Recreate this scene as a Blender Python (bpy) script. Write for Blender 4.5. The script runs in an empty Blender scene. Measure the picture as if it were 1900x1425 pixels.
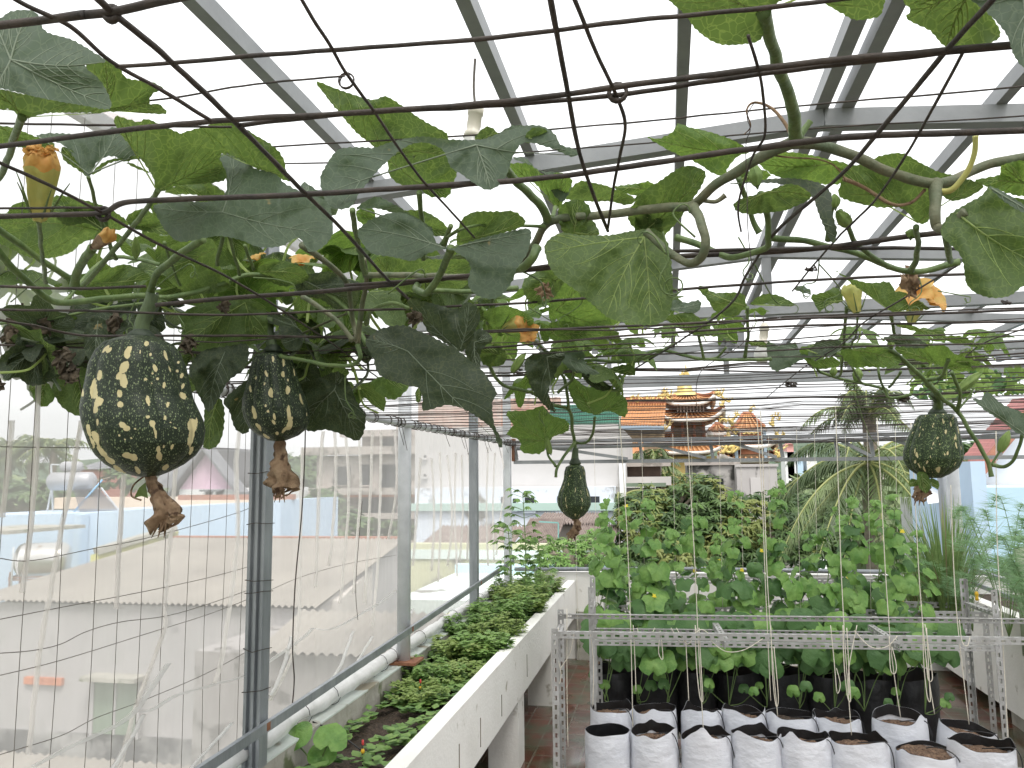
import bpy, math, random
import numpy as np
from mathutils import Vector, Matrix, noise
from mathutils.geometry import delaunay_2d_cdt
R_ = math.radians
scene = bpy.context.scene
# ---------------------------------------------------------------- camera
CAMZ = 1.75; F = 1480.0
camd = bpy.data.cameras.new('camera'); cam = bpy.data.objects.new('camera', camd)
scene.collection.objects.link(cam); scene.camera = cam
camd.sensor_width = 36; camd.lens = F/1900*36; camd.clip_start = 0.02; camd.clip_end = 4000
RM = Matrix.Rotation(R_(10.94363), 4, 'Z') @ Matrix.Rotation(R_(96.76366), 4, 'X') @ Matrix.Rotation(R_(-0.6), 4, 'Z')
cam.matrix_world = Matrix.Translation((0, 0, CAMZ)) @ RM
# ---------------------------------------------------------------- sky and sun
w = bpy.data.worlds.new('World'); scene.world = w; w.use_nodes = True
nt = w.node_tree; nt.nodes.clear()
sky = nt.nodes.new('ShaderNodeTexSky'); sky.sky_type = 'NISHITA'; sky.sun_disc = False
SUN_EL, SUN_ROT = R_(58), R_(150)
sky.sun_elevation = SUN_EL; sky.sun_rotation = SUN_ROT; sky.dust_density = 6; sky.air_density = 1.5
hs = nt.nodes.new('ShaderNodeHueSaturation'); hs.inputs['Saturation'].default_value = 0.12; hs.inputs['Value'].default_value = 1.0
tc = nt.nodes.new('ShaderNodeTexCoord'); mp = nt.nodes.new('ShaderNodeMapping'); mp.inputs['Scale'].default_value = (1, 1, 2.6)
nz = nt.nodes.new('ShaderNodeTexNoise'); nz.inputs['Scale'].default_value = 1.6; nz.inputs['Detail'].default_value = 5
cr = nt.nodes.new('ShaderNodeMapRange'); cr.inputs['From Min'].default_value = .35; cr.inputs['From Max'].default_value = .65
cr.inputs['To Min'].default_value = 0.0; cr.inputs['To Max'].default_value = .35
mx = nt.nodes.new('ShaderNodeMix'); mx.data_type = 'RGBA'; mx.inputs['B'].default_value = (6.6, 6.7, 6.8, 1)
addm = nt.nodes.new('ShaderNodeMath'); addm.operation = 'ADD'; addm.inputs[1].default_value = .5
bg = nt.nodes.new('ShaderNodeBackground'); bg.inputs['Strength'].default_value = 0.13
wo = nt.nodes.new('ShaderNodeOutputWorld')
L = nt.links.new
L(sky.outputs[0], hs.inputs['Color']); L(tc.outputs['Generated'], mp.inputs[0]); L(mp.outputs[0], nz.inputs['Vector'])
L(nz.outputs['Fac'], cr.inputs['Value']); L(cr.outputs[0], addm.inputs[0]); L(addm.outputs[0], mx.inputs['Factor'])
L(hs.outputs[0], mx.inputs['A']); L(mx.outputs['Result'], bg.inputs[0]); L(bg.outputs[0], wo.inputs[0])
sund = bpy.data.lights.new('sun', 'SUN'); sund.energy = 1.4; sund.angle = R_(18); sund.color = (1, .96, .9)
sun = bpy.data.objects.new('sun', sund); scene.collection.objects.link(sun)
sd = Vector((math.sin(SUN_ROT)*math.cos(SUN_EL), math.cos(SUN_ROT)*math.cos(SUN_EL), math.sin(SUN_EL)))
sun.rotation_euler = sd.to_track_quat('Z', 'Y').to_euler(); sun.location = (3, -3, 12)
scene.view_settings.view_transform = 'Standard'; scene.view_settings.look = 'None'
scene.view_settings.exposure = 0.95; scene.view_settings.gamma = 1
scene.cycles.max_bounces = 10; scene.cycles.transparent_max_bounces = 24
# ---------------------------------------------------------------- helpers
rnd = random.Random(7)
def ray(px, py):
    d = RM.to_3x3() @ Vector(((px-950)/F, (712.5-py)/F, -1))
    return d
def at(px, py, D):                      # the point seen at a photo pixel, D metres ahead along the terrace
    d = ray(px, py); return Vector((d.x/d.y*D, D, CAMZ + d.z/d.y*D))
def atZ(px, py, z):
    d = ray(px, py); t = (z-CAMZ)/d.z; return Vector((d.x*t, d.y*t, z))
def atX(px, py, x):
    d = ray(px, py); t = x/d.x; return Vector((x, d.y*t, CAMZ+d.z*t))
def proj(P):
    c = RM.to_3x3().transposed() @ (Vector(P)-Vector((0, 0, CAMZ))); return (950+F*c.x/-c.z, 712.5-F*c.y/-c.z)
def ZT(px, py, z=2.05): return atZ(px, py, z)

def newmat(name):
    m = bpy.data.materials.new(name); m.use_nodes = True; n = m.node_tree
    return m, n, n.nodes['Principled BSDF']
def M(name, c1, c2=None, scale=5, rough=.6, bump=0, bscale=40, metal=0, transl=0, stretch=(1, 1, 1), lo=.35, hi=.65, c3=None, s3=20, t3=.6, spec=.5, coord='Object'):
    m, n, b = newmat(name); Lk = n.links.new
    b.inputs['Roughness'].default_value = rough; b.inputs['Metallic'].default_value = metal
    b.inputs['Specular IOR Level'].default_value = spec
    t = n.nodes.new('ShaderNodeTexCoord'); p = n.nodes.new('ShaderNodeMapping'); p.inputs['Scale'].default_value = stretch
    Lk(t.outputs[coord], p.inputs[0]); col = None
    if c2:
        z = n.nodes.new('ShaderNodeTexNoise'); z.inputs['Scale'].default_value = scale; z.inputs['Detail'].default_value = 8; z.inputs['Roughness'].default_value = .65
        Lk(p.outputs[0], z.inputs['Vector'])
        r = n.nodes.new('ShaderNodeValToRGB'); r.color_ramp.elements[0].position = lo; r.color_ramp.elements[1].position = hi
        r.color_ramp.elements[0].color = (*c1, 1); r.color_ramp.elements[1].color = (*c2, 1)
        Lk(z.outputs['Fac'], r.inputs[0]); col = r.outputs[0]
        if c3:
            z3 = n.nodes.new('ShaderNodeTexNoise'); z3.inputs['Scale'].default_value = s3; z3.inputs['Detail'].default_value = 6
            Lk(p.outputs[0], z3.inputs['Vector'])
            mr = n.nodes.new('ShaderNodeMapRange'); mr.inputs['From Min'].default_value = t3; mr.inputs['From Max'].default_value = t3+.08
            Lk(z3.outputs['Fac'], mr.inputs['Value'])
            q = n.nodes.new('ShaderNodeMix'); q.data_type = 'RGBA'; q.inputs['B'].default_value = (*c3, 1)
            Lk(mr.outputs[0], q.inputs['Factor']); Lk(col, q.inputs['A']); col = q.outputs['Result']
        Lk(col, b.inputs['Base Color'])
    else: b.inputs['Base Color'].default_value = (*c1, 1)
    if bump:
        z = n.nodes.new('ShaderNodeTexNoise'); z.inputs['Scale'].default_value = bscale; z.inputs['Detail'].default_value = 5
        Lk(p.outputs[0], z.inputs['Vector']); bp = n.nodes.new('ShaderNodeBump'); bp.inputs['Strength'].default_value = bump; bp.inputs['Distance'].default_value = .01
        Lk(z.outputs['Fac'], bp.inputs['Height']); Lk(bp.outputs[0], b.inputs['Normal'])
    if transl:
        tr = n.nodes.new('ShaderNodeBsdfTranslucent'); ms = n.nodes.new('ShaderNodeMixShader'); ms.inputs[0].default_value = transl
        if col: Lk(col, tr.inputs[0])
        else: tr.inputs[0].default_value = (*c1, 1)
        Lk(b.outputs[0], ms.inputs[1]); Lk(tr.outputs[0], ms.inputs[2]); Lk(ms.outputs[0], n.nodes['Material Output'].inputs[0])
    return m
def veil(name, col, op, foldscale=None, trans=.6):    # woven net or film: part open, part translucent cloth
    m, n, b = newmat(name); Lk = n.links.new; n.nodes.remove(b)
    tp = n.nodes.new('ShaderNodeBsdfTransparent'); tl = n.nodes.new('ShaderNodeBsdfTranslucent'); df = n.nodes.new('ShaderNodeBsdfDiffuse')
    tl.inputs[0].default_value = (*col, 1); df.inputs[0].default_value = (*col, 1)
    a = n.nodes.new('ShaderNodeMixShader'); a.inputs[0].default_value = trans; c = n.nodes.new('ShaderNodeMixShader')
    Lk(df.outputs[0], a.inputs[1]); Lk(tl.outputs[0], a.inputs[2]); Lk(tp.outputs[0], c.inputs[1]); Lk(a.outputs[0], c.inputs[2])
    c.inputs[0].default_value = op
    if foldscale:
        t = n.nodes.new('ShaderNodeTexCoord'); p = n.nodes.new('ShaderNodeMapping'); p.inputs['Scale'].default_value = foldscale
        z = n.nodes.new('ShaderNodeTexNoise'); z.inputs['Scale'].default_value = 1; z.inputs['Detail'].default_value = 4
        mr = n.nodes.new('ShaderNodeMapRange'); mr.inputs['From Min'].default_value = .35; mr.inputs['From Max'].default_value = .7
        mr.inputs['To Min'].default_value = op*.85; mr.inputs['To Max'].default_value = min(1, op*1.25)
        Lk(t.outputs['Object'], p.inputs[0]); Lk(p.outputs[0], z.inputs['Vector']); Lk(z.outputs['Fac'], mr.inputs['Value']); Lk(mr.outputs[0], c.inputs[0])
    Lk(c.outputs[0], n.nodes['Material Output'].inputs[0])
    return m

class MB:
    def __init__(s): s.v = []; s.f = []; s.m = []
    def add(s, vs, fs, mi=0):
        o = len(s.v); s.v += [tuple(x) for x in vs]; s.f += [tuple(i+o for i in f) for f in fs]; s.m += [mi]*len(fs); return s
    def box(s, a, b, mi=0, M4=None):
        x0, y0, z0 = a; x1, y1, z1 = b
        vs = [Vector(p) for p in ((x0,y0,z0),(x1,y0,z0),(x1,y1,z0),(x0,y1,z0),(x0,y0,z1),(x1,y0,z1),(x1,y1,z1),(x0,y1,z1))]
        if M4: vs = [M4 @ p for p in vs]
        return s.add(vs, [(0,3,2,1),(4,5,6,7),(0,1,5,4),(1,2,6,5),(2,3,7,6),(3,0,4,7)], mi)
    def beam(s, p, q, wd, ht, mi=0, up=(0, 0, 1)):
        p = Vector(p); q = Vector(q); d = (q-p); Ln = d.length; d.normalize(); u = Vector(up); sx = d.cross(u).normalized(); u = sx.cross(d)
        M4 = Matrix.Translation(p) @ Matrix((sx, d, u)).transposed().to_4x4()
        return s.box((-wd/2, 0, -ht/2), (wd/2, Ln, ht/2), mi, M4)
    def tube(s, pts, r, n=8, mi=0, caps=True, squash=1):
        pts = [Vector(p) for p in pts]; k = len(pts)
        if not hasattr(r, '__len__'): r = [r]*k
        vs = []; fs = []; prev = None
        for i, p in enumerate(pts):
            t = (pts[min(i+1, k-1)]-pts[max(i-1, 0)])
            if t.length < 1e-9: t = Vector((0, 0, 1))
            t.normalize()
            if prev is None:
                a = Vector((0, 0, 1)) if abs(t.z) < .9 else Vector((1, 0, 0)); u = t.cross(a).normalized()
            else:
                u = prev - t*prev.dot(t)
                if u.length < 1e-6: u = t.orthogonal()
                u.normalize()
            prev = u; v = t.cross(u)
            for j in range(n):
                an = 2*math.pi*j/n; vs.append(p+(u*math.cos(an)+v*math.sin(an)*squash)*r[i])
        for i in range(k-1):
            for j in range(n):
                a = i*n+j; b = i*n+(j+1) % n; fs.append((a, b, b+n, a+n))
        if caps: fs.append(tuple(range(n-1, -1, -1))); fs.append(tuple(range((k-1)*n, k*n)))
        return s.add(vs, fs, mi)
    def lathe(s, prof, c=(0, 0, 0), n=24, mi=0, axis='Z'):
        vs = []; fs = []; c = Vector(c)
        for r, z in prof:
            for j in range(n):
                a = 2*math.pi*j/n
                p = (r*math.cos(a), r*math.sin(a), z)
                if axis == 'X': p = (z, p[0], p[1])
                if axis == 'Y': p = (p[0], z, p[1])
                vs.append(c+Vector(p))
        for i in range(len(prof)-1):
            for j in range(n):
                a = i*n+j; b = i*n+(j+1) % n; fs.append((a, b, b+n, a+n))
        return s.add(vs, fs, mi)
    def quad(s, *p, mi=0): return s.add(p, [tuple(range(len(p)))], mi)
    def build(s, name, mats, parent=None, smooth=False, uv=None):
        me = bpy.data.meshes.new(name); me.from_pydata(s.v, [], s.f)
        if not isinstance(mats, (list, tuple)): mats = [mats]
        for m in mats: me.materials.append(m)
        if len(mats) > 1: me.polygons.foreach_set('material_index', s.m)
        if smooth: me.polygons.foreach_set('use_smooth', [True]*len(me.polygons))
        if uv:
            l = me.uv_layers.new(name='UVMap'); vi = [0]*len(me.loops); me.loops.foreach_get('vertex_index', vi)
            l.data.foreach_set('uv', [c for i in vi for c in uv[i]])
        me.update(); o = bpy.data.objects.new(name, me); scene.collection.objects.link(o)
        if parent: attach(o, parent)
        return o
def attach(o, parent):
    o.parent = parent
    if parent.parent is None: o.matrix_parent_inverse = Matrix.Translation(-Vector(parent.location))
def tag(o, label, cat, group=None):
    o['label'] = label; o['category'] = cat
    if group: o['group'] = group
    return o
def thing(name, label, cat, loc=(0, 0, 0), group=None):
    o = bpy.data.objects.new(name, None); scene.collection.objects.link(o); o.location = loc; o.empty_display_size = .1
    return tag(o, label, cat, group)
def struct(name, mb, mat, smooth=False):
    o = mb.build(name, mat, None, smooth); o['kind'] = 'structure'; return o
def copy_tree(o, parent=None):
    c = o.copy(); scene.collection.objects.link(c); c.parent = parent
    for ch in list(o.children): copy_tree(ch, c)
    return c
def curve(pts, n=6):                    # Catmull-Rom through points
    P = [Vector(p) for p in pts]; out = []
    if len(P) < 3:
        return [P[0].lerp(P[-1], i/n) for i in range(n+1)]
    for i in range(len(P)-1):
        a = P[max(i-1, 0)]; b = P[i]; c = P[i+1]; d = P[min(i+2, len(P)-1)]
        for k in range(n):
            t = k/n; out.append(.5*((2*b)+(c-a)*t+(2*a-5*b+4*c-d)*t*t+(3*b-a-3*c+d)*t*t*t))
    out.append(P[-1]); return out
def nv(p, s=1.0): return noise.noise(Vector(p)*s)
# ---------------------------------------------------------------- materials
m_white = M('white_paint', (.84, .83, .79), (.72, .71, .66), 2.2, .75, .25, 60, lo=.45, hi=.8, c3=(.40, .37, .30), s3=7, t3=.66)
m_steel = M('grey_box_steel', (.31, .32, .33), (.25, .26, .27), 6, .55, .05, 60, metal=.25)
m_galv = M('galvanised_steel', (.34, .36, .38), (.22, .24, .255), 14, .45, .1, 80, metal=.55, stretch=(1, 1, .2))
m_pipe = M('pale_pipe', (.60, .62, .64), (.48, .50, .52), 8, .4, .05, 60)
m_wire = M('dark_wire', (.022, .018, .016), (.07, .052, .042), 30, .65, .2, 300)
m_mesh = M('mesh_wire', (.12, .11, .10), (.2, .18, .16), 30, .5, metal=.4)
m_slot = M('slotted_angle_steel', (.46, .46, .455), (.30, .295, .28), 15, .45, metal=.35)
m_rust = M('rust', (.16, .06, .03), (.28, .13, .07), 20, .85)
m_conc = M('rough_concrete', (.42, .40, .35), (.28, .27, .23), 6, .9, .6, 25, c3=(.12, .14, .07), s3=7, t3=.58)
m_soil = M('dark_soil', (.022, .016, .011), (.075, .052, .036), 70, .95, 1.0, 60, c3=(.14, .10, .07), s3=90, t3=.62)
m_netw = veil('net_cloth', (.95, .92, .90), .36, (3.2, 3.2, .9), trans=.8)
m_netf = veil('net_fold', (.98, .94, .90), .5, (60, 60, 3), trans=.85)
m_netd = veil('net_hem', (.98, .97, .96), .6, trans=.6)
m_roof = veil('roof_film', (.93, .94, .95), .50, (.6, 3, 1), trans=.8)
m_plast = M('white_plastic_film', (.72, .72, .71), (.55, .55, .54), 9, .4, .5, 18)
m_bark = M('bark', (.16, .13, .10), (.27, .23, .18), 10, .9, .8, 30)
m_string = M('cotton_string', (.74, .70, .60), (.6, .56, .46), 60, .9)
m_black = M('black_plastic', (.014, .014, .016), (.03, .03, .032), 12, .5, .5, 20)

# ---------------------------------------------------------------- ground and far land
GZ = -8.0
gm = M('far_ground', (.10, .13, .06), (.20, .18, .13), .05, .95, c3=(.05, .09, .03), s3=.3, t3=.5)
struct('ground', MB().quad((-3000, -300, GZ), (3000, -300, GZ), (3000, 3500, GZ), (-3000, 3500, GZ)), gm)
def ridge(name, y, hts, mat, x0, x1):
    mb = MB(); n = 90; vs = []; fs = []
    for j in range(5):
        for i in range(n+1):
            t = i/n; x = x0+(x1-x0)*t; h = (hts(t)+5*nv((t*25, j*3.1, y), 1)+2.5*nv((t*90, j, y), 1))
            k = (0, .5, .85, 1, .7)[j]; vs.append((x, y+j*45, GZ+(h-GZ)*k))
    for j in range(4):
        for i in range(n): a = j*(n+1)+i; fs.append((a, a+1, a+n+2, a+n+1))
    struct(name, mb.add(vs, fs), mat, True)
m_hill = M('hill_woods', (.055, .085, .055), (.10, .14, .09), .09, 1, c3=(.20, .23, .20), s3=.25, t3=.66)
ridge('hill', 700, lambda t: 30+5*math.sin(t*9+1)+4*math.sin(t*23), m_hill, -1400, 900)
# ---------------------------------------------------------------- terrace floor
m, n, b = newmat('terrace_tiles'); Lk = n.links.new
t = n.nodes.new('ShaderNodeTexCoord'); br = n.nodes.new('ShaderNodeTexBrick'); br.offset = .5
br.inputs['Color1'].default_value = (.14, .050, .030, 1); br.inputs['Color2'].default_value = (.085, .034, .024, 1); br.inputs['Mortar'].default_value = (.15, .13, .10, 1)
br.inputs['Scale'].default_value = 1; br.inputs['Mortar Size'].default_value = .006; br.inputs['Brick Width'].default_value = .3; br.inputs['Row Height'].default_value = .15
mpp = n.nodes.new('ShaderNodeMapping'); mpp.inputs['Rotation'].default_value = (0, 0, R_(90)); Lk(t.outputs['Object'], mpp.inputs[0]); Lk(mpp.outputs[0], br.inputs['Vector'])
z = n.nodes.new('ShaderNodeTexNoise'); z.inputs['Scale'].default_value = 3.5; z.inputs['Detail'].default_value = 9; z.inputs['Roughness'].default_value = .7; Lk(t.outputs['Object'], z.inputs['Vector'])
mr = n.nodes.new('ShaderNodeMapRange'); mr.inputs['From Min'].default_value = .44; mr.inputs['From Max'].default_value = .60; Lk(z.outputs['Fac'], mr.inputs['Value'])
q = n.nodes.new('ShaderNodeMix'); q.data_type = 'RGBA'; q.inputs['B'].default_value = (.075, .085, .05, 1); Lk(mr.outputs[0], q.inputs['Factor']); Lk(br.outputs['Color'], q.inputs['A']); Lk(q.outputs['Result'], b.inputs['Base Color'])
z2 = n.nodes.new('ShaderNodeTexNoise'); z2.inputs['Scale'].default_value = 1.4; Lk(t.outputs['Object'], z2.inputs['Vector'])
mr2 = n.nodes.new('ShaderNodeMapRange'); mr2.inputs['From Min'].default_value = .45; mr2.inputs['From Max'].default_value = .6; mr2.inputs['To Min'].default_value = .12; mr2.inputs['To Max'].default_value = .6
Lk(z2.outputs['Fac'], mr2.inputs['Value']); Lk(mr2.outputs[0], b.inputs['Roughness'])
struct('floor', MB().box((-1.62, -2, -.25), (3.6, 8.2, 0)), m)
struct('lower_building', MB().box((-1.60, -2, GZ), (3.58, 8.15, -.252)), M('terrace_block', (.55, .54, .5), (.4, .39, .36), 1, .8))

# ---------------------------------------------------------------- planters
WX = -.928                               # outer face of the left planter wall
pl = thing('planter', 'long raised white concrete planter on the left with herbs and dark soil', 'planter', (WX, 3, 0))
mb = MB(); mb.box((WX-.076, -1.5, .42), (WX, 7.98, .755)); mb.build('wall', m_white, pl)
mb = MB(); mb.box((-1.60, -1.5, .34), (WX-.078, 7.98, .42)); mb.build('base_slab', m_white, pl)
for y in (1.9, 3.45, 4.95, 6.35):
    MB().box((WX-.20, y, 0), (WX-.012, y+.2, .419)).build('leg', m_white, pl)
mb = MB()
mb.box((-1.60, -1.5, 0), (-1.438, 7.98, .752)); mb.build('kerb', m_conc, pl); MB().box((-1.601, -1.5, .7525), (-1.436, 7.98, .760)).build('coping', M('pale_mint_coping', (.62, .68, .64), (.46, .48, .44), 3, .8, .3, 40, c3=(.3, .27, .2), s3=6, t3=.56), pl)
for y in (2.4, 2.72, 3.1, 3.5, 3.9, 4.4, 5.2):
    MB().box((WX-.002, y, .47+rnd.random()*.05), (WX+.0025, y+.008, .58+rnd.random()*.06)).build('stain', M('stain', (.2, .17, .13)), pl)
vs = []; fs = []; nx, ny = 14, 220
for j in range(ny+1):
    for i in range(nx+1):
        x = -1.439+i/nx*(1.439+WX-.077); y = -1.4+j/ny*9.35; vs.append((x, y, .635+.025*nv((x*7, y*7, 1))+.012*nv((x*30, y*30, 5))))
for j in range(ny):
    for i in range(nx): a = j*(nx+1)+i; fs.append((a, a+1, a+nx+2, a+nx+1))
MB().add(vs, fs).build('soil', m_soil, pl, True)
# right planter: wall runs slightly inwards
ra = Vector((2.36, 2.6, 0)); rb_ = Vector((2.50, 7.62, 0))
pr_ = thing('planter', 'white raised planter wall on the right below the lemongrass clump', 'planter', (2.5, 5, 0))
def slant(x0, x1, z0, z1, mat, nm, y0=-1, y1=7.98, xo=0):
    MB().add([(x, y, z) for z in (z0, z1) for (x, y) in ((x0, y0), (x1, y0), (x1+xo, y1), (x0+xo, y1))],
             [(0,3,2,1),(4,5,6,7),(0,1,5,4),(1,2,6,5),(2,3,7,6),(3,0,4,7)]).build(nm, mat, pr_)
slant(2.315, 2.415, .10, .775, m_white, 'wall', xo=-.02)
slant(2.417, 3.5, .5, .68, m_soil, 'soil', xo=-.02)
slant(3.5, 3.58, 0, .86, m_white, 'outer_wall')
slant(2.417, 3.3, .1, .49, m_conc, 'base_slab', xo=-.02)
for y in (3.6, 4.9, 6.2): MB().box((2.32, y, 0), (2.6, y+.22, .098)).build('leg', m_conc, pr_)
bw = thing('parapet', 'low white parapet wall across the far end of the terrace', 'wall', (.5, 7.7, 0))
MB().box((-1.34, 8.0, 0), (3.5, 8.12, at(1300, 1064, 8.0).z)).build('wall', m_white, bw)
MB().box((WX+.002, 7.96, 0), (-.5, 7.998, .45)).build('plinth', m_conc, bw)
t = tag(MB().tube([at(955, 1056, 7.97), at(1300, 1056, 7.97), (3.45, 7.97, at(1800, 1064, 7.97).z)], .02, 10).build('railing', m_galv, None, True), 'grey pipe handrail running along the top of the far parapet', 'railing')

# ---------------------------------------------------------------- steel frame
def zr(x): return 2.952-.075*abs(x-.54)
frames = (-.6, 1.06, 2.67, 4.27, 5.83, 7.28)
fr = thing('greenhouse_frame', 'grey box steel frame holding the clear roof sheet over the terrace', 'frame', (.5, 4, 0))
for k, x in enumerate((-1.62, -1.03, -.44, .08, .535, .615, 1.07, 1.56, 2.05, 2.5, 3.0, 3.5)):
    w_ = .035 if x not in (.535, .615) else .042
    MB().beam((x, -1.6, zr(x)+.02), (x, 7.95, zr(x)+.02), w_, .05).build('purlin', m_steel, fr)
for y in frames:
    MB().beam((-1.62, y, zr(-1.62)-.035), (.54, y, 2.917), .05, .058).build('rafter', m_steel, fr)
    MB().beam((.541, y, 2.917), (3.56, y, zr(3.56)-.035), .05, .058).build('rafter', m_steel, fr)
    if y > 4:
        MB().beam((-1.5, y, 2.61), (3.5, y, 2.61), .05, .055 if y < 7 else .095).build('tie_beam', m_steel, fr)
        for x in (-.5, .54, 1.58, 2.6): MB().beam((x, y, 2.66), (x, y, zr(x)-.066), .045, .045, up=(0, 1, 0)).build('king_post', m_steel, fr)
# end truss
def seg(a, b, w_=.032): MB().beam(a, b, w_, w_).build('truss_bar', m_steel, et)
et = thing('truss', 'light steel lattice truss spanning the far end below the roof', 'truss', (.5, 7.4, 2))
A = [at(950, 822, 7.4), at(1900, 800, 7.4)]; B = [at(950, 858, 7.4), at(1900, 848, 7.4)]
def ln(P, x): t = (x-P[0].x)/(P[1].x-P[0].x); return P[0].lerp(P[1], t)
for P in (A, B): seg(ln(P, -1.42), ln(P, 3.5))
xs = [-1.40, -.69, .35+.0, .98, 1.45, 1.95, 2.6, 3.4]
for i, px in enumerate((955, 1187, 1318, 1447, 1550, 1615, 1750, 1850)):
    d = at(px, 830, 7.4).x; seg(ln(A, d)-Vector((0, 0, .018)), ln(B, d)+Vector((.02, 0, .018)), .028)
for a_, b_ in ((985, 1165), (1195, 1310), (1345, 1440), (1550, 1615), (1640, 1745)):
    seg(ln(A, at(a_, 830, 7.4).x)-Vector((0, .03, .02)), ln(B, at(b_, 850, 7.4).x)+Vector((0, -.03, .02)), .028)
# columns
def chan(x, y, z0, z1, nm, lab):
    o = thing(nm, lab, 'post', (x, y, z0)); mb = MB(); w2 = .032
    prof = [(-.032, .03), (-.032, -.03), (-.021, -.03), (-.017, -.016), (-.008, -.016), (-.004, -.03), (.006, -.03), (.010, -.016), (.018, -.016), (.022, -.03), (.032, -.03), (.032, .03)]
    vs = [(x+a, y+b_, z) for z in (z0, z1) for a, b_ in prof]; k = len(prof)
    fs = [(i, (i+1) % k, (i+1) % k+k, i+k) for i in range(k)]+[tuple(range(k-1, -1, -1)), tuple(range(k, 2*k))]
    mb.add(vs, fs).build('channel', m_galv, o)
    for z in (1.02, 1.16, 1.36, 1.40, 1.60, 1.78):
        pts = [(x+a*.036, y+b_*.036-.0, z+rnd.uniform(-.006, .006)) for a, b_ in ((-1, 1), (-1, -.95), (0, -1.0), (1, -.9), (1, 1))]
        MB().tube(pts, .0014, 5).build('wire_tie', m_wire, o)
    return o
chan(-1.452, 2.695, .76, 2.80, 'post', 'galvanised channel post with wire ties behind the second pumpkin')
t = thing('post', 'thick pale round post behind the netting, foot on a rusty plate', 'post', (-1.45, 4.30, .76))
MB().tube([(-1.45, 4.30, .775), (-1.45, 4.30, 2.80)], .037, 20).build('tube', m_pipe, t, True)
MB().box((-1.52, 4.22, .762), (-1.36, 4.38, .776)).build('foot_plate', m_rust, t)
t = thing('post', 'third post of square grey steel along the net wall', 'post', (-1.45, 5.93, .76))
MB().box((-1.48, 5.90, .76), (-1.42, 5.96, 2.80)).build('tube', m_galv, t); MB().box((-1.5, 5.87, .762), (-1.4, 5.99, .77)).build('foot_plate', m_galv, t)
t = thing('post', 'corner post wrapped in net at the far left end', 'post', (-1.46, 7.4, .76))
MB().box((-1.50, 7.28, .76), (-1.435, 7.345, 2.80)).build('tube', m_pipe, t); MB().box((-1.434, 7.36, at(960, 850, 7.4).z-.03), (-1.41, 7.45, at(960, 820, 7.4).z+.03)).build('bracket', m_rust, t)
for i, (px_, D_, r_, lab, mm) in enumerate(((1767, 7.9, .055, 'round white post standing behind the lemongrass', m_pipe), (1748, 8.3, .045, 'blue grey post beside the round white post at right', m_galv))):
    p = at(px_, 880, D_); t = thing('post', lab, 'post', (p.x, p.y, -.25)); MB().tube([(p.x, p.y, -.25), (p.x, p.y, 2.6)], r_, 20).build('tube', mm, t, True)
    MB().lathe([(r_*1.5, -.25), (r_*1.5, -.2), (r_, -.2)], (p.x, p.y, 0)).build('collar', mm, t)
for y in (4.38, 5.96, 7.45):
    t = thing('post', {4.38: 'nearest grey post of the right side row', 5.96: 'middle grey post of the right side row', 7.45: 'farthest grey post of the right side row'}[y], 'post', (3.5, y, .86))
    MB().box((3.47, y-.03, .862), (3.53, y+.03, 2.76)).build('tube', m_galv, t); MB().box((3.44, y-.06, .861), (3.56, y+.06, .87)).build('foot_plate', m_galv, t)

# roof film
vs = []; fs = []
for j in range(45):
    for i in range(27):
        x = -1.75+i/26*5.4; y = -1.7+j/44*9.7; vs.append((x, y, zr(x)+.052+.012*nv((x*2.2, y*2.2, 3))))
for j in range(44):
    for i in range(26): a = j*27+i; fs.append((a, a+1, a+28, a+27))
tag(MB().add(vs, fs).build('roof_sheet', m_roof, None, True), 'translucent white sheet stretched over the roof frame', 'roof sheet')

# ---------------------------------------------------------------- left net wall
nl = thing('net_curtain', 'sheer white insect net hanging in folds along the left side', 'net', (-1.53, 3, .78))
vs = []; fs = []; ny, nz_ = 420, 26
def netx(y, z): return -1.535-.018*nv((y*6, z*.8, 2))-.01*nv((y*18, z*1.3, 6))*(1.2-abs(z-1.8)*.4)
for j in range(ny+1):
    for k in range(nz_+1):
        y = -1.5+j/ny*8.88; z = .78+k/nz_*2.05; vs.append((netx(y, z), y, z))
for j in range(ny):
    for k in range(nz_): a = j*(nz_+1)+k; fs.append((a, a+1, a+nz_+2, a+nz_+1))
MB().add(vs, fs).build('cloth', m_netw, nl, True)
def ribbon(px, wpx, mat, nm='fold', X=-1.50):
    c = curve([atX(a, b, X) for a, b in px], 8); mb = MB(); vs = []; k = len(c)
    for i, p in enumerate(c):
        t_ = c[min(i+1, k-1)]-c[max(i-1, 0)]; s_ = Vector((0, -t_.z, t_.y)).normalized(); wd = wpx/1480*p.y*.5*(.75+.5*abs(nv((p.z*5, wpx, p.y))))*(1 if mat is not m_netd else .62)*(.04+min(1, math.sin(math.pi*i/(k-1))*2.2)**.8)
        for q_, o in ((-1, 0), (-.3, .012), (.4, -.006), (1, 0)): v = p+s_*wd*q_; v.x += o+.004*nv(v*20); vs.append(v)
    mb.add(vs, [(i*4+j, i*4+j+1, i*4+j+5, i*4+j+4) for i in range(k-1) for j in range(3)]).build(nm, mat, nl, True)
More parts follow.
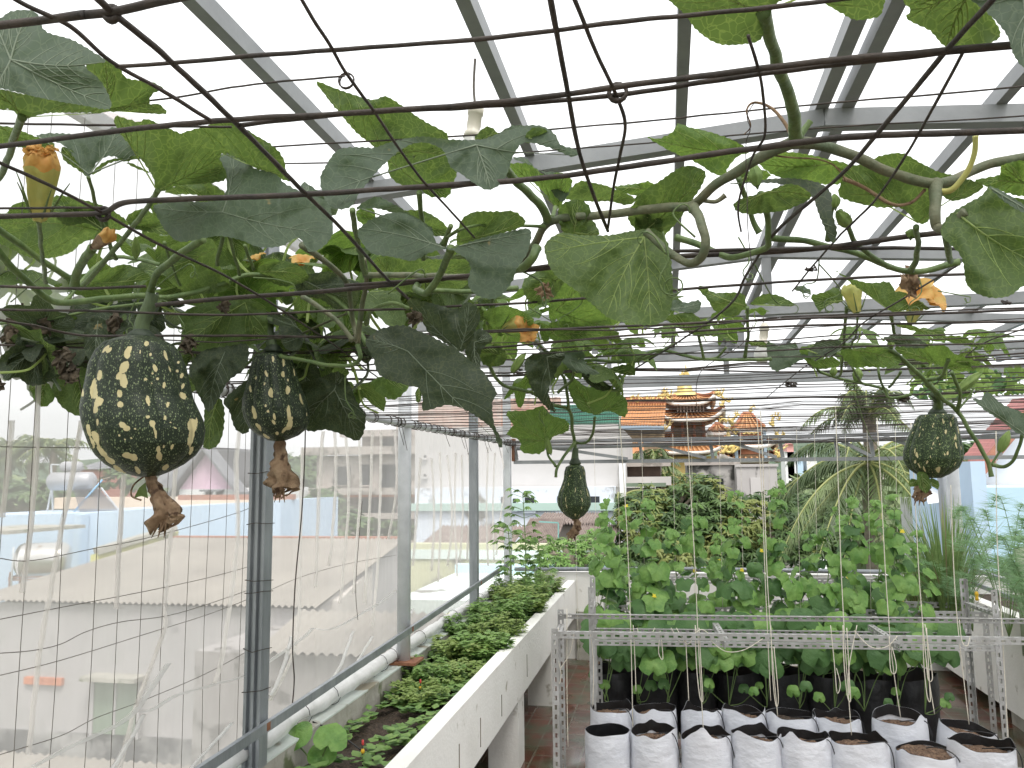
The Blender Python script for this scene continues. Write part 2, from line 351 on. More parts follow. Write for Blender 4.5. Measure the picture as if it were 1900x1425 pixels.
for f_ in (([(150, 780), (137, 860), (112, 990), (90, 1110), (70, 1230), (50, 1400)], 16), ([(445, 780), (438, 870), (440, 1000), (415, 1200), (395, 1270)], 20),
           ([(330, 800), (318, 950), (305, 1110), (300, 1180), (250, 1310), (220, 1425)], 9), ([(560, 830), (556, 1000), (553, 1140), (540, 1220), (500, 1300)], 9),
           ([(664, 790), (668, 900), (660, 1020), (655, 1100)], 9), ([(706, 800), (705, 900), (700, 1050), (690, 1160)], 13), ([(732, 800), (735, 900), (720, 1000)], 7),
           ([(885, 830), (880, 900), (884, 1020)], 5), ([(905, 830), (902, 950), (905, 1050)], 5), ([(930, 840), (936, 900), (925, 980), (920, 1030)], 12),
           ([(800, 850), (805, 960), (800, 1060)], 6), ([(830, 845), (838, 960), (830, 1050)], 7), ([(856, 845), (858, 960), (852, 1040)], 5),
           ([(620, 800), (622, 900), (610, 1050)], 7), ([(815, 840), (818, 930), (812, 1080)], 9), ([(845, 840), (843, 950), (848, 1070)], 8), ([(918, 840), (914, 940), (916, 1040)], 9), ([(868, 840), (872, 900), (866, 1040)], 7), ([(690, 800), (686, 920), (676, 1120)], 8), ([(640, 800), (646, 930), (630, 1120)], 8), ([(598, 800), (590, 930), (585, 1090)], 5), ([(20, 780), (14, 860), (0, 960)], 10), ([(228, 880), (220, 1000), (214, 1130)], 5),
           ([(780, 850), (772, 960), (765, 1050)], 6), ([(250, 700), (240, 800), (236, 880)], 8), ([(70, 700), (62, 900), (40, 1100)], 6)):
    ribbon(f_[0], f_[1], m_netf)
for f_ in (([(60, 1422), (130, 1385), (215, 1345), (250, 1317), (290, 1260), (310, 1230)], 9), ([(245, 1321), (280, 1317), (320, 1293), (395, 1270), (460, 1250), (545, 1195), (580, 1165)], 7),
           ([(580, 1165), (620, 1165), (700, 1120), (735, 1095)], 4), ([(265, 1325), (240, 1370), (205, 1430)], 5), ([(430, 1340), (380, 1395), (345, 1435)], 5), ([(540, 1180), (520, 1250), (500, 1290)], 5),
           ([(655, 1170), (632, 1230), (615, 1260)], 5), ([(690, 1180), (672, 1210), (655, 1240)], 4),
           ([(765, 1130), (755, 1160), (745, 1190)], 4)):
    ribbon(f_[0], f_[1], m_netd, 'hem', -1.49)
# rolled net on the kerb
rp = [Vector((-1.50+.015*nv((y*1.7, 0, 4)), y, .805+.006*nv((y*5, 1, 1)))) for y in [i*.04-1.5 for i in range(228)]]
rr = [.034+.014*nv((p.y*4, 3, 3))+.008*nv((p.y*13, 3, 3)) for p in rp]
rl = thing('net_roll', 'rolled up white net edge lying along the kerb', 'net roll', (-1.5, 3, .77)); MB().tube(rp, rr, 12).build('roll', m_plast, rl, True)
for k in range(14):
    y = 1.4+k*.42+rnd.uniform(-.15, .15); MB().tube([Vector((-1.50, y, .805))+Vector((math.cos(a)*.043, a*.004, math.sin(a)*.043)) for a in [i*.55 for i in range(12)]], .0016, 5).build('tie', m_black, rl, True)
# railing and trellis edge pipe on the left
rlg = thing('railing', 'galvanised flat rail running beside the net above the herbs', 'railing', (-1.40, 4, .8))
MB().beam(atX(300, 1479, -1.40), atX(953, 1040, -1.40), .016, .034).build('rail', m_galv, rlg)
pl_z = lambda y: atX(300, 1479, -1.40).z+(atX(953, 1040, -1.40).z-atX(300, 1479, -1.40).z)*(y-atX(300, 1479, -1.40).y)/(atX(953, 1040, -1.40).y-atX(300, 1479, -1.40).y)
for y in (2.695, 4.30, 5.93): MB().box((-1.409, y-.03, pl_z(y)-.012), (-1.391, y-.005, pl_z(y)+.014)).build('weld', m_rust, rlg)
ep = thing('trellis_pipe', 'pale pipe with wire loops carrying the left ends of the trellis wires', 'pipe', (-1.42, 4, 2.03))
PX0, PX1 = atX(690, 774, -1.42), atX(972, 826, -1.42)
dP = (PX1-PX0)/(PX1.y-PX0.y)
def pipeat(y): return PX0+dP*(y-PX0.y)
MB().tube([pipeat(1.9), pipeat(7.45)], .021, 14).build('pipe', m_pipe, ep, True)
tag(MB().tube([(-1.38, 7.35, 2.03), (1, 7.35, 2.05), (3.45, 7.35, 2.06)], .02, 10).build('trellis_pipe', m_steel, None, True), 'grey pipe carrying the trellis across the far end', 'pipe')
tag(MB().tube([(2.52, -1, 2.05), (2.52, 7.4, 2.05)], .018, 10).build('trellis_pipe', m_steel, None, True), 'grey pipe along the right edge of the wire trellis', 'pipe')
# welded wire mesh left of the first post
ms = thing('wire_mesh', 'welded square wire mesh left of the channel post', 'wire fence', (-1.50, 2, .8))
for px_ in (-60, 0, 50, 113, 178, 224, 265, 307, 351, 386, 417, 450):
    p = atX(px_, 1010, -1.50); pts = [(-1.50+.006*nv((p.y*9, z, 0)), p.y+.008*nv((p.y*9, z*2, 7)), z) for z in [.8+i*.12 for i in range(17)]]
    MB().tube(pts, .0009, 5).build('upright', m_mesh, ms)
for r_ in ([(0, 829), (175, 831), (440, 833)], [(0, 1036), (60, 1040), (178, 1017), (265, 1000), (386, 968), (450, 948), (470, 938)], [(0, 1149), (113, 1127), (265, 1098), (386, 1072), (470, 1049)],
           [(0, 1253), (113, 1225), (265, 1178), (386, 1140), (470, 1108)], [(0, 1400), (113, 1365), (178, 1332), (265, 1300), (386, 1248), (470, 1202)],
           [(0, 1212), (60, 1207), (113, 1195), (160, 1172), (224, 1154), (330, 1138), (470, 1092)], [(480, 1105), (560, 1070), (650, 1045), (735, 1030)]):
    MB().tube(curve([atX(a, b_, -1.498) for a, b_ in r_], 6), .0011, 5).build('cross_wire', m_mesh, ms)
tag(MB().tube(curve([atX(a, b_, -1.47) for a, b_ in ((567, 700), (566, 826), (560, 950), (548, 1080), (543, 1200), (546, 1260), (542, 1312))], 6), .0026, 6).build('cable', m_wire, None, True), 'thin dark cable hanging down the net beside the channel post', 'cable')
tag(MB().tube(curve([atX(a, b_, -1.47) for a, b_ in ((672, 930), (666, 1000), (660, 1090), (664, 1150))], 6), .0014, 6).build('cable', m_wire, None, True), 'thin wire dangling on the net before the round post', 'cable')
# ---------------------------------------------------------------- trellis wires
TZ = 2.05
def wire(px, r, label, group=None, ext=True, z=TZ, knots=()):
    P = [ZT(a, b_, z) for a, b_ in px]
    if ext:
        if px[0][0] <= 0: P = [P[0]+(P[0]-P[1]).normalized()*.7]+P
        if px[-1][0] >= 1900: P = P+[P[-1]+(P[-1]-P[-2]).normalized()*.7]
    r *= .85; c = curve(P, 8); k = len(c)
    c = [p+Vector((0, 0, .0015*nv(p*6)+.0007*nv(p*40))) for p in c]
    o = MB().tube(c, [r*(1+.12*nv(p*30)) for p in c], 8).build('trellis_wire', m_wire, None, True)
    tag(o, label, 'wire', group)
    for kx, ky, kr in knots:
        c0 = ZT(kx, ky, z); pts = [c0+Vector((math.cos(a)*kr, .2*kr*math.sin(a*.5), math.sin(a)*kr)) for a in [i*.5 for i in range(int(kr*0)+26)]]
        MB().tube(pts, r*.8, 6).build('loop', m_wire, o, True)
    return o
wire([(0, 48), (100, 36), (195, 25), (290, 5), (420, -25)], .0032, 'thickest blurred wire crossing the top left corner with a loop', knots=((208, 26, .0045),))
wire([(215, 124), (250, 123), (500, 102), (880, 72), (1180, 36), (1280, 28), (1500, 5), (1620, -10)], .0019, 'wire crossing above the lamp holder', knots=())
wire([(0, 195), (280, 185), (450, 160), (640, 142)], .0014, 'thin wire ending in an open curl near the top centre', ext=False, z=2.2, knots=((643, 150, .009),))
wire([(0, 272), (250, 240), (450, 222), (640, 210), (900, 190), (1140, 160), (1300, 140), (1560, 110), (1900, 80)], .0028, 'wire running from the left bud to the upper right leaf')
wire([(440, 234), (600, 215), (750, 204), (900, 195), (1150, 174), (1300, 152), (1480, 128), (1750, 97), (1900, 84)], .0024, 'wire just under its twin above the folded leaf', knots=((1146, 172, .007),))
wire([(0, 230), (200, 233), (430, 235)], .0018, 'thin wire behind the upper left leaves', z=2.2)
wire([(440, 275), (515, 272), (900, 250), (1150, 230), (1160, 229), (1500, 195), (1900, 160)], .0015, 'thin wire passing behind the lamp holder', z=2.22)
wire([(440, 306), (530, 303), (700, 300), (950, 285), (1240, 262), (1500, 240), (1900, 214)], .0014, 'thin wire below the lamp holder', z=2.22)
wire([(0, 403), (120, 399), (190, 395), (225, 378), (280, 372), (420, 366), (560, 360), (700, 352), (960, 335), (1200, 305), (1440, 270), (1600, 252), (1900, 242)], .0036, 'thick rusty wire across the middle, knotted at left', knots=((192, 397, .007),))
wire([(0, 388), (190, 385)], .0016, 'short wire meeting the knot at left', ext=False)
wire([(0, 532), (130, 536), (270, 532)], .0026, 'dark wire over the stem of the big pumpkin', ext=False)
wire([(290, 566), (450, 552), (640, 537), (760, 524), (880, 510), (1010, 497), (1180, 480), (1500, 462), (1700, 437), (1900, 418)], .0044, 'heavy doubled dark wire above the two large pumpkins')
wire([(640, 530), (860, 512), (1020, 492)], .003, 'dark strand bound along the heavy doubled wire', ext=False)
wire([(1210, 468), (1500, 461), (1780, 461)], .003, 'straight black wire below the right hand vine', ext=False)
wire([(0, 574), (180, 577), (400, 585), (580, 578), (760, 573), (850, 568), (970, 563), (1090, 553), (1500, 520), (1900, 505)], .0026, 'dark wire below the heavy doubled one')
wire([(0, 594), (60, 604), (150, 622), (300, 623), (500, 623), (700, 628), (880, 618), (1180, 604), (1500, 590), (1900, 575)], .003, 'black wire touching the neck of the big pumpkin')
wire([(0, 640), (340, 652), (560, 655), (900, 645), (1180, 622), (1500, 604), (1900, 597)], .0028, 'black wire crossing behind the second pumpkin neck')
wire([(0, 668), (560, 683), (900, 692), (1180, 684), (1500, 690), (1900, 676)], .0028, 'dark wire level with the second pumpkin shoulder')
g = 'thin trellis wires strung close together towards the far end'
y = 1.5; k = 0
while y < 7.3:
    c = Vector((-1.42, y+rnd.uniform(-.05, .05), TZ+rnd.uniform(-.006, .012))); dd = Vector((2.52, y+rnd.uniform(-.09, .09), TZ+rnd.uniform(-.006, .012)))
    pts = [c.lerp(dd, i/24)+Vector((0, .03*nv((i*.5, y, 0)), -.012*math.sin(i/24*math.pi)+.011*nv((i*.9, y*3, 9)))) for i in range(25)]
    o = MB().tube(pts, rnd.choice((.0010, .0013, .0016, .0020, .0024)), 6).build('trellis_wire', m_wire, None, True)
    tag(o, 'thin dark wire among the closely spaced far wires of the trellis', 'wire', g)
    p0 = pipeat(c.y); MB().tube([p0+Vector((math.cos(a)*.026, .004*a*.3, math.sin(a)*.026)) for a in [i*.6 for i in range(13)]], .0022, 5).build('loop', m_wire, o)
    if rnd.random() < .35: MB().tube(curve([p0+Vector((.02, 0, 0)), p0+Vector((.03, .01, -.05)), p0+Vector((.05, .02, -.1-.06*rnd.random()))], 3), .0016, 4).build('loose_end', m_wire, o)
    y += rnd.choice((.04, .06, .09, .12, .14)); k += 1
for px, r_, lab in (([(120, -60), (210, 25), (300, 100), (420, 212), (500, 290), (560, 352), (640, 430), (720, 520), (800, 590)], .0027, 'lengthwise wire running from the top left loop to the dark hanging leaf'),
    ([(-30, -40), (40, 8), (130, 50), (205, 115), (310, 175), (395, 228)], .0019, 'lengthwise wire passing behind the top left leaves'),
    ([(-20, 292), (0, 302), (90, 342), (190, 395), (300, 455), (450, 530), (620, 640), (700, 700)], .0022, 'lengthwise wire rising through the left knot above the big pumpkin'),
    ([(545, -30), (575, 25), (610, 80), (645, 140), (690, 200), (780, 330), (880, 440)], .0015, 'thin lengthwise wire with a curl at upper centre'),
    ([(1010, -60), (1022, 0), (1050, 150), (1080, 300), (1128, 430)], .0024, 'lengthwise wire crossing left of centre right, nearly vertical'),
    ([(1040, -60), (1067, 0), (1108, 100), (1142, 172), (1160, 230), (1150, 290), (1138, 350), (1128, 425)], .0018, 'bent lengthwise wire with a kink beside the nearly vertical wire'),
    ([(1388, 65), (1405, 120), (1415, 170), (1419, 250), (1396, 292), (1370, 380), (1375, 430)], .0014, 'thin kinked wire left of the upright leaf stalk'),
    ([(1900, -70), (1840, 0), (1750, 100), (1650, 220), (1560, 325), (1440, 430), (1385, 510), (1350, 570), (1250, 640), (1150, 700)], .0024, 'long diagonal wire falling from the top right corner'),
    ([(1785, 100), (1730, 200), (1680, 290), (1620, 375), (1550, 445), (1470, 540)], .0015, 'thin diagonal wire right of the long diagonal one'),
    ([(1950, 590), (1900, 610), (1820, 640), (1760, 690), (1700, 735), (1600, 775), (1500, 805)], .0018, 'wire slanting past the right pumpkin stalk'),
    ([(1780, 490), (1690, 545), (1600, 600), (1560, 640), (1480, 690), (1420, 740)], .0018, 'wire slanting under the yellow blossoms')):
    wire(px, r_, lab, ext=False)
tag(MB().tube(curve([at(1398, 600, 3), at(1375, 640, 3), at(1300, 690, 3), at(1292, 760, 3)], 5), .0015, 5).build('loose_wire', m_wire, None, True), 'loose wire end hanging before the temple roof', 'wire')
for i, (px, py, D, lab) in enumerate(((1868, 562, 1.45, 'black tangled wire knot at the right edge below the big leaf'), (1505, 498, 1.2, 'small black wire knot on the wires at centre right'), (1468, 712, 2.6, 'small wire tangle just under the far grey beam'), (1680, 740, 2.9, 'wire tangle above the coconut palm'), (700, 742, 3.0, 'wire tangle above the left trellis pipe'), (960, 690, 2.4, 'small knot behind the bright leaf'))):
    c0 = at(px, py, D); r9 = random.Random(i); s9 = .0036*D
    tag(MB().tube(curve([c0+Vector((r9.uniform(-2, 2), r9.uniform(-1, 1), r9.uniform(-1, 1)))*s9 for _ in range(11)], 4), .0011*D, 5).build('wire_knot', m_wire, None, True), lab, 'wire knot')
tag(MB().tube(curve([at(1400, 190, .88), at(1386, 215, .88), at(1392, 240, .88), at(1384, 270, .89), at(1386, 350, .9), at(1388, 430, .9), at(1396, 500, .9)], 6), .0005, 4).build('thread', m_wire, None, True), 'fine dark thread hanging from the dry tendril at upper right', 'thread')
MB().beam(at(170, 207, 2.3), at(266, 230, 2.6), .03, .02).build('red_strip', M('red_paint', (.30, .07, .05), (.22, .05, .04), 9), fr)
# ---------------------------------------------------------------- lamp holders
m_cer = M('lamp_ceramic', (.72, .68, .58), (.62, .58, .48), 10, .35); m_bulb = M('bulb_glass', (.75, .75, .72), rough=.15, transl=.5)
def lamp(px, py, D, lab, sc=1.0, zt=None):
    p = at(px, py, D); o = thing('lamp_holder', lab, 'lamp', p); Rr = Matrix.Rotation(R_(8), 4, 'Y')
    top = zt or zr(p.x)
    MB().tube(curve([(p.x, p.y, top), (p.x-.004, p.y, (top+p.z)/2), (p.x, p.y, p.z+.02)], 6), .0035, 6).build('cable', M('lamp_cable', (.16, .14, .12)), o, True)
    T = Matrix.Translation(p) @ Rr @ Matrix.Scale(sc, 4)
    a = MB().lathe([(.004, .03), (.012, .03), (.018, .018), (.021, .016), (.021, -.002), (.018, -.004), (.019, -.035), (.016, -.045), (.022, -.05), (.024, -.066), (.02, -.066)], n=20); a.v = [tuple(T @ Vector(v)) for v in a.v]; a.build('socket', m_cer, o, True)
    a = MB().lathe([(.018, -.06), (.024, -.075), (.033, -.10), (.034, -.12), (.026, -.14), (.001, -.15)], n=20); a.v = [tuple(T @ Vector(v)) for v in a.v]; a.build('bulb', m_bulb, o, True)
lamp(882, 212, 1.95, 'cream lamp holder hanging on a cable above the folded leaf', 1.0, zr(-.44)-.02)
lamp(1418, 612, 5.4, 'far white bulb hanging before the roof frames', 1.5)

# ---------------------------------------------------------------- leaves
def leafmat(name, top, under, dark, spots=0, net=.36):
    m, n, b = newmat(name); Lk = n.links.new
    g_ = n.nodes.new('ShaderNodeNewGeometry'); uvn = n.nodes.new('ShaderNodeTexCoord')
    z = n.nodes.new('ShaderNodeTexNoise'); z.inputs['Scale'].default_value = 14; z.inputs['Detail'].default_value = 6; Lk(uvn.outputs['UV'], z.inputs['Vector'])
    cm = n.nodes.new('ShaderNodeMix'); cm.data_type = 'RGBA'; cm.inputs['A'].default_value = (*top, 1); cm.inputs['B'].default_value = (*dark, 1); Lk(z.outputs['Fac'], cm.inputs['Factor'])
    sd_ = n.nodes.new('ShaderNodeMix'); sd_.data_type = 'RGBA'; sd_.inputs['B'].default_value = (*under, 1); Lk(cm.outputs['Result'], sd_.inputs['A']); sd_.inputs['Factor'].default_value = .5
    v = n.nodes.new('ShaderNodeTexVoronoi'); v.feature = 'DISTANCE_TO_EDGE'; v.inputs['Scale'].default_value = 135
    dn = n.nodes.new('ShaderNodeTexNoise'); dn.inputs['Scale'].default_value = 60; Lk(uvn.outputs['UV'], dn.inputs['Vector'])
    ad = n.nodes.new('ShaderNodeMixRGB'); ad.blend_type = 'ADD'; ad.inputs[0].default_value = .012; Lk(uvn.outputs['UV'], ad.inputs[1]); Lk(dn.outputs['Color'], ad.inputs[2]); Lk(ad.outputs[0], v.inputs['Vector'])
    mr_ = n.nodes.new('ShaderNodeMapRange'); mr_.inputs['From Min'].default_value = .01; mr_.inputs['From Max'].default_value = .075; mr_.inputs['To Min'].default_value = net; mr_.inputs['To Max'].default_value = 0; Lk(v.outputs['Distance'], mr_.inputs['Value'])
    vm = n.nodes.new('ShaderNodeMix'); vm.data_type = 'RGBA'; vm.inputs['B'].default_value = (min(1, top[0]*2+.05), min(1, top[1]*1.7+.06), min(1, top[2]*1.6+.03), 1)
    Lk(sd_.outputs['Result'], vm.inputs['A']); Lk(mr_.outputs[0], vm.inputs['Factor']); last = vm.outputs['Result']
    if spots:
        s_ = n.nodes.new('ShaderNodeTexNoise'); s_.inputs['Scale'].default_value = 38; s_.inputs['Detail'].default_value = 3; Lk(uvn.outputs['UV'], s_.inputs['Vector'])
        r2 = n.nodes.new('ShaderNodeMapRange'); r2.inputs['From Min'].default_value = .70; r2.inputs['From Max'].default_value = .74; Lk(s_.outputs['Fac'], r2.inputs['Value'])
        q2 = n.nodes.new('ShaderNodeMix'); q2.data_type = 'RGBA'; q2.inputs['B'].default_value = (.30, .24, .12, 1); Lk(last, q2.inputs['A']); Lk(r2.outputs[0], q2.inputs['Factor']); last = q2.outputs['Result']
    Lk(last, b.inputs['Base Color']); b.inputs['Roughness'].default_value = .55; b.inputs['Specular IOR Level'].default_value = .35
    bp = n.nodes.new('ShaderNodeBump'); bp.inputs['Strength'].default_value = .55; bp.inputs['Distance'].default_value = .002
    Lk(mr_.outputs[0], bp.inputs['Height']); bp.invert = True
    b2 = n.nodes.new('ShaderNodeBump'); b2.inputs['Strength'].default_value = .9; b2.inputs['Distance'].default_value = .018; z5 = n.nodes.new('ShaderNodeTexNoise'); z5.inputs['Scale'].default_value = 22; Lk(uvn.outputs['UV'], z5.inputs['Vector'])
    Lk(z5.outputs['Fac'], b2.inputs['Height']); Lk(bp.outputs[0], b2.inputs['Normal']); Lk(b2.outputs[0], b.inputs['Normal'])
    tr = n.nodes.new('ShaderNodeBsdfTranslucent'); hh = n.nodes.new('ShaderNodeMix'); hh.data_type = 'RGBA'; hh.blend_type = 'MULTIPLY'; hh.inputs['Factor'].default_value = 1; hh.inputs['B'].default_value = (1.55, 1.55, .95, 1)
    Lk(last, hh.inputs['A']); Lk(hh.outputs['Result'], tr.inputs[0]); ms_ = n.nodes.new('ShaderNodeMixShader'); ms_.inputs[0].default_value = .42
    Lk(b.outputs[0], ms_.inputs[1]); Lk(tr.outputs[0], ms_.inputs[2]); Lk(ms_.outputs[0], n.nodes['Material Output'].inputs[0])
    return m
ml_top = leafmat('leaf_grey_green', (.105, .150, .112), (.085, .12, .075), (.06, .092, .062), 1, .17)
ml_und = leafmat('leaf_mid_green', (.100, .158, .052), (.09, .14, .048), (.068, .115, .036))
ml_bri = leafmat('leaf_fresh_green', (.12, .20, .055), (.11, .18, .055), (.09, .16, .042))
ml_dark = leafmat('leaf_dark_green', (.052, .072, .044), (.05, .072, .042), (.032, .048, .028), 1)
m_vein = M('leaf_vein', (.58, .68, .32), rough=.6, transl=.7); m_veind = M('leaf_vein_pale', (.24, .29, .20), rough=.6, transl=.3)
m_stem = M('vine_stem', (.17, .24, .08), (.09, .15, .05), 40, .5, .4, 120, stretch=(1, 1, .3), transl=.12)
m_stemg = M('vine_stem_grey', (.085, .115, .06), (.17, .165, .10), 25, .65, .4, 90)
m_dry = M('withered_brown', (.20, .12, .07), (.38, .27, .17), 30, .9, .8, 60, transl=.15, c3=(.09, .05, .03), s3=40, t3=.56)
m_drylf = M('dry_leaf', (.055, .043, .03), (.13, .10, .065), 30, .9, .8, 60, transl=.1)
LM = {'t': (ml_top, m_veind), 'u': (ml_und, m_vein), 'b': (ml_bri, m_vein), 'd': (ml_dark, m_veind)}
def cr2(poly, n=4):
    k = len(poly); out = []
    for i in range(k):
        a, b_, c, d = poly[i-1], poly[i], poly[(i+1) % k], poly[(i+2) % k]
        L_ = math.dist(b_, c); nn = max(1, int(L_/n))
        for j in range(nn):
            t_ = j/nn; out.append(tuple(.5*((2*b_[q])+(c[q]-a[q])*t_+(2*a[q]-5*b_[q]+4*c[q]-d[q])*t_*t_+(3*b_[q]-a[q]-3*c[q]+d[q])*t_**3) for q in (0, 1)))
    return out
def inside(p, poly):
    c = False; j = len(poly)-1
    for i in range(len(poly)):
        if (poly[i][1] > p[1]) != (poly[j][1] > p[1]) and p[0] < (poly[j][0]-poly[i][0])*(p[1]-poly[i][1])/(poly[j][1]-poly[i][1])+poly[i][0]: c = not c
        j = i
    return c
def leafmesh(poly, center, mapf, step, serr, unit, seed, nmain=7, veinr=.0009, mb=None, uvs=None):
    """poly in leaf plane units; mapf(x, y, lift) -> 3D; unit = metres per unit"""
    out = cr2(poly, step); k = len(out); o2 = []
    for i, p in enumerate(out):
        a = out[i-1]; b_ = out[(i+1) % k]; nx_, ny_ = b_[1]-a[1], a[0]-b_[0]; L_ = math.hypot(nx_, ny_) or 1
        s_ = serr*((1 if i % 2 else -1)*.6+nv((i*.7, seed, 1)))
        o2.append((p[0]+nx_/L_*s_, p[1]+ny_/L_*s_))
    x0 = min(p[0] for p in o2); x1 = max(p[0] for p in o2); y0 = min(p[1] for p in o2); y1 = max(p[1] for p in o2)
    pts = [Vector(p) for p in o2]; r_ = random.Random(seed)
    yy = y0+step*.5
    while yy < y1:
        xx = x0+step*.5
        while xx < x1:
            q_ = (xx+r_.uniform(-.25, .25)*step, yy+r_.uniform(-.25, .25)*step)
            if inside(q_, o2): pts.append(Vector(q_))
            xx += step
        yy += step
    res = delaunay_2d_cdt(pts, [], [list(range(k))], 1, step*.05)
    V2, Fc = res[0], res[2]
    if mb is None: mb = MB(); uvs = []
    mb.add([mapf(p.x, p.y, 0) for p in V2], [tuple(f_) for f_ in Fc], 0)
    uvs += [((p.x-center[0])*unit+seed*.37, (p.y-center[1])*unit) for p in V2]
    # veins
    cx, cy = center; cand = []
    for i in range(0, k):
        d = math.dist(o2[i], center); cand.append((d, i))
    # directions: local radius maxima, then fill
    dirs = []; radii = [c_[0] for c_ in cand]; win = max(3, k//16)
    for i in range(k):
        if radii[i] >= max(radii[(i+j) % k] for j in range(-win, win+1)) and radii[i] > .25*max(radii): dirs.append(i)
    if len(dirs) > nmain: dirs = sorted(dirs, key=lambda i: -radii[i])[:nmain]
    def vtube(path, r0, r1):
        nonlocal uvs
        path = [q_ for q_ in path if inside(q_, o2)]
        if len(path) < 3: return
        P3 = [Vector(mapf(q_[0], q_[1], 1)) for q_ in path]; kk = len(P3); a0 = len(mb.v)
        mb.tube(P3, [r0+(r1-r0)*i/(kk-1) for i in range(kk)], 4, 1, False); uvs += [(0, 0)]*(len(mb.v)-a0)
    for i in dirs:
        e = o2[i]; L_ = math.dist(e, center); nn = max(6, int(L_/step)); bend = r_.uniform(-.06, .06)
        nx_, ny_ = -(e[1]-cy), e[0]-cx
        main = [(cx+(e[0]-cx)*t_+nx_*bend*math.sin(t_*3.14), cy+(e[1]-cy)*t_+ny_*bend*math.sin(t_*3.14)) for t_ in [j/nn*.97 for j in range(nn+1)]]
        vtube(main, veinr, veinr*.35)
        an = math.atan2(e[1]-cy, e[0]-cx)
        for jj, t_ in enumerate((.22, .36, .5, .64, .78)):
            b0 = main[min(nn, int(t_*nn))]
            for sg in (-1, 1):
                if r_.random() < .12: continue
                aa = an+sg*r_.uniform(.55, .85); l2 = L_*(1-t_)*r_.uniform(.4, .75)+L_*.06; m2 = max(4, int(l2/step))
                vtube([(b0[0]+math.cos(aa-sg*.25*u)*l2*u, b0[1]+math.sin(aa-sg*.25*u)*l2*u) for u in [j/m2 for j in range(m2+1)]], veinr*.5, veinr*.22)
    return mb, uvs
def tleaf(vine, poly, D0, ky, kx, c, kind, curl=0, wr=1.0, seed=None, name='leaf'):
    """leaf whose outline was measured in the photo, standing D0 metres away and tilted ky/kx"""
    seed = seed or int(c[0]*7+c[1]*3); cxm = sum(p[0] for p in poly)/len(poly); cym = sum(p[1] for p in poly)/len(poly)
    Rr = max(math.dist(p, (cxm, cym)) for p in poly); un = D0/F
    def mp_(x, y, lift):
        dx, dy = (x-cxm)/F, (y-cym)/F
        D = D0*(1+ky*dy+kx*dx)+curl*un*Rr*(((x-cxm)/Rr)**2+((y-cym)/Rr)**2)
        q_ = Vector(((x-c[0])*un*14, (y-c[1])*un*14, seed*.7)); D += wr*(.026*noise.noise(q_)+.011*noise.noise(q_*2.6)+.004*noise.noise(q_*6))
        ang = math.atan2(y-c[1], x-c[0]); rr_ = math.dist((x, y), c)/Rr; D += wr*.013*math.sin(ang*7+seed+2*rr_)*min(1, rr_)
        D = max(D, .3)
        return at(x, y, D-lift*.0004)
    mb, uvs = leafmesh(poly, c, mp_, 5.5, 1.3, un, seed, veinr=.0011 if D0 < 1.6 else .0015)
    o = mb.build(name, LM[kind], vine, True, uvs); return o
def S(ox, oy, s, pts): return [(ox+a/s, oy+b_/s) for a, b_ in pts]
c1 = lambda *p: S(0, 0, 2.969, p); c2_ = lambda *p: S(560, 0, 2.969, p); c3_ = lambda *p: S(1180, 0, 2.639, p)
c4 = lambda *p: S(0, 420, 2.969, p); c5 = lambda *p: S(560, 420, 2.969, p); c6 = lambda *p: S(1180, 480, 2.639, p)
def stem(vine, pts, r0, r1=None, mat=None, name='stem', n=7):
    c = curve([at(*p) for p in pts], n); k = len(c); r1 = r1 or r0
    r0 *= .74; r1 *= .74
    return MB().tube([p+Vector((nv(p*25), 0, nv(p*25+Vector((9, 9, 9)))))*.0025 for p in c], [(r0+(r1-r0)*i/(k-1))*(1+.1*nv(p*60)+.25*math.exp(-min(i, k-1-i)/2.)) for i, p in enumerate(c)], 10).build(name, mat or m_stem, vine, True)
def tendril(vine, pts, curls=3, r=.0013, R0=.012, mat=None):
    c = curve([at(*p) for p in pts], 8); d = (c[-1]-c[-2]).normalized(); e = c[-1]; u = d; v = d.orthogonal().normalized()
    v = Vector((0, 0, 1)).cross(d).cross(d).normalized() if abs(d.z) < .95 else v
    a0 = e+v*R0
    for i in range(int(curls*12)):
        a = i/12*2*math.pi; rr_ = R0*(1-i/(curls*14)); c.append(a0-v*rr_*math.cos(a)+u*rr_*math.sin(a)+Vector((0, .0012*i, -.0004*i)))
    MB().tube(c, [r*(1-.5*i/len(c)) for i in range(len(c))], 5).build('tendril', mat or m_stem, vine, True)
V1 = thing('pumpkin_vine', 'large pumpkin vine on the left carrying the two biggest pumpkins', 'vine', at(100, 560, 1.3))
V2 = thing('pumpkin_vine', 'pumpkin vine in the centre with the grey green folded leaf', 'vine', at(1000, 420, 1.1))
V3 = thing('pumpkin_vine', 'pumpkin vine at upper right tied to the thick rusty wire', 'vine', at(1470, 265, .9))
V4 = thing('pumpkin_vine', 'light green pumpkin vine bearing the small bottle shaped pumpkin', 'vine', at(1060, 700, 2.2))
V5 = thing('pumpkin_vine', 'pumpkin vine on the right with yellow blossoms and the ribbed pumpkin', 'vine', at(1700, 640, 2.1))
T = tleaf
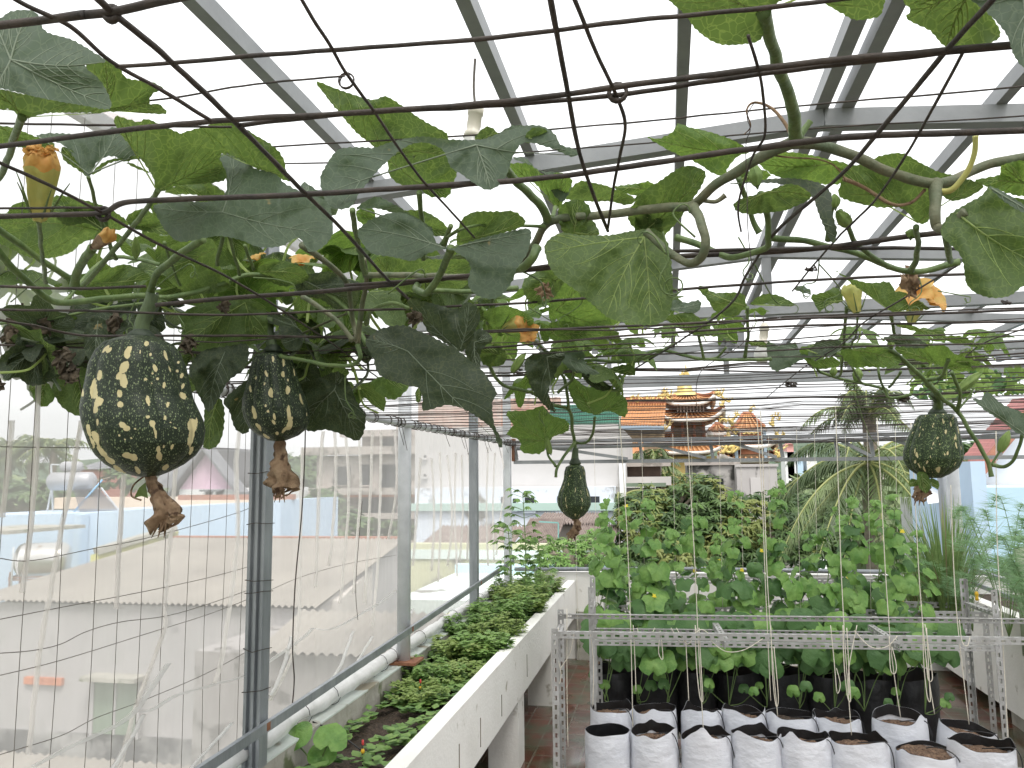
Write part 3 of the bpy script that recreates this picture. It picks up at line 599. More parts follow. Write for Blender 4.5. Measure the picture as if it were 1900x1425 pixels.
# left vine
T(V1, c1((0,490),(100,512),(250,540),(450,575),(600,600),(560,622),(400,620),(250,625),(160,650),(110,640),(60,605),(0,605),(-60,590),(-60,500)), .66, 2.2, 0, (125/2.969, 640/2.969), 'u', wr=.5)
T(V1, c1((-60,110),(0,100),(60,62),(150,55),(210,80),(250,170),(400,220),(520,290),(582,340),(470,362),(550,440),(605,540),(600,600),(450,580),(250,545),(100,510),(0,487),(-60,480)), .60, -1.1, .3, (60/2.969, 330/2.969), 't', curl=.3, wr=.7)
T(V1, c1((470,370),(580,320),(660,372),(700,430),(850,455),(940,525),(880,500),(835,525),(825,575),(870,570),(920,622),(850,628),(700,612),(600,612),(600,540),(540,450)), .72, 1.2, .3, (600/2.969, 600/2.969), 'u', wr=.6)
T(V1, c1((635,640),(760,672),(810,655),(960,720),(1150,790),(1270,830),(1210,865),(1240,990),(1000,1020),(870,1055),(840,970),(750,840),(650,720)), .85, 1.6, .4, (865/2.969, 1050/2.969), 'u')
T(V1, c1((1000,740),(1150,690),(1220,650),(1290,665),(1400,740),(1500,800),(1560,870),(1580,960),(1600,1000),(1480,960),(1300,870),(1150,800)), .98, 1.4, 0, (1540/2.969, 960/2.969), 'u')
T(V1, c1((200,750),(300,733),(520,745),(630,700),(700,760),(790,860),(700,880),(600,860),(530,900),(490,975),(430,900),(380,830),(330,790)), .9, -.7, .2, (490/2.969, 960/2.969), 't')
T(V1, c1((340,810),(400,830),(470,900),(490,975),(420,930),(350,880)), .9, 1.0, 0, (485/2.969, 970/2.969), 'u', wr=.4)
T(V1, c1((500,960),(560,900),(650,870),(780,860),(700,900),(840,960),(700,890),(600,900),(540,950)), .92, 1.2, 0, (500/2.969, 965/2.969), 'u', wr=.4)
T(V1, c1((1205,860),(1290,840),(1340,880),(1400,925),(1520,960),(1570,1010),(1700,1075),(1800,1110),(1830,1200),(1828,1300),(1760,1375),(1700,1385),(1675,1345),(1640,1310),(1550,1355),(1430,1362),(1330,1325),(1200,1300),(1000,1332),(920,1280),(870,1200),(850,1130),(1000,1110),(1150,1110),(1230,1080),(1250,1020),(1235,940)), .95, -1.1, .2, (1225/2.969, 1170/2.969), 't', curl=.25)
T(V1, c1((910,1050),(1050,1000),(1160,1010),(1250,1080),(1230,1170),(1100,1080),(960,1070)), 1.02, 1.2, 0, (1220/2.969, 1160/2.969), 'u')
T(V1, c1((-60,1200),(60,1195),(200,1190),(330,1150),(420,1100),(560,1130),(680,1200),(700,1250),(560,1290),(450,1340),(370,1400),(200,1425),(60,1370),(-60,1300)), 1.15, 1.6, 0, (590/2.969, 1280/2.969), 'u')
T(V1, c1((300,1080),(420,1090),(520,1130),(590,1200),(580,1280),(480,1230),(360,1240),(280,1150)), 1.1, 1.0, 0, (585/2.969, 1275/2.969), 'u')
T(V1, c1((-50,700),(60,700),(190,750),(300,790),(260,840),(100,810),(-50,780)), 1.05, 1.6, 0, (0, 700/2.969), 'u')
T(V1, c1((700,1190),(800,1150),(880,1220),(960,1290),(830,1280),(720,1250)), 1.1, 1.2, 0, (700/2.969, 1240/2.969), 'u')
T(V1, c4((910,120),(1000,80),(1110,60),(1190,90),(1200,200),(1270,330),(1150,370),(1000,350),(900,260),(880,160)), 1.35, 1.2, 0, (1180/2.969, 420+120/2.969), 'u')
T(V1, c4((1000,560),(1000,480),(1150,415),(1330,395),(1450,440),(1475,540),(1450,640),(1300,655),(1180,690),(1050,680),(1000,650)), 1.55, .5, 0, (1350/2.969, 420+420/2.969), 'u', wr=.6)
T(V1, c4((1040,790),(1110,690),(1250,660),(1365,655),(1350,780),(1260,850),(1210,940),(1150,1020),(1110,960),(1070,880)), 1.5, -.5, .2, (1240/2.969, 420+690/2.969), 'd')
T(V1, c4((1130,1000),(1200,940),(1235,1000),(1230,1130),(1190,1215),(1120,1215),(1125,1100)), 1.6, .3, 0, (1200/2.969, 420+950/2.969), 'u', wr=.5)
T(V1, c4((1230,960),(1340,860),(1400,830),(1380,960),(1370,1130),(1300,1120),(1260,1010)), 1.7, .2, 0, (1370/2.969, 420+860/2.969), 'd', wr=.5)
T(V1, c4((20,700),(130,630),(250,625),(330,680),(370,740),(280,850),(200,878),(150,870),(90,830),(30,850),(-10,760)), 1.5, .4, .3, (200/2.969, 420+680/2.969), 'd')
T(V1, c4((145,870),(240,850),(290,900),(300,950),(245,995),(190,960)), 1.7, .3, 0, (250/2.969, 420+870/2.969), 'b', wr=.5)
T(V1, c4((290,870),(380,790),(470,780),(560,850),(520,960),(450,1045),(360,1010),(310,950)), 1.7, .3, 0, (420/2.969, 420+800/2.969), 'u', wr=.5)
T(V1, c4((470,560),(520,500),(580,520),(590,640),(560,720),(500,740),(465,680)), 1.5, -.3, 0, (540/2.969, 420+520/2.969), 'd', wr=.6)
T(V1, c4((1625,745),(1720,735),(1770,830),(1745,950),(1700,985),(1650,900)), 1.75, -.3, 0, (1680/2.969, 420+760/2.969), 'd')
T(V1, c5((-60,900),(40,850),(110,830),(200,800),(260,860),(300,960),(350,1040),(340,1140),(300,1182),(230,1150),(130,1120),(50,1130),(-20,1080)), 1.7, .3, .2, (180/2.969+560, 420+900/2.969), 'd')
T(V1, c5((-40,290),(60,260),(160,250),(250,290),(320,320),(300,440),(200,460),(100,400),(-20,380)), 1.5, 1.0, 0, (560+20/2.969, 420+300/2.969), 'd')
T(V1, c4((1420,230),(1560,190),(1660,230),(1700,290),(1580,330),(1480,300)), 1.45, 1, 0, (1420/2.969, 420+250/2.969), 'u')
T(V1, c4((480,310),(560,250),(700,210),(830,280),(740,310),(600,330)), 1.3, 1.5, 0, (480/2.969, 420+310/2.969), 'u')
T(V1, c4((150,560),(300,480),(420,500),(460,600),(380,650),(260,600)), 1.8, 1, 0, (400/2.969, 420+520/2.969), 'u')
# centre vine
T(V2, c2_((80,450),(200,492),(380,548),(460,530),(550,580),(610,625),(700,680),(800,735),(805,770),(860,900),(850,970),(810,1030),(700,1000),(640,1022),(540,1015),(480,960),(470,890),(400,810),(300,730),(205,620),(140,540)), 1.02, .9, -.3, (560+645/2.969, 1015/2.969), 'u')
T(V2, c2_((645,1020),(700,995),(800,990),(825,1050),(790,1088),(700,1080)), 1.02, 1.4, 0, (560+650/2.969, 1020/2.969), 'b', wr=.4)
T(V2, c2_((100,990),(140,900),(200,825),(300,810),(400,812),(500,780),(650,752),(780,765),(900,770),(1000,765),(1100,730),(1250,690),(1340,700),(1400,745),(1425,795),(1520,830),(1495,866),(1380,820),(1230,785),(1165,860),(1130,960),(1080,1025),(1020,1047),(950,1010),(880,960),(820,920),(780,830),(700,790),(620,790),(540,830),(470,890),(400,960),(320,1060),(275,1135),(200,1152),(130,1100)), .77, -1.2, 0, (560+960/2.969, 800/2.969), 't', curl=.35, wr=1.5)
T(V2, c2_((1220,780),(1270,705),(1340,712),(1400,770),(1405,810),(1320,790)), .83, .8, 0, (560+1250/2.969, 760/2.969), 'u', wr=.3)
T(V2, c2_((490,850),(560,790),(660,768),(770,790),(800,850),(700,850),(600,855)), .84, 1.5, 0, (560+640/2.969, 830/2.969), 'u', wr=.4)
T(V2, c2_((950,765),(1000,705),(1040,700),(1080,735),(1070,775),(1000,772)), 1.0, .8, 0, (560+1010/2.969, 760/2.969), 'u', wr=.4)
T(V2, c2_((1080,745),(1120,710),(1180,688),(1240,700),(1180,725),(1110,745)), .95, -.6, 0, (560+1150/2.969, 720/2.969), 't', wr=.3)
T(V2, c2_((1140,905),(1250,905),(1340,965),(1420,950),(1490,995),(1450,1090),(1410,1150),(1350,1080),(1280,1010),(1180,965)), 1.15, 1.2, 0, (560+1410/2.969, 1150/2.969), 'b')
T(V2, c2_((1160,870),(1230,870),(1310,940),(1420,950),(1490,1000),(1440,1110),(1380,1060),(1340,960),(1240,905)), 1.18, -.6, 0, (560+1410/2.969, 1150/2.969), 't', wr=.4)
T(V2, c2_((1450,1095),(1480,1040),(1540,995),(1620,1010),(1700,1030),(1840,1095),(1790,1130),(1700,1110),(1600,1110)), 1.25, 1.5, 0, (560+1450/2.969, 1100/2.969), 'u')
T(V2, c2_((1720,1030),(1850,1010),(1920,1000),(1950,1050),(1880,1080),(1780,1065)), 1.3, 1.5, 0, (560+1900/2.969, 1040/2.969), 'b')
T(V2, c2_((1410,1180),(1440,1120),(1520,1100),(1580,1130),(1600,1200),(1640,1290),(1560,1300),(1450,1290)), 1.05, .4, 0, (560+1500/2.969, 1280/2.969), 'u')
T(V2, c2_((860,1350),(870,1230),(930,1175),(1040,1180),(1150,1160),(1215,1195),(1220,1230),(1100,1280),(980,1320)), 1.12, 1.0, 0, (560+880/2.969, 1330/2.969), 'u')
T(V2, c2_((300,1150),(400,1085),(480,1110),(600,1180),(720,1260),(700,1300),(560,1200),(420,1150)), 1.05, .6, 0, (560+330/2.969, 1150/2.969), 't', wr=.5)
T(V2, c2_((295,1180),(350,1130),(400,1160),(400,1220),(340,1240)), 1.08, .9, 0, (560+300/2.969, 1170/2.969), 'b', wr=.4)
T(V2, c2_((560,1165),(660,1160),(760,1210),(810,1270),(790,1300),(700,1290),(620,1210)), 1.2, 1.1, 0, (560+600/2.969, 1190/2.969), 'u')
T(V2, c2_((0,1010),(60,1030),(130,1090),(200,1150),(170,1190),(100,1190),(0,1150)), 1.1, -.5, 0, (560+60/2.969, 1100/2.969), 't')
T(V2, S(0,0,1, [(664,428),(695,404),(742,394),(779,411),(802,431),(810,450),(838,461),(862,452),(900,440),(935,432),(975,424),(986,432),(978,470),(958,500),(952,520),(930,548),(908,555),(880,545),(868,525),(873,498),(862,478),(830,462),(796,470),(765,484),(729,477),(690,470),(672,450)]), .92, -.9, .1, (830, 462), 't', curl=.15, wr=1.1)
T(V2, S(0,0,1, [(850,450),(856,415),(875,395),(905,392),(950,395),(975,410),(960,425),(900,440)]), .97, .9, 0, (856, 446), 'u', wr=.5)
T(V2, S(0,0,1, [(1012,452),(1040,432),(1075,436),(1130,436),(1175,428),(1215,425),(1240,452),(1247,505),(1248,555),(1238,590),(1212,603),(1170,600),(1130,590),(1100,565),(1070,540),(1030,510),(1014,480)]), .98, -.55, .2, (1195, 440), 'u', wr=.7)
T(V2, S(0,0,1, [(1185,430),(1165,400),(1190,360),(1225,335),(1270,308),(1308,318),(1302,345),(1285,370),(1258,410),(1225,440)]), 1.02, .8, 0, (1200, 425), 'u')
T(V2, c5((350,640),(380,600),(450,560),(560,545),(640,575),(700,598),(760,630),(870,690),(930,740),(1000,800),(1075,920),(1050,960),(1060,1090),(1105,1185),(1090,1222),(1050,1120),(1000,1075),(900,1010),(800,985),(670,1015),(665,940),(640,890),(560,870),(430,820),(390,720)), 1.12, -.8, .2, (560+585/2.969, 420+690/2.969), 'd', curl=.15, wr=.9)
T(V2, c5((590,400),(700,420),(850,455),(900,420),(960,435),(985,500),(960,560),(930,640),(880,690),(800,650),(740,610),(700,590),(660,520),(600,460)), 1.25, .3, 0, (560+870/2.969, 420+690/2.969), 'd')
T(V2, c5((900,660),(960,570),(1020,580),(1050,630),(990,680),(980,780),(920,740)), 1.28, -.3, 0, (560+950/2.969, 420+640/2.969), 'd', wr=.5)
T(V2, c5((400,180),(560,160),(700,180),(860,180),(930,200),(900,330),(760,350),(560,360),(400,330)), 1.35, 1.6, 0, (560+500/2.969, 420+300/2.969), 'u')
T(V2, c5((380,860),(480,820),(590,870),(560,920),(510,955),(440,930)), 1.6, .3, 0, (560+450/2.969, 420+830/2.969), 'b', wr=.5)
T(V2, c5((630,900),(650,880),(660,940),(640,975),(625,940)), 1.3, .1, 0, (560+645/2.969, 420+885/2.969), 'u', wr=.2)
T(V2, c5((1220,300),(1330,240),(1450,270),(1400,380),(1330,430),(1240,400)), 1.3, .4, 0, (560+1420/2.969, 420+280/2.969), 'u')
T(V4, c5((1440,300),(1530,330),(1600,430),(1700,510),(1690,560),(1580,620),(1500,600),(1400,500),(1370,400)), 1.75, 1.3, 0, (560+1400/2.969, 420+460/2.969), 'b')
T(V4, c5((1000,480),(1100,440),(1200,460),(1280,520),(1200,590),(1080,580)), 1.7, 1.3, 0, (560+1050/2.969, 420+560/2.969), 'b')
T(V4, c5((1340,560),(1430,520),(1580,560),(1660,610),(1500,630),(1400,640)), 1.75, 1.3, 0, (560+1400/2.969, 420+600/2.969), 'b')
T(V4, c5((1230,740),(1330,690),(1450,700),(1400,800),(1360,920),(1400,1020),(1340,990),(1260,880)), 1.9, .2, 0, (560+1350/2.969, 420+720/2.969), 'd')
T(V4, c5((1420,710),(1500,680),(1560,700),(1560,750),(1640,810),(1580,815),(1480,790)), 1.9, -.6, 0, (560+1430/2.969, 420+720/2.969), 't')
T(V4, c5((1540,800),(1620,810),(1680,800),(1660,850),(1720,890),(1640,905),(1570,860)), 2.0, -.3, 0, (560+1560/2.969, 420+820/2.969), 'd')
T(V4, c5((1680,790),(1780,760),(1825,770),(1835,820),(1740,810)), 2.0, 1, 0, (560+1700/2.969, 420+790/2.969), 'u')
T(V4, c5((980,680),(1080,650),(1130,720),(1090,770),(1000,760)), 1.8, .8, 0, (560+1100/2.969, 420+700/2.969), 'u')
T(V4, c5((1130,1020),(1230,1015),(1290,1000),(1330,988),(1375,1040),(1460,1070),(1468,1125),(1385,1160),(1335,1235),(1290,1255),(1210,1240),(1200,1180),(1128,1145),(1165,1095),(1140,1060)), 2.25, .25, .1, (560+1343/2.969, 420+1182/2.969), 'b', wr=.7)
T(V4, c5((1475,920),(1470,860),(1500,835),(1560,880),(1640,890),(1720,900),(1790,960),(1780,1050),(1690,1015),(1625,1040),(1610,1035),(1530,1010)), 2.1, .25, 0, (560+1615/2.969, 420+1040/2.969), 'b', wr=.7)
# upper right vine
T(V3, c3_((150,-10),(60,-120),(200,-300),(500,-350),(850,-250),(1000,-200),(1230,-150),(1205,60),(1190,82),(1080,98),(1000,62),(900,5),(800,-30),(700,10),(655,45),(622,90),(620,180),(560,212),(410,217),(300,150),(240,72)), .62, 1.3, 0, (1180+625/2.639, 60/2.639), 'u', wr=.5)
T(V3, c3_((1310,0),(1345,48),(1325,92),(1440,152),(1520,232),(1640,235),(1782,180),(1730,60),(1640,-60),(1400,-80)), .6, 1.3, 0, (1180+1640/2.639, -50/2.639), 'u', wr=.4)
T(V3, c3_((1600,-60),(1680,30),(1760,100),(1820,180),(1850,270),(1910,335),(2000,300),(2000,-60)), .55, -.8, 0, (1900, 0), 't', wr=.4)
T(V3, c3_((55,670),(110,680),(180,645),(205,605),(260,622),(340,640),(460,680),(560,740),(500,765),(445,830),(440,862),(380,850),(300,800),(150,730)), 1.0, .9, 0, (1180+520/2.639, 750/2.639), 'b', wr=.7)
T(V3, c3_((605,790),(720,745),(860,760),(960,785),(1030,800),(1080,850),(1000,900),(880,900),(750,880),(660,850)), 1.05, 1.5, 0, (1180+960/2.639, 800/2.639), 'b')
T(V3, c3_((1020,820),(1130,800),(1190,765),(1300,750),(1400,800),(1480,840),(1560,860),(1700,905),(1640,960),(1550,985),(1480,960),(1440,1070),(1385,1095),(1300,1020),(1180,1015),(1000,965),(1010,880)), 1.0, 1.0, 0, (1180+1380/2.639, 1090/2.639), 'u')
T(V3, c3_((445,900),(560,890),(700,872),(860,885),(950,935),(960,1030),(985,1140),(962,1190),(920,1110),(895,1050),(860,965),(780,960),(700,900)), .95, -.8, 0, (1180+620/2.639, 910/2.639), 'd')
T(V3, c3_((475,1010),(520,970),(620,945),(760,900),(860,960),(760,1020),(700,1035),(540,1048)), .96, 1.2, 0, (1180+640/2.639, 940/2.639), 'u', wr=.6)
T(V3, c3_((490,860),(540,840),(620,830),(660,860),(600,890),(520,890)), 1.1, 1, 0, (1180+500/2.639, 880/2.639), 'b')
T(V3, c3_((1660,885),(1780,855),(1790,810),(1920,790),(1960,900),(1900,960),(1770,930)), 1.0, 1.2, 0, (1900, 340), 'b')
T(V3, S(0,0,1, [(1745,432),(1760,400),(1790,380),(1822,362),(1838,345),(1866,362),(1905,372),(1950,400),(1950,500),(1900,530),(1870,550),(1830,551),(1795,530),(1785,480),(1765,455)]), .9, -.35, -.1, (1775, 395), 'u', wr=.7)
T(V3, S(0,0,1, [(1835,346),(1860,355),(1900,380),(1940,410),(1900,395),(1865,375)]), .88, -1, 0, (1840, 350), 't', wr=.2)
T(V3, c3_((0,1000),(0,960),(80,930),(60,1000),(140,1100),(80,1180),(0,1150)), 1.05, .8, 0, (1180, 990/2.639), 'u')
# far right vine
T(V5, c6((978,58),(1040,92),(1140,118),(1240,115),(1270,160),(1310,162),(1370,200),(1440,248),(1350,245),(1260,262),(1180,208),(1060,125)), 1.8, .5, 0, (1180+1250/2.639, 480+258/2.639), 'u', wr=.7)
T(V5, c6((298,140),(340,135),(380,165),(520,170),(532,230),(490,282),(420,272),(380,250),(350,200)), 1.8, .5, 0, (1180+530/2.639, 480+228/2.639), 'u', wr=.7)
T(V5, c6((558,225),(620,175),(700,180),(750,205),(785,228),(720,232),(640,222)), 1.85, .5, 0, (1180+560/2.639, 480+222/2.639), 'u', wr=.6)
T(V5, c6((858,180),(920,165),(980,140),(1015,190),(1000,215),(940,225),(900,262),(880,230)), 1.8, .4, 0, (1180+1010/2.639, 480+205/2.639), 'u', wr=.6)
T(V5, c6((775,150),(810,130),(860,160),(850,175)), 1.8, -.4, 0, (1180+850/2.639, 480+170/2.639), 't', wr=.3)
T(V5, c6((640,412),(700,425),(780,410),(800,450),(885,470),(800,500),(740,535),(665,542)), 2.1, -.4, 0, (1180+870/2.639, 480+465/2.639), 't', wr=.7)
T(V5, c6((850,450),(900,400),(1000,400),(1055,440),(990,455),(960,480),(880,470)), 2.1, -.3, 0, (1180+1040/2.639, 480+440/2.639), 'd', wr=.6)
T(V5, c6((1000,455),(1060,440),(1200,435),(1270,470),(1300,505),(1240,532),(1130,530),(1060,530)), 2.0, .9, 0, (1180+1060/2.639, 480+445/2.639), 'b')
T(V5, c6((1210,390),(1290,370),(1370,385),(1430,430),(1350,440),(1270,420)), 2.0, -.5, 0, (1180+1390/2.639, 480+420/2.639), 'd', wr=.6)
T(V5, c6((1270,430),(1400,440),(1500,420),(1560,465),(1620,490),(1640,545),(1560,550),(1480,520),(1380,500),(1300,470)), 2.0, .9, 0, (1180+1500/2.639, 480+540/2.639), 'b')
T(V5, c6((1560,500),(1640,495),(1710,518),(1620,525)), 2.0, .9, 0, (1180+1570/2.639, 480+505/2.639), 'b', wr=.4)
T(V5, c6((1270,325),(1330,315),(1400,345),(1500,350),(1515,380),(1490,393),(1380,360)), 1.95, .9, 0, (1180+1280/2.639, 480+330/2.639), 'u', wr=.6)
T(V5, c6((1500,380),(1600,380),(1660,410),(1722,432),(1640,430),(1540,410)), 2.0, .9, 0, (1180+1510/2.639, 480+385/2.639), 'u', wr=.6)
T(V5, c6((1648,685),(1690,690),(1720,650),(1790,710),(1860,740),(1910,770),(1910,860),(1860,850),(1800,800),(1720,750)), 2.1, -.6, .2, (1900, 805), 't', wr=.7)
T(V5, c6((130,290),(180,275),(265,262),(320,300),(370,345),(430,365),(465,405),(380,380),(290,378),(220,335)), 1.9, .4, 0, (1180+300/2.639, 480+385/2.639), 'u', wr=.7)
T(V5, c6((140,235),(190,200),(240,215),(315,205),(300,262),(200,258)), 1.9, -.5, 0, (1180+150/2.639, 480+250/2.639), 't', wr=.5)
T(V5, c6((540,405),(600,400),(640,415),(640,435),(570,425)), 2.1, .6, 0, (1180+550/2.639, 480+405/2.639), 'u', wr=.4)
T(V5, c6((800,440),(850,430),(840,470),(880,500),(960,480),(1000,520),(900,540),(830,500)), 2.1, .7, 0, (1180+820/2.639, 480+440/2.639), 'b', wr=.5)
# ---------------------------------------------------------------- stems, stalks, tendrils
# left vine
stem(V1, [(-20, 440, 1.1), (0, 470, 1.12), (60, 530, 1.2), (105, 560, 1.25), (190, 555, 1.27), (262, 548, 1.29), (275, 552, 1.3)], .008, .008)
stem(V1, [(-20, 415, 1.0), (60, 470, 1.08), (135, 520, 1.15)], .007, .0065)
stem(V1, [(42, 215, .68), (25, 260, .75), (8, 310, .85), (-20, 360, .95)], .005, .006, name='stalk')
stem(V1, [(292, 355, .87), (262, 400, .98), (215, 460, 1.1), (150, 535, 1.22)], .004, .006, name='stalk')
stem(V1, [(164, 330, .95), (178, 380, 1.02), (195, 430, 1.1), (215, 480, 1.2)], .003, .005, name='stalk')
stem(V1, [(375, 445, 1.1), (330, 475, 1.15), (290, 510, 1.22), (278, 545, 1.28)], .0075, .0085, name='stalk')
stem(V1, [(413, 437, 1.15), (403, 490, 1.25)], .004, name='stalk')
stem(V1, [(425, 437, 1.15), (445, 510, 1.3)], .0035, name='stalk')
stem(V1, [(455, 455, 1.2), (470, 500, 1.3)], .0035, name='stalk')
stem(V1, [(305, 450, 1.2), (322, 500, 1.3), (335, 530, 1.35)], .0035, name='stalk')
stem(V1, [(120, 560, 1.3), (200, 480, 1.4), (300, 490, 1.4)], .005, name='stalk')
stem(V1, [(275, 552, 1.3), (340, 548, 1.35), (400, 530, 1.4), (470, 510, 1.45), (560, 522, 1.5), (640, 570, 1.5), (680, 640, 1.45)], .007, .006)
stem(V1, [(560, 455, 1.2), (640, 520, 1.35), (655, 590, 1.45), (664, 640, 1.45)], .007, .006, m_stemg)
stem(V1, [(560, 550, 1.4), (620, 590, 1.4), (655, 632, 1.4)], .006, .006, m_stemg)
stem(V1, [(664, 640, 1.42), (668, 665, 1.42), (640, 680, 1.45), (560, 668, 1.5), (520, 660, 1.55)], .006, .005)
stem(V1, [(664, 635, 1.42), (672, 560, 1.38), (680, 520, 1.32), (675, 480, 1.28)], .007, .005, m_stemg)
stem(V1, [(680, 600, 1.42), (690, 575, 1.35), (730, 563, 1.3), (760, 572, 1.3)], .006, .004)
stem(V1, [(500, 650, 1.7), (480, 655, 1.7), (430, 690, 1.7), (300, 700, 1.8)], .004)
stem(V1, [(0, 600, 1.5), (100, 590, 1.5), (200, 570, 1.5), (300, 560, 1.5)], .004)
stem(V1, [(520, 640, 1.7), (600, 600, 1.65), (660, 575, 1.6)], .004, .003, m_stemg)
# centre vine
stem(V2, [(676, 510, 1.3), (740, 510, 1.28), (800, 513, 1.22), (880, 512, 1.18), (950, 497, 1.12), (990, 452, 1.08), (1018, 412, 1.05), (1080, 402, 1.04), (1170, 392, 1.02), (1240, 385, 1.0), (1285, 379, .98), (1330, 342, .95), (1370, 318, .93), (1420, 283, .9), (1470, 262, .88)], .0065, .0085, m_stemg)
stem(V2, [(930, 300, .88), (960, 340, .93), (1000, 375, 1.0), (1016, 408, 1.05)], .006, .008, name='stalk')
stem(V2, [(778, 358, 1.03), (783, 420, 1.1), (786, 480, 1.2)], .0045, .005, name='stalk')
stem(V2, [(655, 390, .95), (658, 420, 1.0), (668, 470, 1.15), (676, 505, 1.28)], .0045, .0065, name='stalk')
stem(V2, [(838, 462, .93), (826, 490, .98), (812, 520, 1.02), (790, 542, 1.05), (772, 538, 1.1), (775, 528, 1.15)], .0065, .0065, name='stalk')
stem(V2, [(995, 460, 1.0), (988, 480, .99), (970, 497, 1.0), (950, 502, 1.04)], .0075, name='stalk')
stem(V2, [(1030, 385, 1.1), (1025, 405, 1.08)], .004, name='stalk')
stem(V2, [(1285, 385, .97), (1300, 410, .93), (1308, 445, .92), (1300, 478, .93), (1275, 488, .95), (1235, 462, .97), (1200, 430, .98)], .008, .006, m_stemg, 'stalk')
stem(V2, [(850, 425, .92), (832, 440, .94), (870, 419, .94), (930, 417, 1.0), (1010, 419, 1.04)], .0018, .0028, name='tendril')
stem(V2, [(1300, 372, .97), (1325, 375, .98), (1345, 363, .98)], .003, .004, m_stemg, 'stalk')
stem(V2, [(820, 455, 1.1), (838, 420, 1.05)], .006, .004, name='stalk')
stem(V2, [(800, 540, 1.3), (900, 540, 1.35), (960, 535, 1.4)], .006)
# upper right vine
stem(V3, [(1470, 262, .88), (1530, 272, .9), (1600, 297, .93), (1660, 322, .96), (1735, 340, .98), (1800, 318, 1.0), (1850, 302, 1.0), (1930, 288, 1.0)], .0085, .0075, m_stemg)
stem(V3, [(1415, 22, .63), (1428, 70, .67), (1450, 140, .75), (1470, 200, .82), (1476, 255, .88)], .0065, .009, name='stalk')
stem(V3, [(1480, 255, .88), (1492, 240, .88), (1503, 226, .88)], .006, .004, name='stalk')
stem(V3, [(1470, 258, .88), (1455, 228, .88), (1430, 200, .88), (1400, 190, .88), (1388, 205, .88), (1395, 235, .89), (1382, 250, .9)], .003, .0006, m_dry, 'tendril')
stem(V3, [(1735, 340, .98), (1735, 370, .96), (1733, 400, .95), (1738, 422, .95), (1755, 422, .93), (1790, 392, .91)], .0095, .006, m_stemg, 'stalk')
stem(V3, [(1745, 355, .97), (1770, 350, .96), (1795, 320, .95), (1808, 285, .94), (1811, 252, .93)], .005, .0035, M('yellow_stalk', (.5, .46, .14), (.4, .4, .12), 20), 'stalk')
stem(V3, [(1715, 352, .98), (1690, 375, .98), (1650, 378, .97), (1600, 345, .96), (1565, 330, .95)], .0022, .003, m_dry, 'tendril')
stem(V3, [(1430, 285, .9), (1480, 292, .9), (1540, 303, .93), (1570, 335, .95)], .0012, .0012, m_dry, 'tendril')
stem(V3, [(1412, 360, .96), (1423, 400, 1.0), (1424, 440, 1.02), (1418, 462, 1.04), (1360, 478, 1.08), (1310, 460, 1.1), (1255, 440, 1.12)], .005, .006, name='stalk')
stem(V3, [(1424, 440, 1.1), (1520, 453, 1.12), (1590, 470, 1.14), (1640, 490, 1.16), (1690, 505, 1.18), (1780, 485, 1.18)], .0055, .0055)
stem(V3, [(1700, 420, 1.0), (1704, 450, 1.06), (1700, 480, 1.12), (1690, 503, 1.17)], .004, .0055, name='stalk')
stem(V3, [(1536, 445, 1.05), (1537, 410, 1.02), (1545, 380, 1.0)], .005, .003, name='stalk')
stem(V3, [(1555, 390, 1.02), (1572, 420, 1.05), (1590, 455, 1.1), (1650, 495, 1.16)], .004, .0045, name='stalk')
stem(V3, [(1755, 440, 1.05), (1765, 485, 1.15)], .006, .0045, name='stalk')
stem(V3, [(1372, 330, 1.0), (1395, 400, 1.05), (1410, 430, 1.06)], .004, .0055, name='stalk')
# light vine with the small pumpkin
stem(V4, [(905, 670, 2.0), (930, 712, 2.05), (985, 728, 2.1), (1020, 750, 2.15), (1055, 760, 2.2), (1063, 800, 2.25), (1066, 822, 2.3), (1068, 835, 2.3)], .006, .007)
stem(V4, [(1066, 820, 2.28), (1048, 845, 2.25), (1033, 868, 2.22), (1031, 886, 2.22)], .006, .005)
stem(V4, [(1066, 820, 2.3), (1085, 822, 2.28), (1098, 810, 2.25), (1104, 775, 2.15)], .006, .0045, name='stalk')
stem(V4, [(1012, 819, 2.26), (1018, 845, 2.25), (1030, 865, 2.22)], .004, .005, name='stalk')
stem(V4, [(1055, 760, 2.2), (1050, 715, 2.1), (1035, 680, 2.0), (1000, 640, 1.9), (960, 610, 1.8)], .0055, .005)
stem(V4, [(985, 728, 2.1), (1008, 700, 2.0), (1030, 662, 1.9)], .0045, name='stalk')
stem(V4, [(1035, 728, 2.1), (1060, 705, 2.05), (1080, 670, 2.0), (1180, 670, 2.0), (1250, 640, 1.95)], .005)
stem(V4, [(1112, 705, 2.0), (1130, 722, 2.0), (1148, 722, 2.0), (1156, 705, 2.0), (1148, 696, 2.0)], .006, .005, name='stalk')
stem(V4, [(905, 600, 1.75), (915, 550, 1.65), (930, 530, 1.6)], .005, name='stalk')
stem(V4, [(1180, 665, 1.95), (1225, 650, 1.95), (1300, 666, 1.95), (1380, 668, 1.95), (1430, 667, 1.98)], .0055, .0055)
stem(V4, [(1305, 665, 1.95), (1300, 640, 1.92), (1296, 620, 1.9)], .0045, name='stalk')
stem(V4, [(1305, 667, 1.95), (1330, 664, 1.95), (1348, 645, 1.93)], .0045, .004, name='stalk')
stem(V4, [(1382, 662, 1.95), (1388, 620, 1.9), (1387, 570, 1.85)], .0055, .0045, name='stalk')
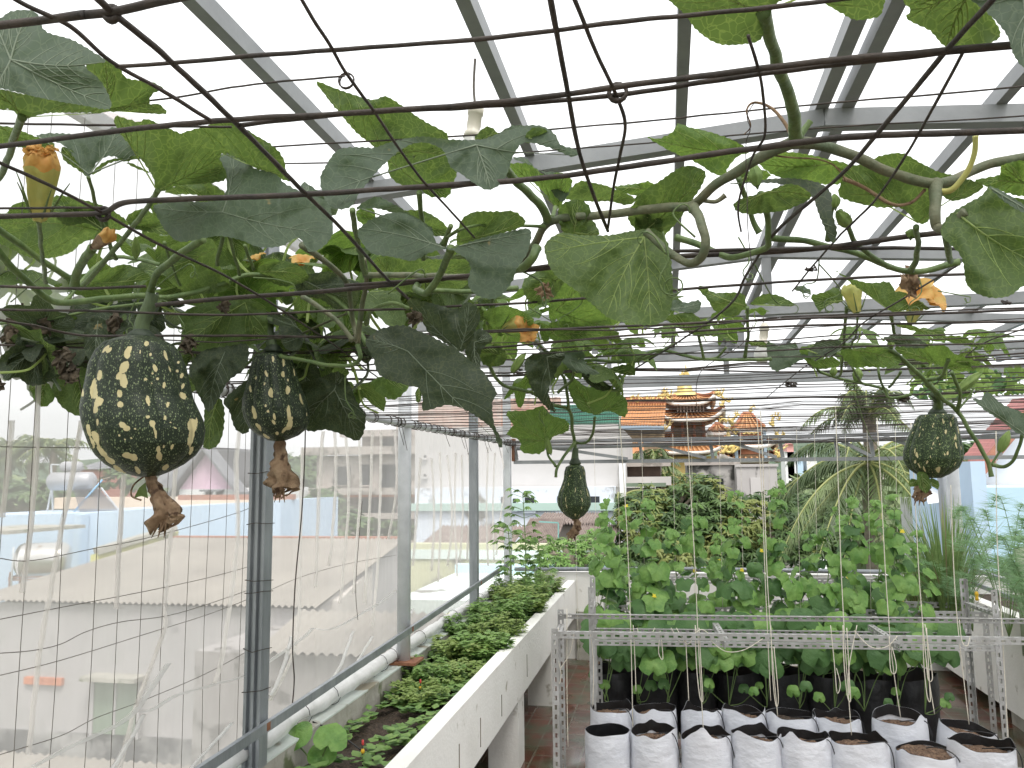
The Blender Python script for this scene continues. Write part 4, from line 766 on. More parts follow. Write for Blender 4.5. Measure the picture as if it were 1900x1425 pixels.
# right vine
stem(V5, [(1560, 640, 2.0), (1640, 645, 2.0), (1690, 680, 2.05), (1722, 712, 2.1), (1750, 740, 2.15), (1775, 762, 2.2), (1800, 800, 2.2), (1830, 850, 2.2), (1840, 885, 2.2)], .0075, .007)
stem(V5, [(1722, 712, 2.1), (1740, 735, 2.2), (1742, 768, 2.25)], .009, .009)
stem(V5, [(1775, 762, 2.2), (1782, 730, 2.15), (1765, 690, 2.1)], .007, .005, name='stalk')
stem(V5, [(1775, 762, 2.2), (1790, 745, 2.2), (1808, 720, 2.2)], .0035, .003, name='stalk')
stem(V5, [(1842, 862, 2.2), (1865, 866, 2.18), (1885, 845, 2.15), (1897, 805, 2.12)], .0065, .005, name='stalk')
stem(V5, [(1838, 862, 2.2), (1850, 845, 2.2), (1858, 835, 2.2)], .0035, name='stalk')
stem(V5, [(1720, 705, 2.1), (1745, 700, 2.05), (1760, 665, 2.0)], .006, .005, name='stalk')
stem(V5, [(1570, 570, 1.85), (1567, 620, 1.95), (1560, 690, 2.1), (1552, 700, 2.15)], .005, .004, name='stalk')
stem(V5, [(1591, 588, 1.85), (1588, 620, 1.9), (1575, 650, 2.0)], .003, .003, name='stalk')
stem(V5, [(1653, 583, 1.85), (1660, 620, 1.95)], .005, .004, name='stalk')
stem(V5, [(1520, 690, 2.2), (1550, 700, 2.2), (1600, 712, 2.2), (1640, 722, 2.2), (1650, 738, 2.2), (1690, 732, 2.2)], .005, .005)
stem(V5, [(1520, 690, 2.2), (1500, 660, 2.1)], .004, name='stalk'); stem(V5, [(1600, 712, 2.2), (1585, 690, 2.1), (1575, 670, 2.1)], .004, name='stalk')
stem(V5, [(1640, 720, 2.2), (1632, 700, 2.1), (1630, 680, 2.1)], .004, name='stalk'); stem(V5, [(1650, 718, 2.2), (1672, 690, 2.1)], .004, name='stalk')
stem(V5, [(1585, 730, 2.3), (1615, 810, 2.35), (1660, 862, 2.4)], .0016, .001, name='tendril')
for v_, pts, cu, rr_ in ((V1, [(278, 548, 1.28), (305, 520, 1.26), (350, 490, 1.24)], 1.6, .012), (V1, [(280, 560, 1.3), (310, 560, 1.3), (340, 600, 1.3)], 1.3, .01),
      (V1, [(470, 515, 1.4), (510, 518, 1.4), (540, 525, 1.42)], 2.5, .009), (V1, [(20, 560, 1.3), (100, 500, 1.2), (130, 530, 1.22)], 1, .01), (V1, [(640, 700, 1.5), (642, 740, 1.5), (655, 762, 1.5)], 2.2, .008),
      (V1, [(250, 560, 1.32), (240, 590, 1.32), (245, 600, 1.32)], 1.5, .012), (V2, [(1230, 430, .95), (1240, 480, .95), (1225, 510, .95)], 2.4, .016), (V2, [(960, 500, 1.1), (1000, 520, 1.12), (1010, 540, 1.14)], 1.8, .013),
      (V2, [(720, 545, 1.1), (780, 500, 1.12), (790, 530, 1.14)], 1, .01), (V4, [(980, 570, 1.7), (1060, 612, 1.8), (1115, 596, 1.8)], .7, .01), (V4, [(1060, 520, 1.6), (1080, 560, 1.7), (1040, 590, 1.7)], 1.2, .015),
      (V3, [(1400, 490, 1.5), (1440, 560, 1.6), (1475, 565, 1.6)], .6, .01), (V3, [(1520, 480, 1.5), (1515, 520, 1.6), (1495, 527, 1.6)], 2.2, .012), (V3, [(1520, 490, 1.5), (1560, 540, 1.6), (1535, 555, 1.6)], 2, .012),
      (V5, [(1700, 500, 1.7), (1710, 540, 1.7), (1690, 560, 1.7)], 1.6, .014), (V5, [(1740, 540, 1.8), (1795, 550, 1.8), (1800, 552, 1.8)], 1.6, .01), (V2, [(1370, 440, 1.3), (1390, 480, 1.3), (1380, 500, 1.3)], 1.5, .01),
      (V4, [(1010, 790, 2.2), (1000, 770, 2.2), (1005, 760, 2.2)], 1.5, .01), (V3, [(1290, 440, .95), (1250, 400, .95), (1262, 380, .95)], .5, .01), (V2, [(1235, 470, .93), (1215, 440, .93), (1200, 430, .93)], .6, .01)):
    tendril(v_, pts, cu, .0014, rr_)
# withered leaves
def crumple(parent, c, size, seed, name='withered_leaf', mat=None, st=(1, 1, 1)):
    vs = []; fs = []; n_ = 14
    for i in range(n_+1):
        for j in range(n_+1):
            u, v = i/n_*2-1, j/n_*2-1; p = Vector((u, .4*nv((u*1.5, v*1.5, seed)), v)); p += Vector((nv((u*2.3, v*2.3, seed+3)), nv((u*2.6, v*2.6, seed+5)), nv((u*2.3, v*2.3, seed+9))))*.75
            vs.append(Vector(c)+Vector((p.x*st[0], p.y*st[1], p.z*st[2]))*size)
    for i in range(n_):
        for j in range(n_):
            if (i-n_/2+.5)**2+(j-n_/2+.5)**2 < (n_*.5+1.5*nv((i, j, seed)))**2: a = i*(n_+1)+j; fs.append((a, a+1, a+n_+2, a+n_+1))
    return MB().add(vs, fs).build(name, mat or m_drylf, parent, True)
for i, (px, py, D, s_) in enumerate(((115, 665, 1.45, .032), (130, 695, 1.45, .03), (40, 590, 1.5, .04), (20, 625, 1.5, .03), (75, 600, 1.5, .04), (415, 568, 1.4, .018), (0, 715, 1.3, .016), (350, 640, 1.5, .025), (770, 590, 1.2, .016), (210, 600, 1.6, .03))):
    crumple(V1 if px < 700 else V2, at(px, py, D), s_*.72, i+1)
crumple(V3, at(1690, 525, 1.2), .02, 31, mat=m_dry, st=(.6, .6, 1)); crumple(V2, at(1010, 540, 1.2), .012, 35, mat=m_dry)
# fill foliage: mesh variants
def palm_poly(rr, seed):
    r_ = random.Random(seed); out = []
    for i in range(44):
        a = -math.pi/2+i/44*2*math.pi; d = abs(((a+math.pi/2+math.pi) % (2*math.pi))-math.pi)      # angle from the notch
        lobe = .80+.20*math.cos(5*(a-math.pi/2)+r_.uniform(-.1, .1)); notch = 1-.75*math.exp(-(d/.22)**2)
        out.append((rr*math.cos(a)*lobe*notch*1.05, rr*(math.sin(a)*lobe*notch)+rr*.25))
    return out
def leaf_variant(seed, kind, droop, fold):
    rr = .1; poly = palm_poly(rr, seed)
    def mp_(x, y, lift):
        z_ = -droop*(x*x+y*y)/rr*.7+fold*abs(x)*.5+.018*nv((x*18, y*18, seed))+.005*math.sin(math.atan2(y, x)*9)*min(1, math.hypot(x, y)/rr)
        return Vector((x, y, z_-lift*.0004))
    mb, uvs = leafmesh(poly, (0, -.0), mp_, .0085, .0018, 1, seed, nmain=5)
    # stalk hanging below
    a0 = len(mb.v); mb.tube(curve([(0, 0, 0), (.004, -.015, -.03), (-.01, -.02, -.075), (.015, 0, -.13)], 4), .0032, 6, 1, False); uvs += [(0, 0)]*(len(mb.v)-a0)
    o = mb.build('leaf', LM[kind], None, True, uvs); return o
variants = {k: [leaf_variant(s_, k, .35+.5*(s_ % 3)*.5, .2*((s_ % 4)-1)) for s_ in sd_] for k, sd_ in (('u', (101, 102, 103, 104)), ('b', (111, 112, 113)), ('t', (121, 122)), ('d', (131, 132, 133)))}
used = set()
def fill(vine, kind, P, size, tilt, roll, yaw, r_):
    src = r_.choice(variants[kind]); o = src if src.name not in used else src.copy()
    if src.name not in used: used.add(src.name)
    else: scene.collection.objects.link(o)
    Mx = Matrix.Translation(P) @ Matrix.Rotation(yaw, 4, 'Z') @ Matrix.Rotation(tilt, 4, 'X') @ Matrix.Rotation(roll, 4, 'Y') @ Matrix.Scale(size/.1, 4)
    attach(o, vine); o.matrix_basis = Mx
r_ = random.Random(5)
def band(vine, n_, xr, yr, Dr, szr, kinds, tl=(-.5, .9)):
    for i in range(n_):
        px = r_.uniform(*xr); py = r_.uniform(*yr); D = r_.uniform(*Dr)
        fill(vine, r_.choice(kinds), at(px, py, D), r_.uniform(*szr), r_.uniform(*tl), r_.uniform(-.5, .5), r_.uniform(-3.1, 3.1), r_)
band(V1, 38, (-40, 640), (545, 690), (1.65, 2.2), (.085, .12), 'uuudd', (-.3, 1.3))
band(V1, 10, (-30, 260), (600, 690), (1.5, 2.0), (.07, .10), 'udd', (.4, 1.5))
band(V1, 26, (-40, 640), (400, 560), (1.5, 2.0), (.08, .12), 'uuub', (-.4, .8))
band(V2, 24, (640, 930), (440, 640), (1.5, 2.1), (.07, .11), 'uubd', (-.4, .9))
band(V4, 32, (880, 1180), (520, 700), (1.9, 2.6), (.055, .09), 'bbu', (-.4, .9))
band(V4, 12, (1180, 1420), (560, 620), (2.2, 2.8), (.04, .07), 'bbu', (-.4, .9))
band(V5, 15, (1500, 1830), (610, 680), (2.2, 2.8), (.045, .075), 'bbu', (-.4, .9))
band(V1, 5, (560, 680), (690, 720), (1.8, 2.2), (.05, .08), 'ub', (.2, 1.2))
for l_ in variants.values():
    for v_ in l_:
        if v_.name not in used: bpy.data.objects.remove(v_)
# ---------------------------------------------------------------- blossoms and buds
m_yel = M('petal_yellow', (.66, .60, .20), (.50, .54, .20), 20, .6, .4, 60, transl=.4); m_org = M('petal_orange', (.74, .36, .10), (.70, .50, .16), 18, .6, .5, 60, transl=.4)
m_bud = M('bud_green', (.26, .36, .10), (.17, .27, .07), 60, .6, .3, 80, stretch=(1, 1, .2), transl=.2)
def blossom(vine, base, tip, wpx_r, mats, name='flower', sep=True, openr=.9, n_=20, rib=5):
    b0 = Vector(base); t0 = Vector(tip); ax = t0-b0; L_ = ax.length; ax.normalize(); u = ax.orthogonal().normalized(); v = ax.cross(u); mb = MB(); vs = []; fs = []; K = 12; N = 30; mi = []
    for k_ in range(K+1):
        t_ = k_/K
        prof = (.35+.65*t_**.8) if openr > .7 else math.sin(math.pi*min(1, t_*.9+.1))**.7
        if openr > .7 and t_ > .85: prof *= 1-(t_-.85)*2.2
        for j in range(N):
            a = 2*math.pi*j/N; rr_ = wpx_r*prof*(1+.12*math.cos(a*rib)+.15*nv((math.cos(a)*2, math.sin(a)*2, t_*4+b0.x*9)))
            vs.append(b0+ax*L_*t_*(1+.05*math.sin(a*5)*t_)+(u*math.cos(a)+v*math.sin(a))*rr_)
    for k_ in range(K):
        for j in range(N): a = k_*N+j; b_ = k_*N+(j+1) % N; mb_mi = 1 if k_ > K*.8 else 0; fs.append((a, b_, b_+N, a+N)); mi.append(mb_mi)
    fs.append(tuple(range(K*N, K*N+N))); mi.append(1)
    mb.add(vs, fs); mb.m = mi; o = mb.build(name, mats, vine, True)
    cal = MB()
    for j in range(5):
        a = 2*math.pi*j/5; dirv = (u*math.cos(a)+v*math.sin(a)); P_ = [b0-ax*.004, b0+ax*L_*.15+dirv*wpx_r*.62, b0+ax*L_*.45+dirv*wpx_r*1.15, b0+ax*L_*.62+dirv*wpx_r*1.5]
        cal.tube(curve(P_, 3), [.0022*wpx_r/.02*(1-.8*q_/9) for q_ in range(10)], 5)
    cal.lathe([(.001, 0)], (0, 0, 0), 3) if False else None
    cal.build('sepal', m_stem, o, True); return o
blossom(V1, at(72, 408, .84), at(78, 285, .80), .021, [m_yel, m_org])
stem(V1, [(72, 408, .84), (76, 450, .9), (82, 500, 1.0), (84, 525, 1.1)], .0035, .004, name='stalk')
crumple(V1, at(62, 278, .79), .011, 71, 'petal', m_org, (1.2, 1, .6)); crumple(V1, at(92, 279, .80), .010, 72, 'petal', m_org, (1, 1, .6))
blossom(V1, at(172, 460, 1.05), at(205, 433, 1.0), .012, [m_dry, m_org], openr=.9)
stem(V1, [(138, 530, 1.15), (145, 500, 1.12), (170, 462, 1.05)], .010, .008, name='stalk')
blossom(V5, at(1590, 580, 1.85), at(1577, 530, 1.85), .022, [m_yel, m_yel]); blossom(V5, at(1690, 600, 1.85), at(1700, 560, 1.85), .019, [m_yel, m_bud])
def star(vine, c, R0, nrm, mat, seed):
    nrm = Vector(nrm).normalized(); u = nrm.orthogonal().normalized(); v = nrm.cross(u); mb = MB()
    for j in range(5):
        a = 2*math.pi*j/5+seed; d = u*math.cos(a)+v*math.sin(a); s_ = nrm.cross(d); vs = []; fs = []
        for i in range(7):
            t_ = i/6; w_ = R0*.42*math.sin(math.pi*(t_*.8+.18))*(1 if t_ < .99 else .15)
            for q_ in (-1, -.4, .4, 1): vs.append(Vector(c)+d*R0*t_+s_*w_*q_+nrm*(R0*.5*math.sin(t_*2.4)*(1+.2*q_*q_)+R0*.1*nv((t_*5, q_*2, seed+j))))
        for i in range(6):
            for q_ in range(3): a_ = i*4+q_; fs.append((a_, a_+1, a_+5, a_+4))
        mb.add(vs, fs)
    return mb.build('flower', mat, vine, True)
star(V5, at(1700, 548, 1.83), .042, (-.2, -.8, .4), m_org, .3); star(V5, at(1722, 560, 1.84), .04, (.6, -.6, .3), m_org, 1.1)
star(V1, at(560, 492, 1.6), .03, (.2, -.6, .8), m_org, 1); star(V1, at(478, 486, 1.6), .025, (-.2, -.6, .8), m_org, 2)
blossom(V4, at(935, 612, 1.7), at(970, 598, 1.68), .02, [m_yel, m_org]); star(V4, at(975, 612, 1.7), .03, (.5, -.7, -.3), m_org, .2)
crumple(V4, at(978, 625, 1.7), .012, 77, 'petal', m_org)
for v_, a, b_, w_ in ((V5, (1776, 725, 2.2), (1822, 690, 2.2), .017), (V5, (1855, 838, 2.2), (1872, 800, 2.2), .016), (V3, (1405, 345, .95), (1398, 303, .95), .010), (V3, (1575, 418, 1.02), (1553, 392, 1.0), .011),
                     (V3, (1550, 385, 1.0), (1548, 360, 1.0), .008), (V1, (252, 478, 1.25), (252, 440, 1.22), .010), (V4, (1022, 842, 2.25), (1013, 810, 2.25), .012), (V4, (1030, 700, 2.0), (1050, 668, 2.0), .014), (V4, (950, 690, 1.9), (975, 655, 1.9), .014),
                     (V5, (1545, 698, 2.2), (1548, 680, 2.2), .012), (V5, (1590, 708, 2.2), (1592, 682, 2.2), .016), (V2, (768, 290, 1.0), (775, 270, 1.0), .005), (V3, (1690, 440, 1.05), (1692, 425, 1.05), .009), (V5, (1655, 645, 2.0), (1650, 630, 2.0), .01)):
    blossom(v_, at(*a), at(*b_), w_*.72, [m_bud, m_bud], 'bud', openr=.4)
# ---------------------------------------------------------------- pumpkins
def pumpkin_mat(name, base, base2, fleck, dens, scale):
    m, n, b = newmat(name); Lk = n.links.new; t = n.nodes.new('ShaderNodeTexCoord'); mp_ = n.nodes.new('ShaderNodeMapping'); mp_.inputs['Scale'].default_value = (1, 1, .5); Lk(t.outputs['Object'], mp_.inputs[0])
    z = n.nodes.new('ShaderNodeTexNoise'); z.inputs['Scale'].default_value = 45; Lk(mp_.outputs[0], z.inputs['Vector'])
    cm = n.nodes.new('ShaderNodeMix'); cm.data_type = 'RGBA'; cm.inputs['A'].default_value = (*base, 1); cm.inputs['B'].default_value = (*base2, 1); Lk(z.outputs['Fac'], cm.inputs['Factor']); last = cm.outputs['Result']
    for sc_, th, cc in ((scale, dens, fleck), (scale*2.1, dens*.85, tuple(c_*.7 for c_ in fleck)), (scale*.5, dens*.42, tuple(min(1, c_*1.4) for c_ in fleck))):
        v = n.nodes.new('ShaderNodeTexVoronoi'); v.inputs['Scale'].default_value = sc_; Lk(mp_.outputs[0], v.inputs['Vector'])
        sp = n.nodes.new('ShaderNodeSeparateColor'); Lk(v.outputs['Color'], sp.inputs[0])
        mu = n.nodes.new('ShaderNodeMath'); mu.operation = 'MULTIPLY'; mu.inputs[1].default_value = th*1.6; Lk(sp.outputs[0], mu.inputs[0])
        su = n.nodes.new('ShaderNodeMath'); su.operation = 'SUBTRACT'; Lk(mu.outputs[0], su.inputs[0]); Lk(v.outputs['Distance'], su.inputs[1])
        mr_ = n.nodes.new('ShaderNodeMapRange'); mr_.inputs['From Min'].default_value = -.02; mr_.inputs['From Max'].default_value = .05; Lk(su.outputs[0], mr_.inputs['Value'])
        q_ = n.nodes.new('ShaderNodeMix'); q_.data_type = 'RGBA'; q_.inputs['B'].default_value = (*cc, 1); Lk(mr_.outputs[0], q_.inputs['Factor']); Lk(last, q_.inputs['A']); last = q_.outputs['Result']
    at_ = n.nodes.new('ShaderNodeAttribute'); at_.attribute_name = 'blotch'; zz = n.nodes.new('ShaderNodeTexNoise'); zz.inputs['Scale'].default_value = 120; zz.inputs['Detail'].default_value = 3; Lk(t.outputs['Object'], zz.inputs['Vector'])
    s1 = n.nodes.new('ShaderNodeMath'); s1.operation = 'MULTIPLY_ADD'; s1.inputs[1].default_value = 1.15; Lk(zz.outputs['Fac'], s1.inputs[0]); Lk(at_.outputs['Fac'], s1.inputs[2])
    mr_ = n.nodes.new('ShaderNodeMapRange'); mr_.inputs['From Min'].default_value = .99; mr_.inputs['From Max'].default_value = 1.05; Lk(s1.outputs[0], mr_.inputs['Value'])
    q_ = n.nodes.new('ShaderNodeMix'); q_.data_type = 'RGBA'; q_.inputs['B'].default_value = (.62, .54, .30, 1); Lk(mr_.outputs[0], q_.inputs['Factor']); Lk(last, q_.inputs['A']); Lk(q_.outputs['Result'], b.inputs['Base Color'])
    b.inputs['Roughness'].default_value = .45; b.inputs['Specular IOR Level'].default_value = .3; bp = n.nodes.new('ShaderNodeBump'); bp.inputs['Strength'].default_value = .35; bp.inputs['Distance'].default_value = .003; zb = n.nodes.new('ShaderNodeTexNoise'); zb.inputs['Scale'].default_value = 150; Lk(t.outputs['Object'], zb.inputs['Vector']); Lk(zb.outputs['Fac'], bp.inputs['Height']); Lk(bp.outputs[0], b.inputs['Normal'])
    return m
pm_a = pumpkin_mat('pumpkin_skin_dark', (.013, .022, .014), (.023, .035, .019), (.19, .235, .12), .28, 340)
pm_b = pumpkin_mat('pumpkin_skin_green', (.016, .030, .014), (.030, .052, .022), (.20, .27, .11), .30, 430)
def pumpkin(D, outline, blobs, lab, mat, lobes=10, rows=0, seed=1, lobed=.035, bias=0, bsc=.86):
    """outline: (y, xleft, xright) rows in photo pixels, top to bottom"""
    top, bot = outline[0][0], outline[-1][0]; cxx = sum(o[1]+o[2] for o in outline)/len(outline)/2
    org = at(cxx, (top+bot)/2, D); o = thing('pumpkin', lab, 'pumpkin', org)
    ys = [o_[0] for o_ in outline]; N = 260; K = 200; vs = []; att = []
    for k_ in range(K+1):
        t_ = k_/K; tt = (1-math.cos(t_*math.pi))/2; y = top+(bot-top)*tt
        l = np.interp(y, ys, [o_[1] for o_ in outline]); r__ = np.interp(y, ys, [o_[2] for o_ in outline])
        cx_ = (l+r__)/2; c3 = at(cx_, y, D); hw = (r__-l)/2*D/F
        # smooth polar closing
        for j in range(N):
            a = 2*math.pi*j/N; lb = abs(math.sin(a*lobes/2+.35*math.sin(t_*3+seed)))**.6; env = math.sin(math.pi*min(max(t_, .02), .98))**.5
            rr_ = hw*(1+lobed*.35)*(1-lobed*(1-lb)*env*1.6)*(1+.015*nv((math.cos(a)*2, math.sin(a)*2, t_*4+seed))*1.5); vs.append(c3+Vector((math.cos(a)*rr_, math.sin(a)*rr_, 0)))
            bl = 0.
            if blobs and math.sin(a) < .15:
                qx, qy = None, None
            att.append((a, t_))
    mb = MB(); fs = [(k_*N+j, k_*N+(j+1) % N, (k_+1)*N+(j+1) % N, (k_+1)*N+j) for k_ in range(K) for j in range(N)]
    mb.add(vs, fs); ob = mb.build('fruit', mat, o, True)
    V = np.array(vs)-np.array([0, 0, CAMZ]); Rm = np.array(RM.to_3x3()); C = V@Rm; px = 950+F*C[:, 0]/-C[:, 2]; py = 712.5-F*C[:, 1]/-C[:, 2]
    A_ = np.array(att); val = np.zeros(len(vs)); front = np.sin(A_[:, 0]) < .1
    px = px+np.array([4.5*nv((v[0]*38, v[1]*38, v[2]*38+5)) for v in vs]); py = py+np.array([6*nv((v[0]*30, v[1]*30, v[2]*30+50)) for v in vs])
    for (bx, by, ra_, rb__, ang) in blobs:
        ra_ *= bsc; rb__ *= bsc
        ca, sa = math.cos(ang), math.sin(ang); dx, dy = px-bx, py-by; d = ((dx*ca+dy*sa)/ra_)**2+((-dx*sa+dy*ca)/rb__)**2
        val = np.maximum(val, np.where(front, np.clip(1.0-d*.5, 0, 1), 0))
    rs = np.random.RandomState(seed)
    def rows_(mask, nrow, nper, wa, wt):
        nonlocal val
        for q_ in range(nrow):
            a0 = 2*math.pi*(q_+.5*bias)/nrow+rs.uniform(-.06, .06)
            for w_ in range(nper):
                tc_ = rs.uniform(.08, .92); da = (A_[:, 0]-a0-rs.uniform(-.05, .05)-.02*np.sin(A_[:, 1]*25+q_)+math.pi) % (2*math.pi)-math.pi; dt = A_[:, 1]-tc_; d = (da/(wa*rs.uniform(.5, 1.3)))**2+(dt/(wt*rs.uniform(.3, 1.6)))**2
                val = np.maximum(val, np.where(mask, np.clip(1-d*.5, 0, 1), 0))
    if rows: rows_(np.ones(len(vs), bool), rows, 6, .024, .022)
    else: rows_(~front, 12, 6, .09, .05)
    me = ob.data; a_ = me.attributes.new('blotch', 'FLOAT', 'POINT'); a_.data.foreach_set('value', val.astype(np.float32))
    return o
def stalk(o, pts, rad, seat):
    c = curve([at(*p) for p in pts], 8); k_ = len(c); rr_ = [rad[0]+(rad[1]-rad[0])*(i/(k_-1)) for i in range(k_)]
    mb = MB(); mb.tube(c, rr_, 14); mb.v = [tuple(v) for v in mb.v]; mb.build('stalk', m_stalk, o, True)
    e = c[-1]; MB().lathe([(rad[1]*.9, .012), (seat*.8, .006), (seat, 0), (seat*1.02, -.005), (seat*.7, -.007)], e, 24).build('cap', m_stalkd, o, True)
m_stalk = M('pumpkin_stalk', (.06, .09, .045), (.13, .18, .08), 50, .6, .5, 120, stretch=(1, 1, .15)); m_stalkd = M('stalk_cap', (.03, .045, .03), (.05, .07, .04), 30, .6, .4, 80)
def dried(o, pts, rads, seed, flare=1.0):
    c = curve([at(*p) for p in pts], 10); k_ = len(c); N = 16; vs = []; fs = []
    for i, p in enumerate(c):
        t_ = i/(k_-1); R0 = np.interp(t_, np.linspace(0, 1, len(rads)), rads)
        for j in range(N):
            a = 2*math.pi*j/N; rr_ = R0*(1+.45*math.sin(a*3+t_*6+seed)*(.4+t_)+1.0*nv((math.cos(a)*2, math.sin(a)*2, t_*7+seed))); z_ = .012*t_*nv((a*2, seed, t_*3))
            vs.append(p+Vector((math.cos(a)*rr_, math.sin(a)*rr_*.6, z_)))
    for i in range(k_-1):
        for j in range(N):
            if i > k_*.72 and nv((j*.9, i*.15, seed)) > .12: continue
            a = i*N+j; b_ = i*N+(j+1) % N; fs.append((a, b_, b_+N, a+N))
    f_ = MB().add(vs, fs).build('dried_flower', m_dry, o, True)
    for q_ in range(3):
        e = c[-1]+Vector((nv((q_, seed, 1))*.01, 0, 0)); MB().tube(curve([c[k_//2], c[int(k_*.8)]+Vector((.006*(q_-1), -.003, 0)), e+Vector((.012*(q_-1), .002, -.012))], 5), [.003, .0028, .0032, .003, .002, .003, .003, .002, .0015, .001, .0005][:11], 6).build('shred', m_dry, f_, True)
# largest
B = [(237,655,6,14,.35),(230,680,8,14,.25),(222,697,5,8,.3),(272,641,5,6,0),(231,707,7,15,.0),(223,731,5,8,0),(224,752,5,8,0),(183,697,5,9,.1),(175,722,6,22,0),(183,748,9,10,0),(178,760,5,9,.2),(289,680,4,8,0),(291,702,3,4,0),(271,703,3,3,0),(282,690,2.5,3,0),(305,717,3,8,0),(313,680,2,8,-.3),
     (337,697,4,7,.3),(330,686,2.5,3,0),(340,717,3,5,.2),(341,734,7,8,-.5),(353,738,3,6,-.3),(274,742,4,9,-.2),(311,751,3,6,0),(276,772,4,4,0),(307,778,3,7,0),(180,783,3,7,0),(226,786,9,6,.3),(235,794,7,6,0),(284,786,7,8,0),(287,802,3,10,-.1),(357,790,10,12,.1),(354,812,7,22,.15),(366,776,4,12,.2),
     (178,812,6,16,-.4),(190,838,6,18,-.55),(204,858,5,14,-.8),(222,874,5,14,-1.1),(165,800,4,12,-.2),(240,845,14,6,.1),(236,842,10,6,.1),(248,850,6,6,0),(295,833,5,8,0),(297,846,6,10,0),(319,829,3,6,.2),(305,829,2,4,0),(254,872,5,10,-.6),(308,866,8,5,-.6),(356,838,4,10,.5),(155,730,3,9,0),(202,650,4,9,.6),(196,647,4,8,.6),(307,660,2.5,10,-.5),(260,655,2,4,0),
     (281,660,2.5,3,0),(222,808,3,3,0),(243,812,2.5,2,0),(232,815,2,2,0),(250,794,2.5,2.5,0),(328,793,3,2,0),(318,785,2,2,0),(193,652,2,5,.2),(330,672,2.5,2.5,0),(280,712,2,2,0),(170,820,4,14,-.35),(200,872,4,16,-.95)]
P1 = pumpkin(1.27, [(626,268-28,268+26),(630,215,305),(640,190,328),(655,176,340),(680,165,350),(710,160,356),(740,153,364),(760,149,374),(780,151,383),(800,156,386),(825,165,381),(845,177,367),(862,195,345),(875,220,318),(883,250,296),(885,268,278)], B, 'largest speckled dark pumpkin with cream blotches, hanging at left', pm_a, 10, 0, 1, .05)
stalk(P1, [(284, 545, 1.27), (276, 570, 1.27), (264, 600, 1.27), (262, 624, 1.27)], (.0105, .014), .025)
dried(P1, [(278, 880, 1.27), (288, 905, 1.26), (300, 930, 1.25), (305, 960, 1.25), (292, 985, 1.25)], [.010, .012, .016, .022, .012], 3)
crumple(P1, at(325, 958, 1.24), .014, 55, 'dried_petal', m_dry, (1.2, .6, .5))
MB().add([at(*p) for p in ((258, 905, 1.26), (270, 895, 1.25), (275, 925, 1.26), (262, 920, 1.27), (248, 925, 1.27))], [(0, 1, 2, 3), (0, 3, 4)]).build('leaf_scrap', ml_und, P1, True)
MB().tube(curve([at(270, 882, 1.27), at(248, 900, 1.26), (at(244, 920, 1.26)), at(262, 928, 1.26)], 5), .0016, 5).build('shred', m_dry, P1, True)
P2 = pumpkin(1.62, [(656,500,528),(658,478,537),(665,468,543),(680,463,549),(700,459,554),(720,454,562),(740,448,571),(760,447,577),(778,452,578),(795,462,571),(808,478,555),(817,497,532),(819,508,520)],
   [(494,690,3,7,0),(525,672,3,7,0),(506,730,4,9,-.2),(534,725,4,10,-.2),(536,765,4,14,0),(538,785,5,14,.2),(470,765,3,14,-.3),(480,792,3,10,-.6),(510,770,3,8,-.3),(508,782,3,6,-.4),(524,694,3,5,0),(465,720,2,8,0),(560,740,3,10,-.2),(572,765,3,8,0),(505,668,2,7,0),(548,690,2,7,0),(516,805,4,4,0),(530,798,3,10,.4),(494,808,3,8,-1),(475,700,2.5,4,0),(525,690,2.5,4,0),(555,710,2,5,0),(492,752,2,3,0),(498,760,2,3,0),(490,713,2,3,0),(533,705,2,3,0)], 'second speckled dark pumpkin, medium sized, beside the largest one', pm_a, 10, 0, 2, .045)
stalk(P2, [(500, 590, 1.62), (500, 620, 1.62), (507, 650, 1.62)], (.0085, .013), .021)
dried(P2, [(518, 815, 1.62), (522, 845, 1.61), (522, 875, 1.60), (522, 905, 1.6), (518, 922, 1.6)], [.008, .013, .024, .024, .010], 8)
P3 = pumpkin(2.3, [(862,1058,1076),(866,1050,1083),(875,1047,1086),(888,1046,1087),(900,1042,1089),(912,1037,1093),(925,1034,1096),(937,1035,1096),(948,1041,1091),(957,1050,1083),(963,1060,1074)], [], 'small bottle shaped green pumpkin hanging before the far parapet', pm_b, 10, 13, 3, .05)
stalk(P3, [(1068, 832, 2.3), (1067, 845, 2.3), (1067, 858, 2.3)], (.008, .012), .017)
dried(P3, [(1068, 962, 2.3), (1070, 975, 2.3), (1065, 988, 2.3), (1060, 998, 2.3)], [.007, .010, .012, .008], 12)
P4 = pumpkin(2.25, [(768,1722,1752),(770,1710,1762),(778,1704,1768),(795,1698,1770),(815,1690,1773),(835,1685,1776),(852,1685,1776),(868,1692,1770),(880,1706,1756),(887,1722,1744)], [(1713,795,1.5,3,.2),(1730,792,2,3,0),(1756,800,3,6,0),(1750,780,2,8,-.3),(1765,787,3,9,-.2),(1740,812,2.5,4,0),(1735,822,2,3,0),(1745,825,2,3,0),(1700,845,3,9,.1),(1696,858,3,6,-.3),(1720,858,3,6,.2),(1742,870,4,12,.6),(1757,840,3,6,.2),(1715,872,3,8,-.1),(1728,835,2,3,0)], 'round ribbed green pumpkin hanging at the right', pm_b, 11, 13, 4, .065, 0, .62)
stalk(P4, [(1732, 730, 2.2), (1741, 745, 2.23), (1739, 765, 2.25)], (.010, .013), .022)
dried(P4, [(1712, 885, 2.25), (1712, 900, 2.25), (1708, 915, 2.25), (1705, 930, 2.25)], [.006, .014, .018, .008], 17)
T(P4, [(1700,880),(1712,875),(1724,885),(1728,905),(1718,915),(1706,905)], 2.22, .2, 0, (1710, 880), 'b', wr=.2)
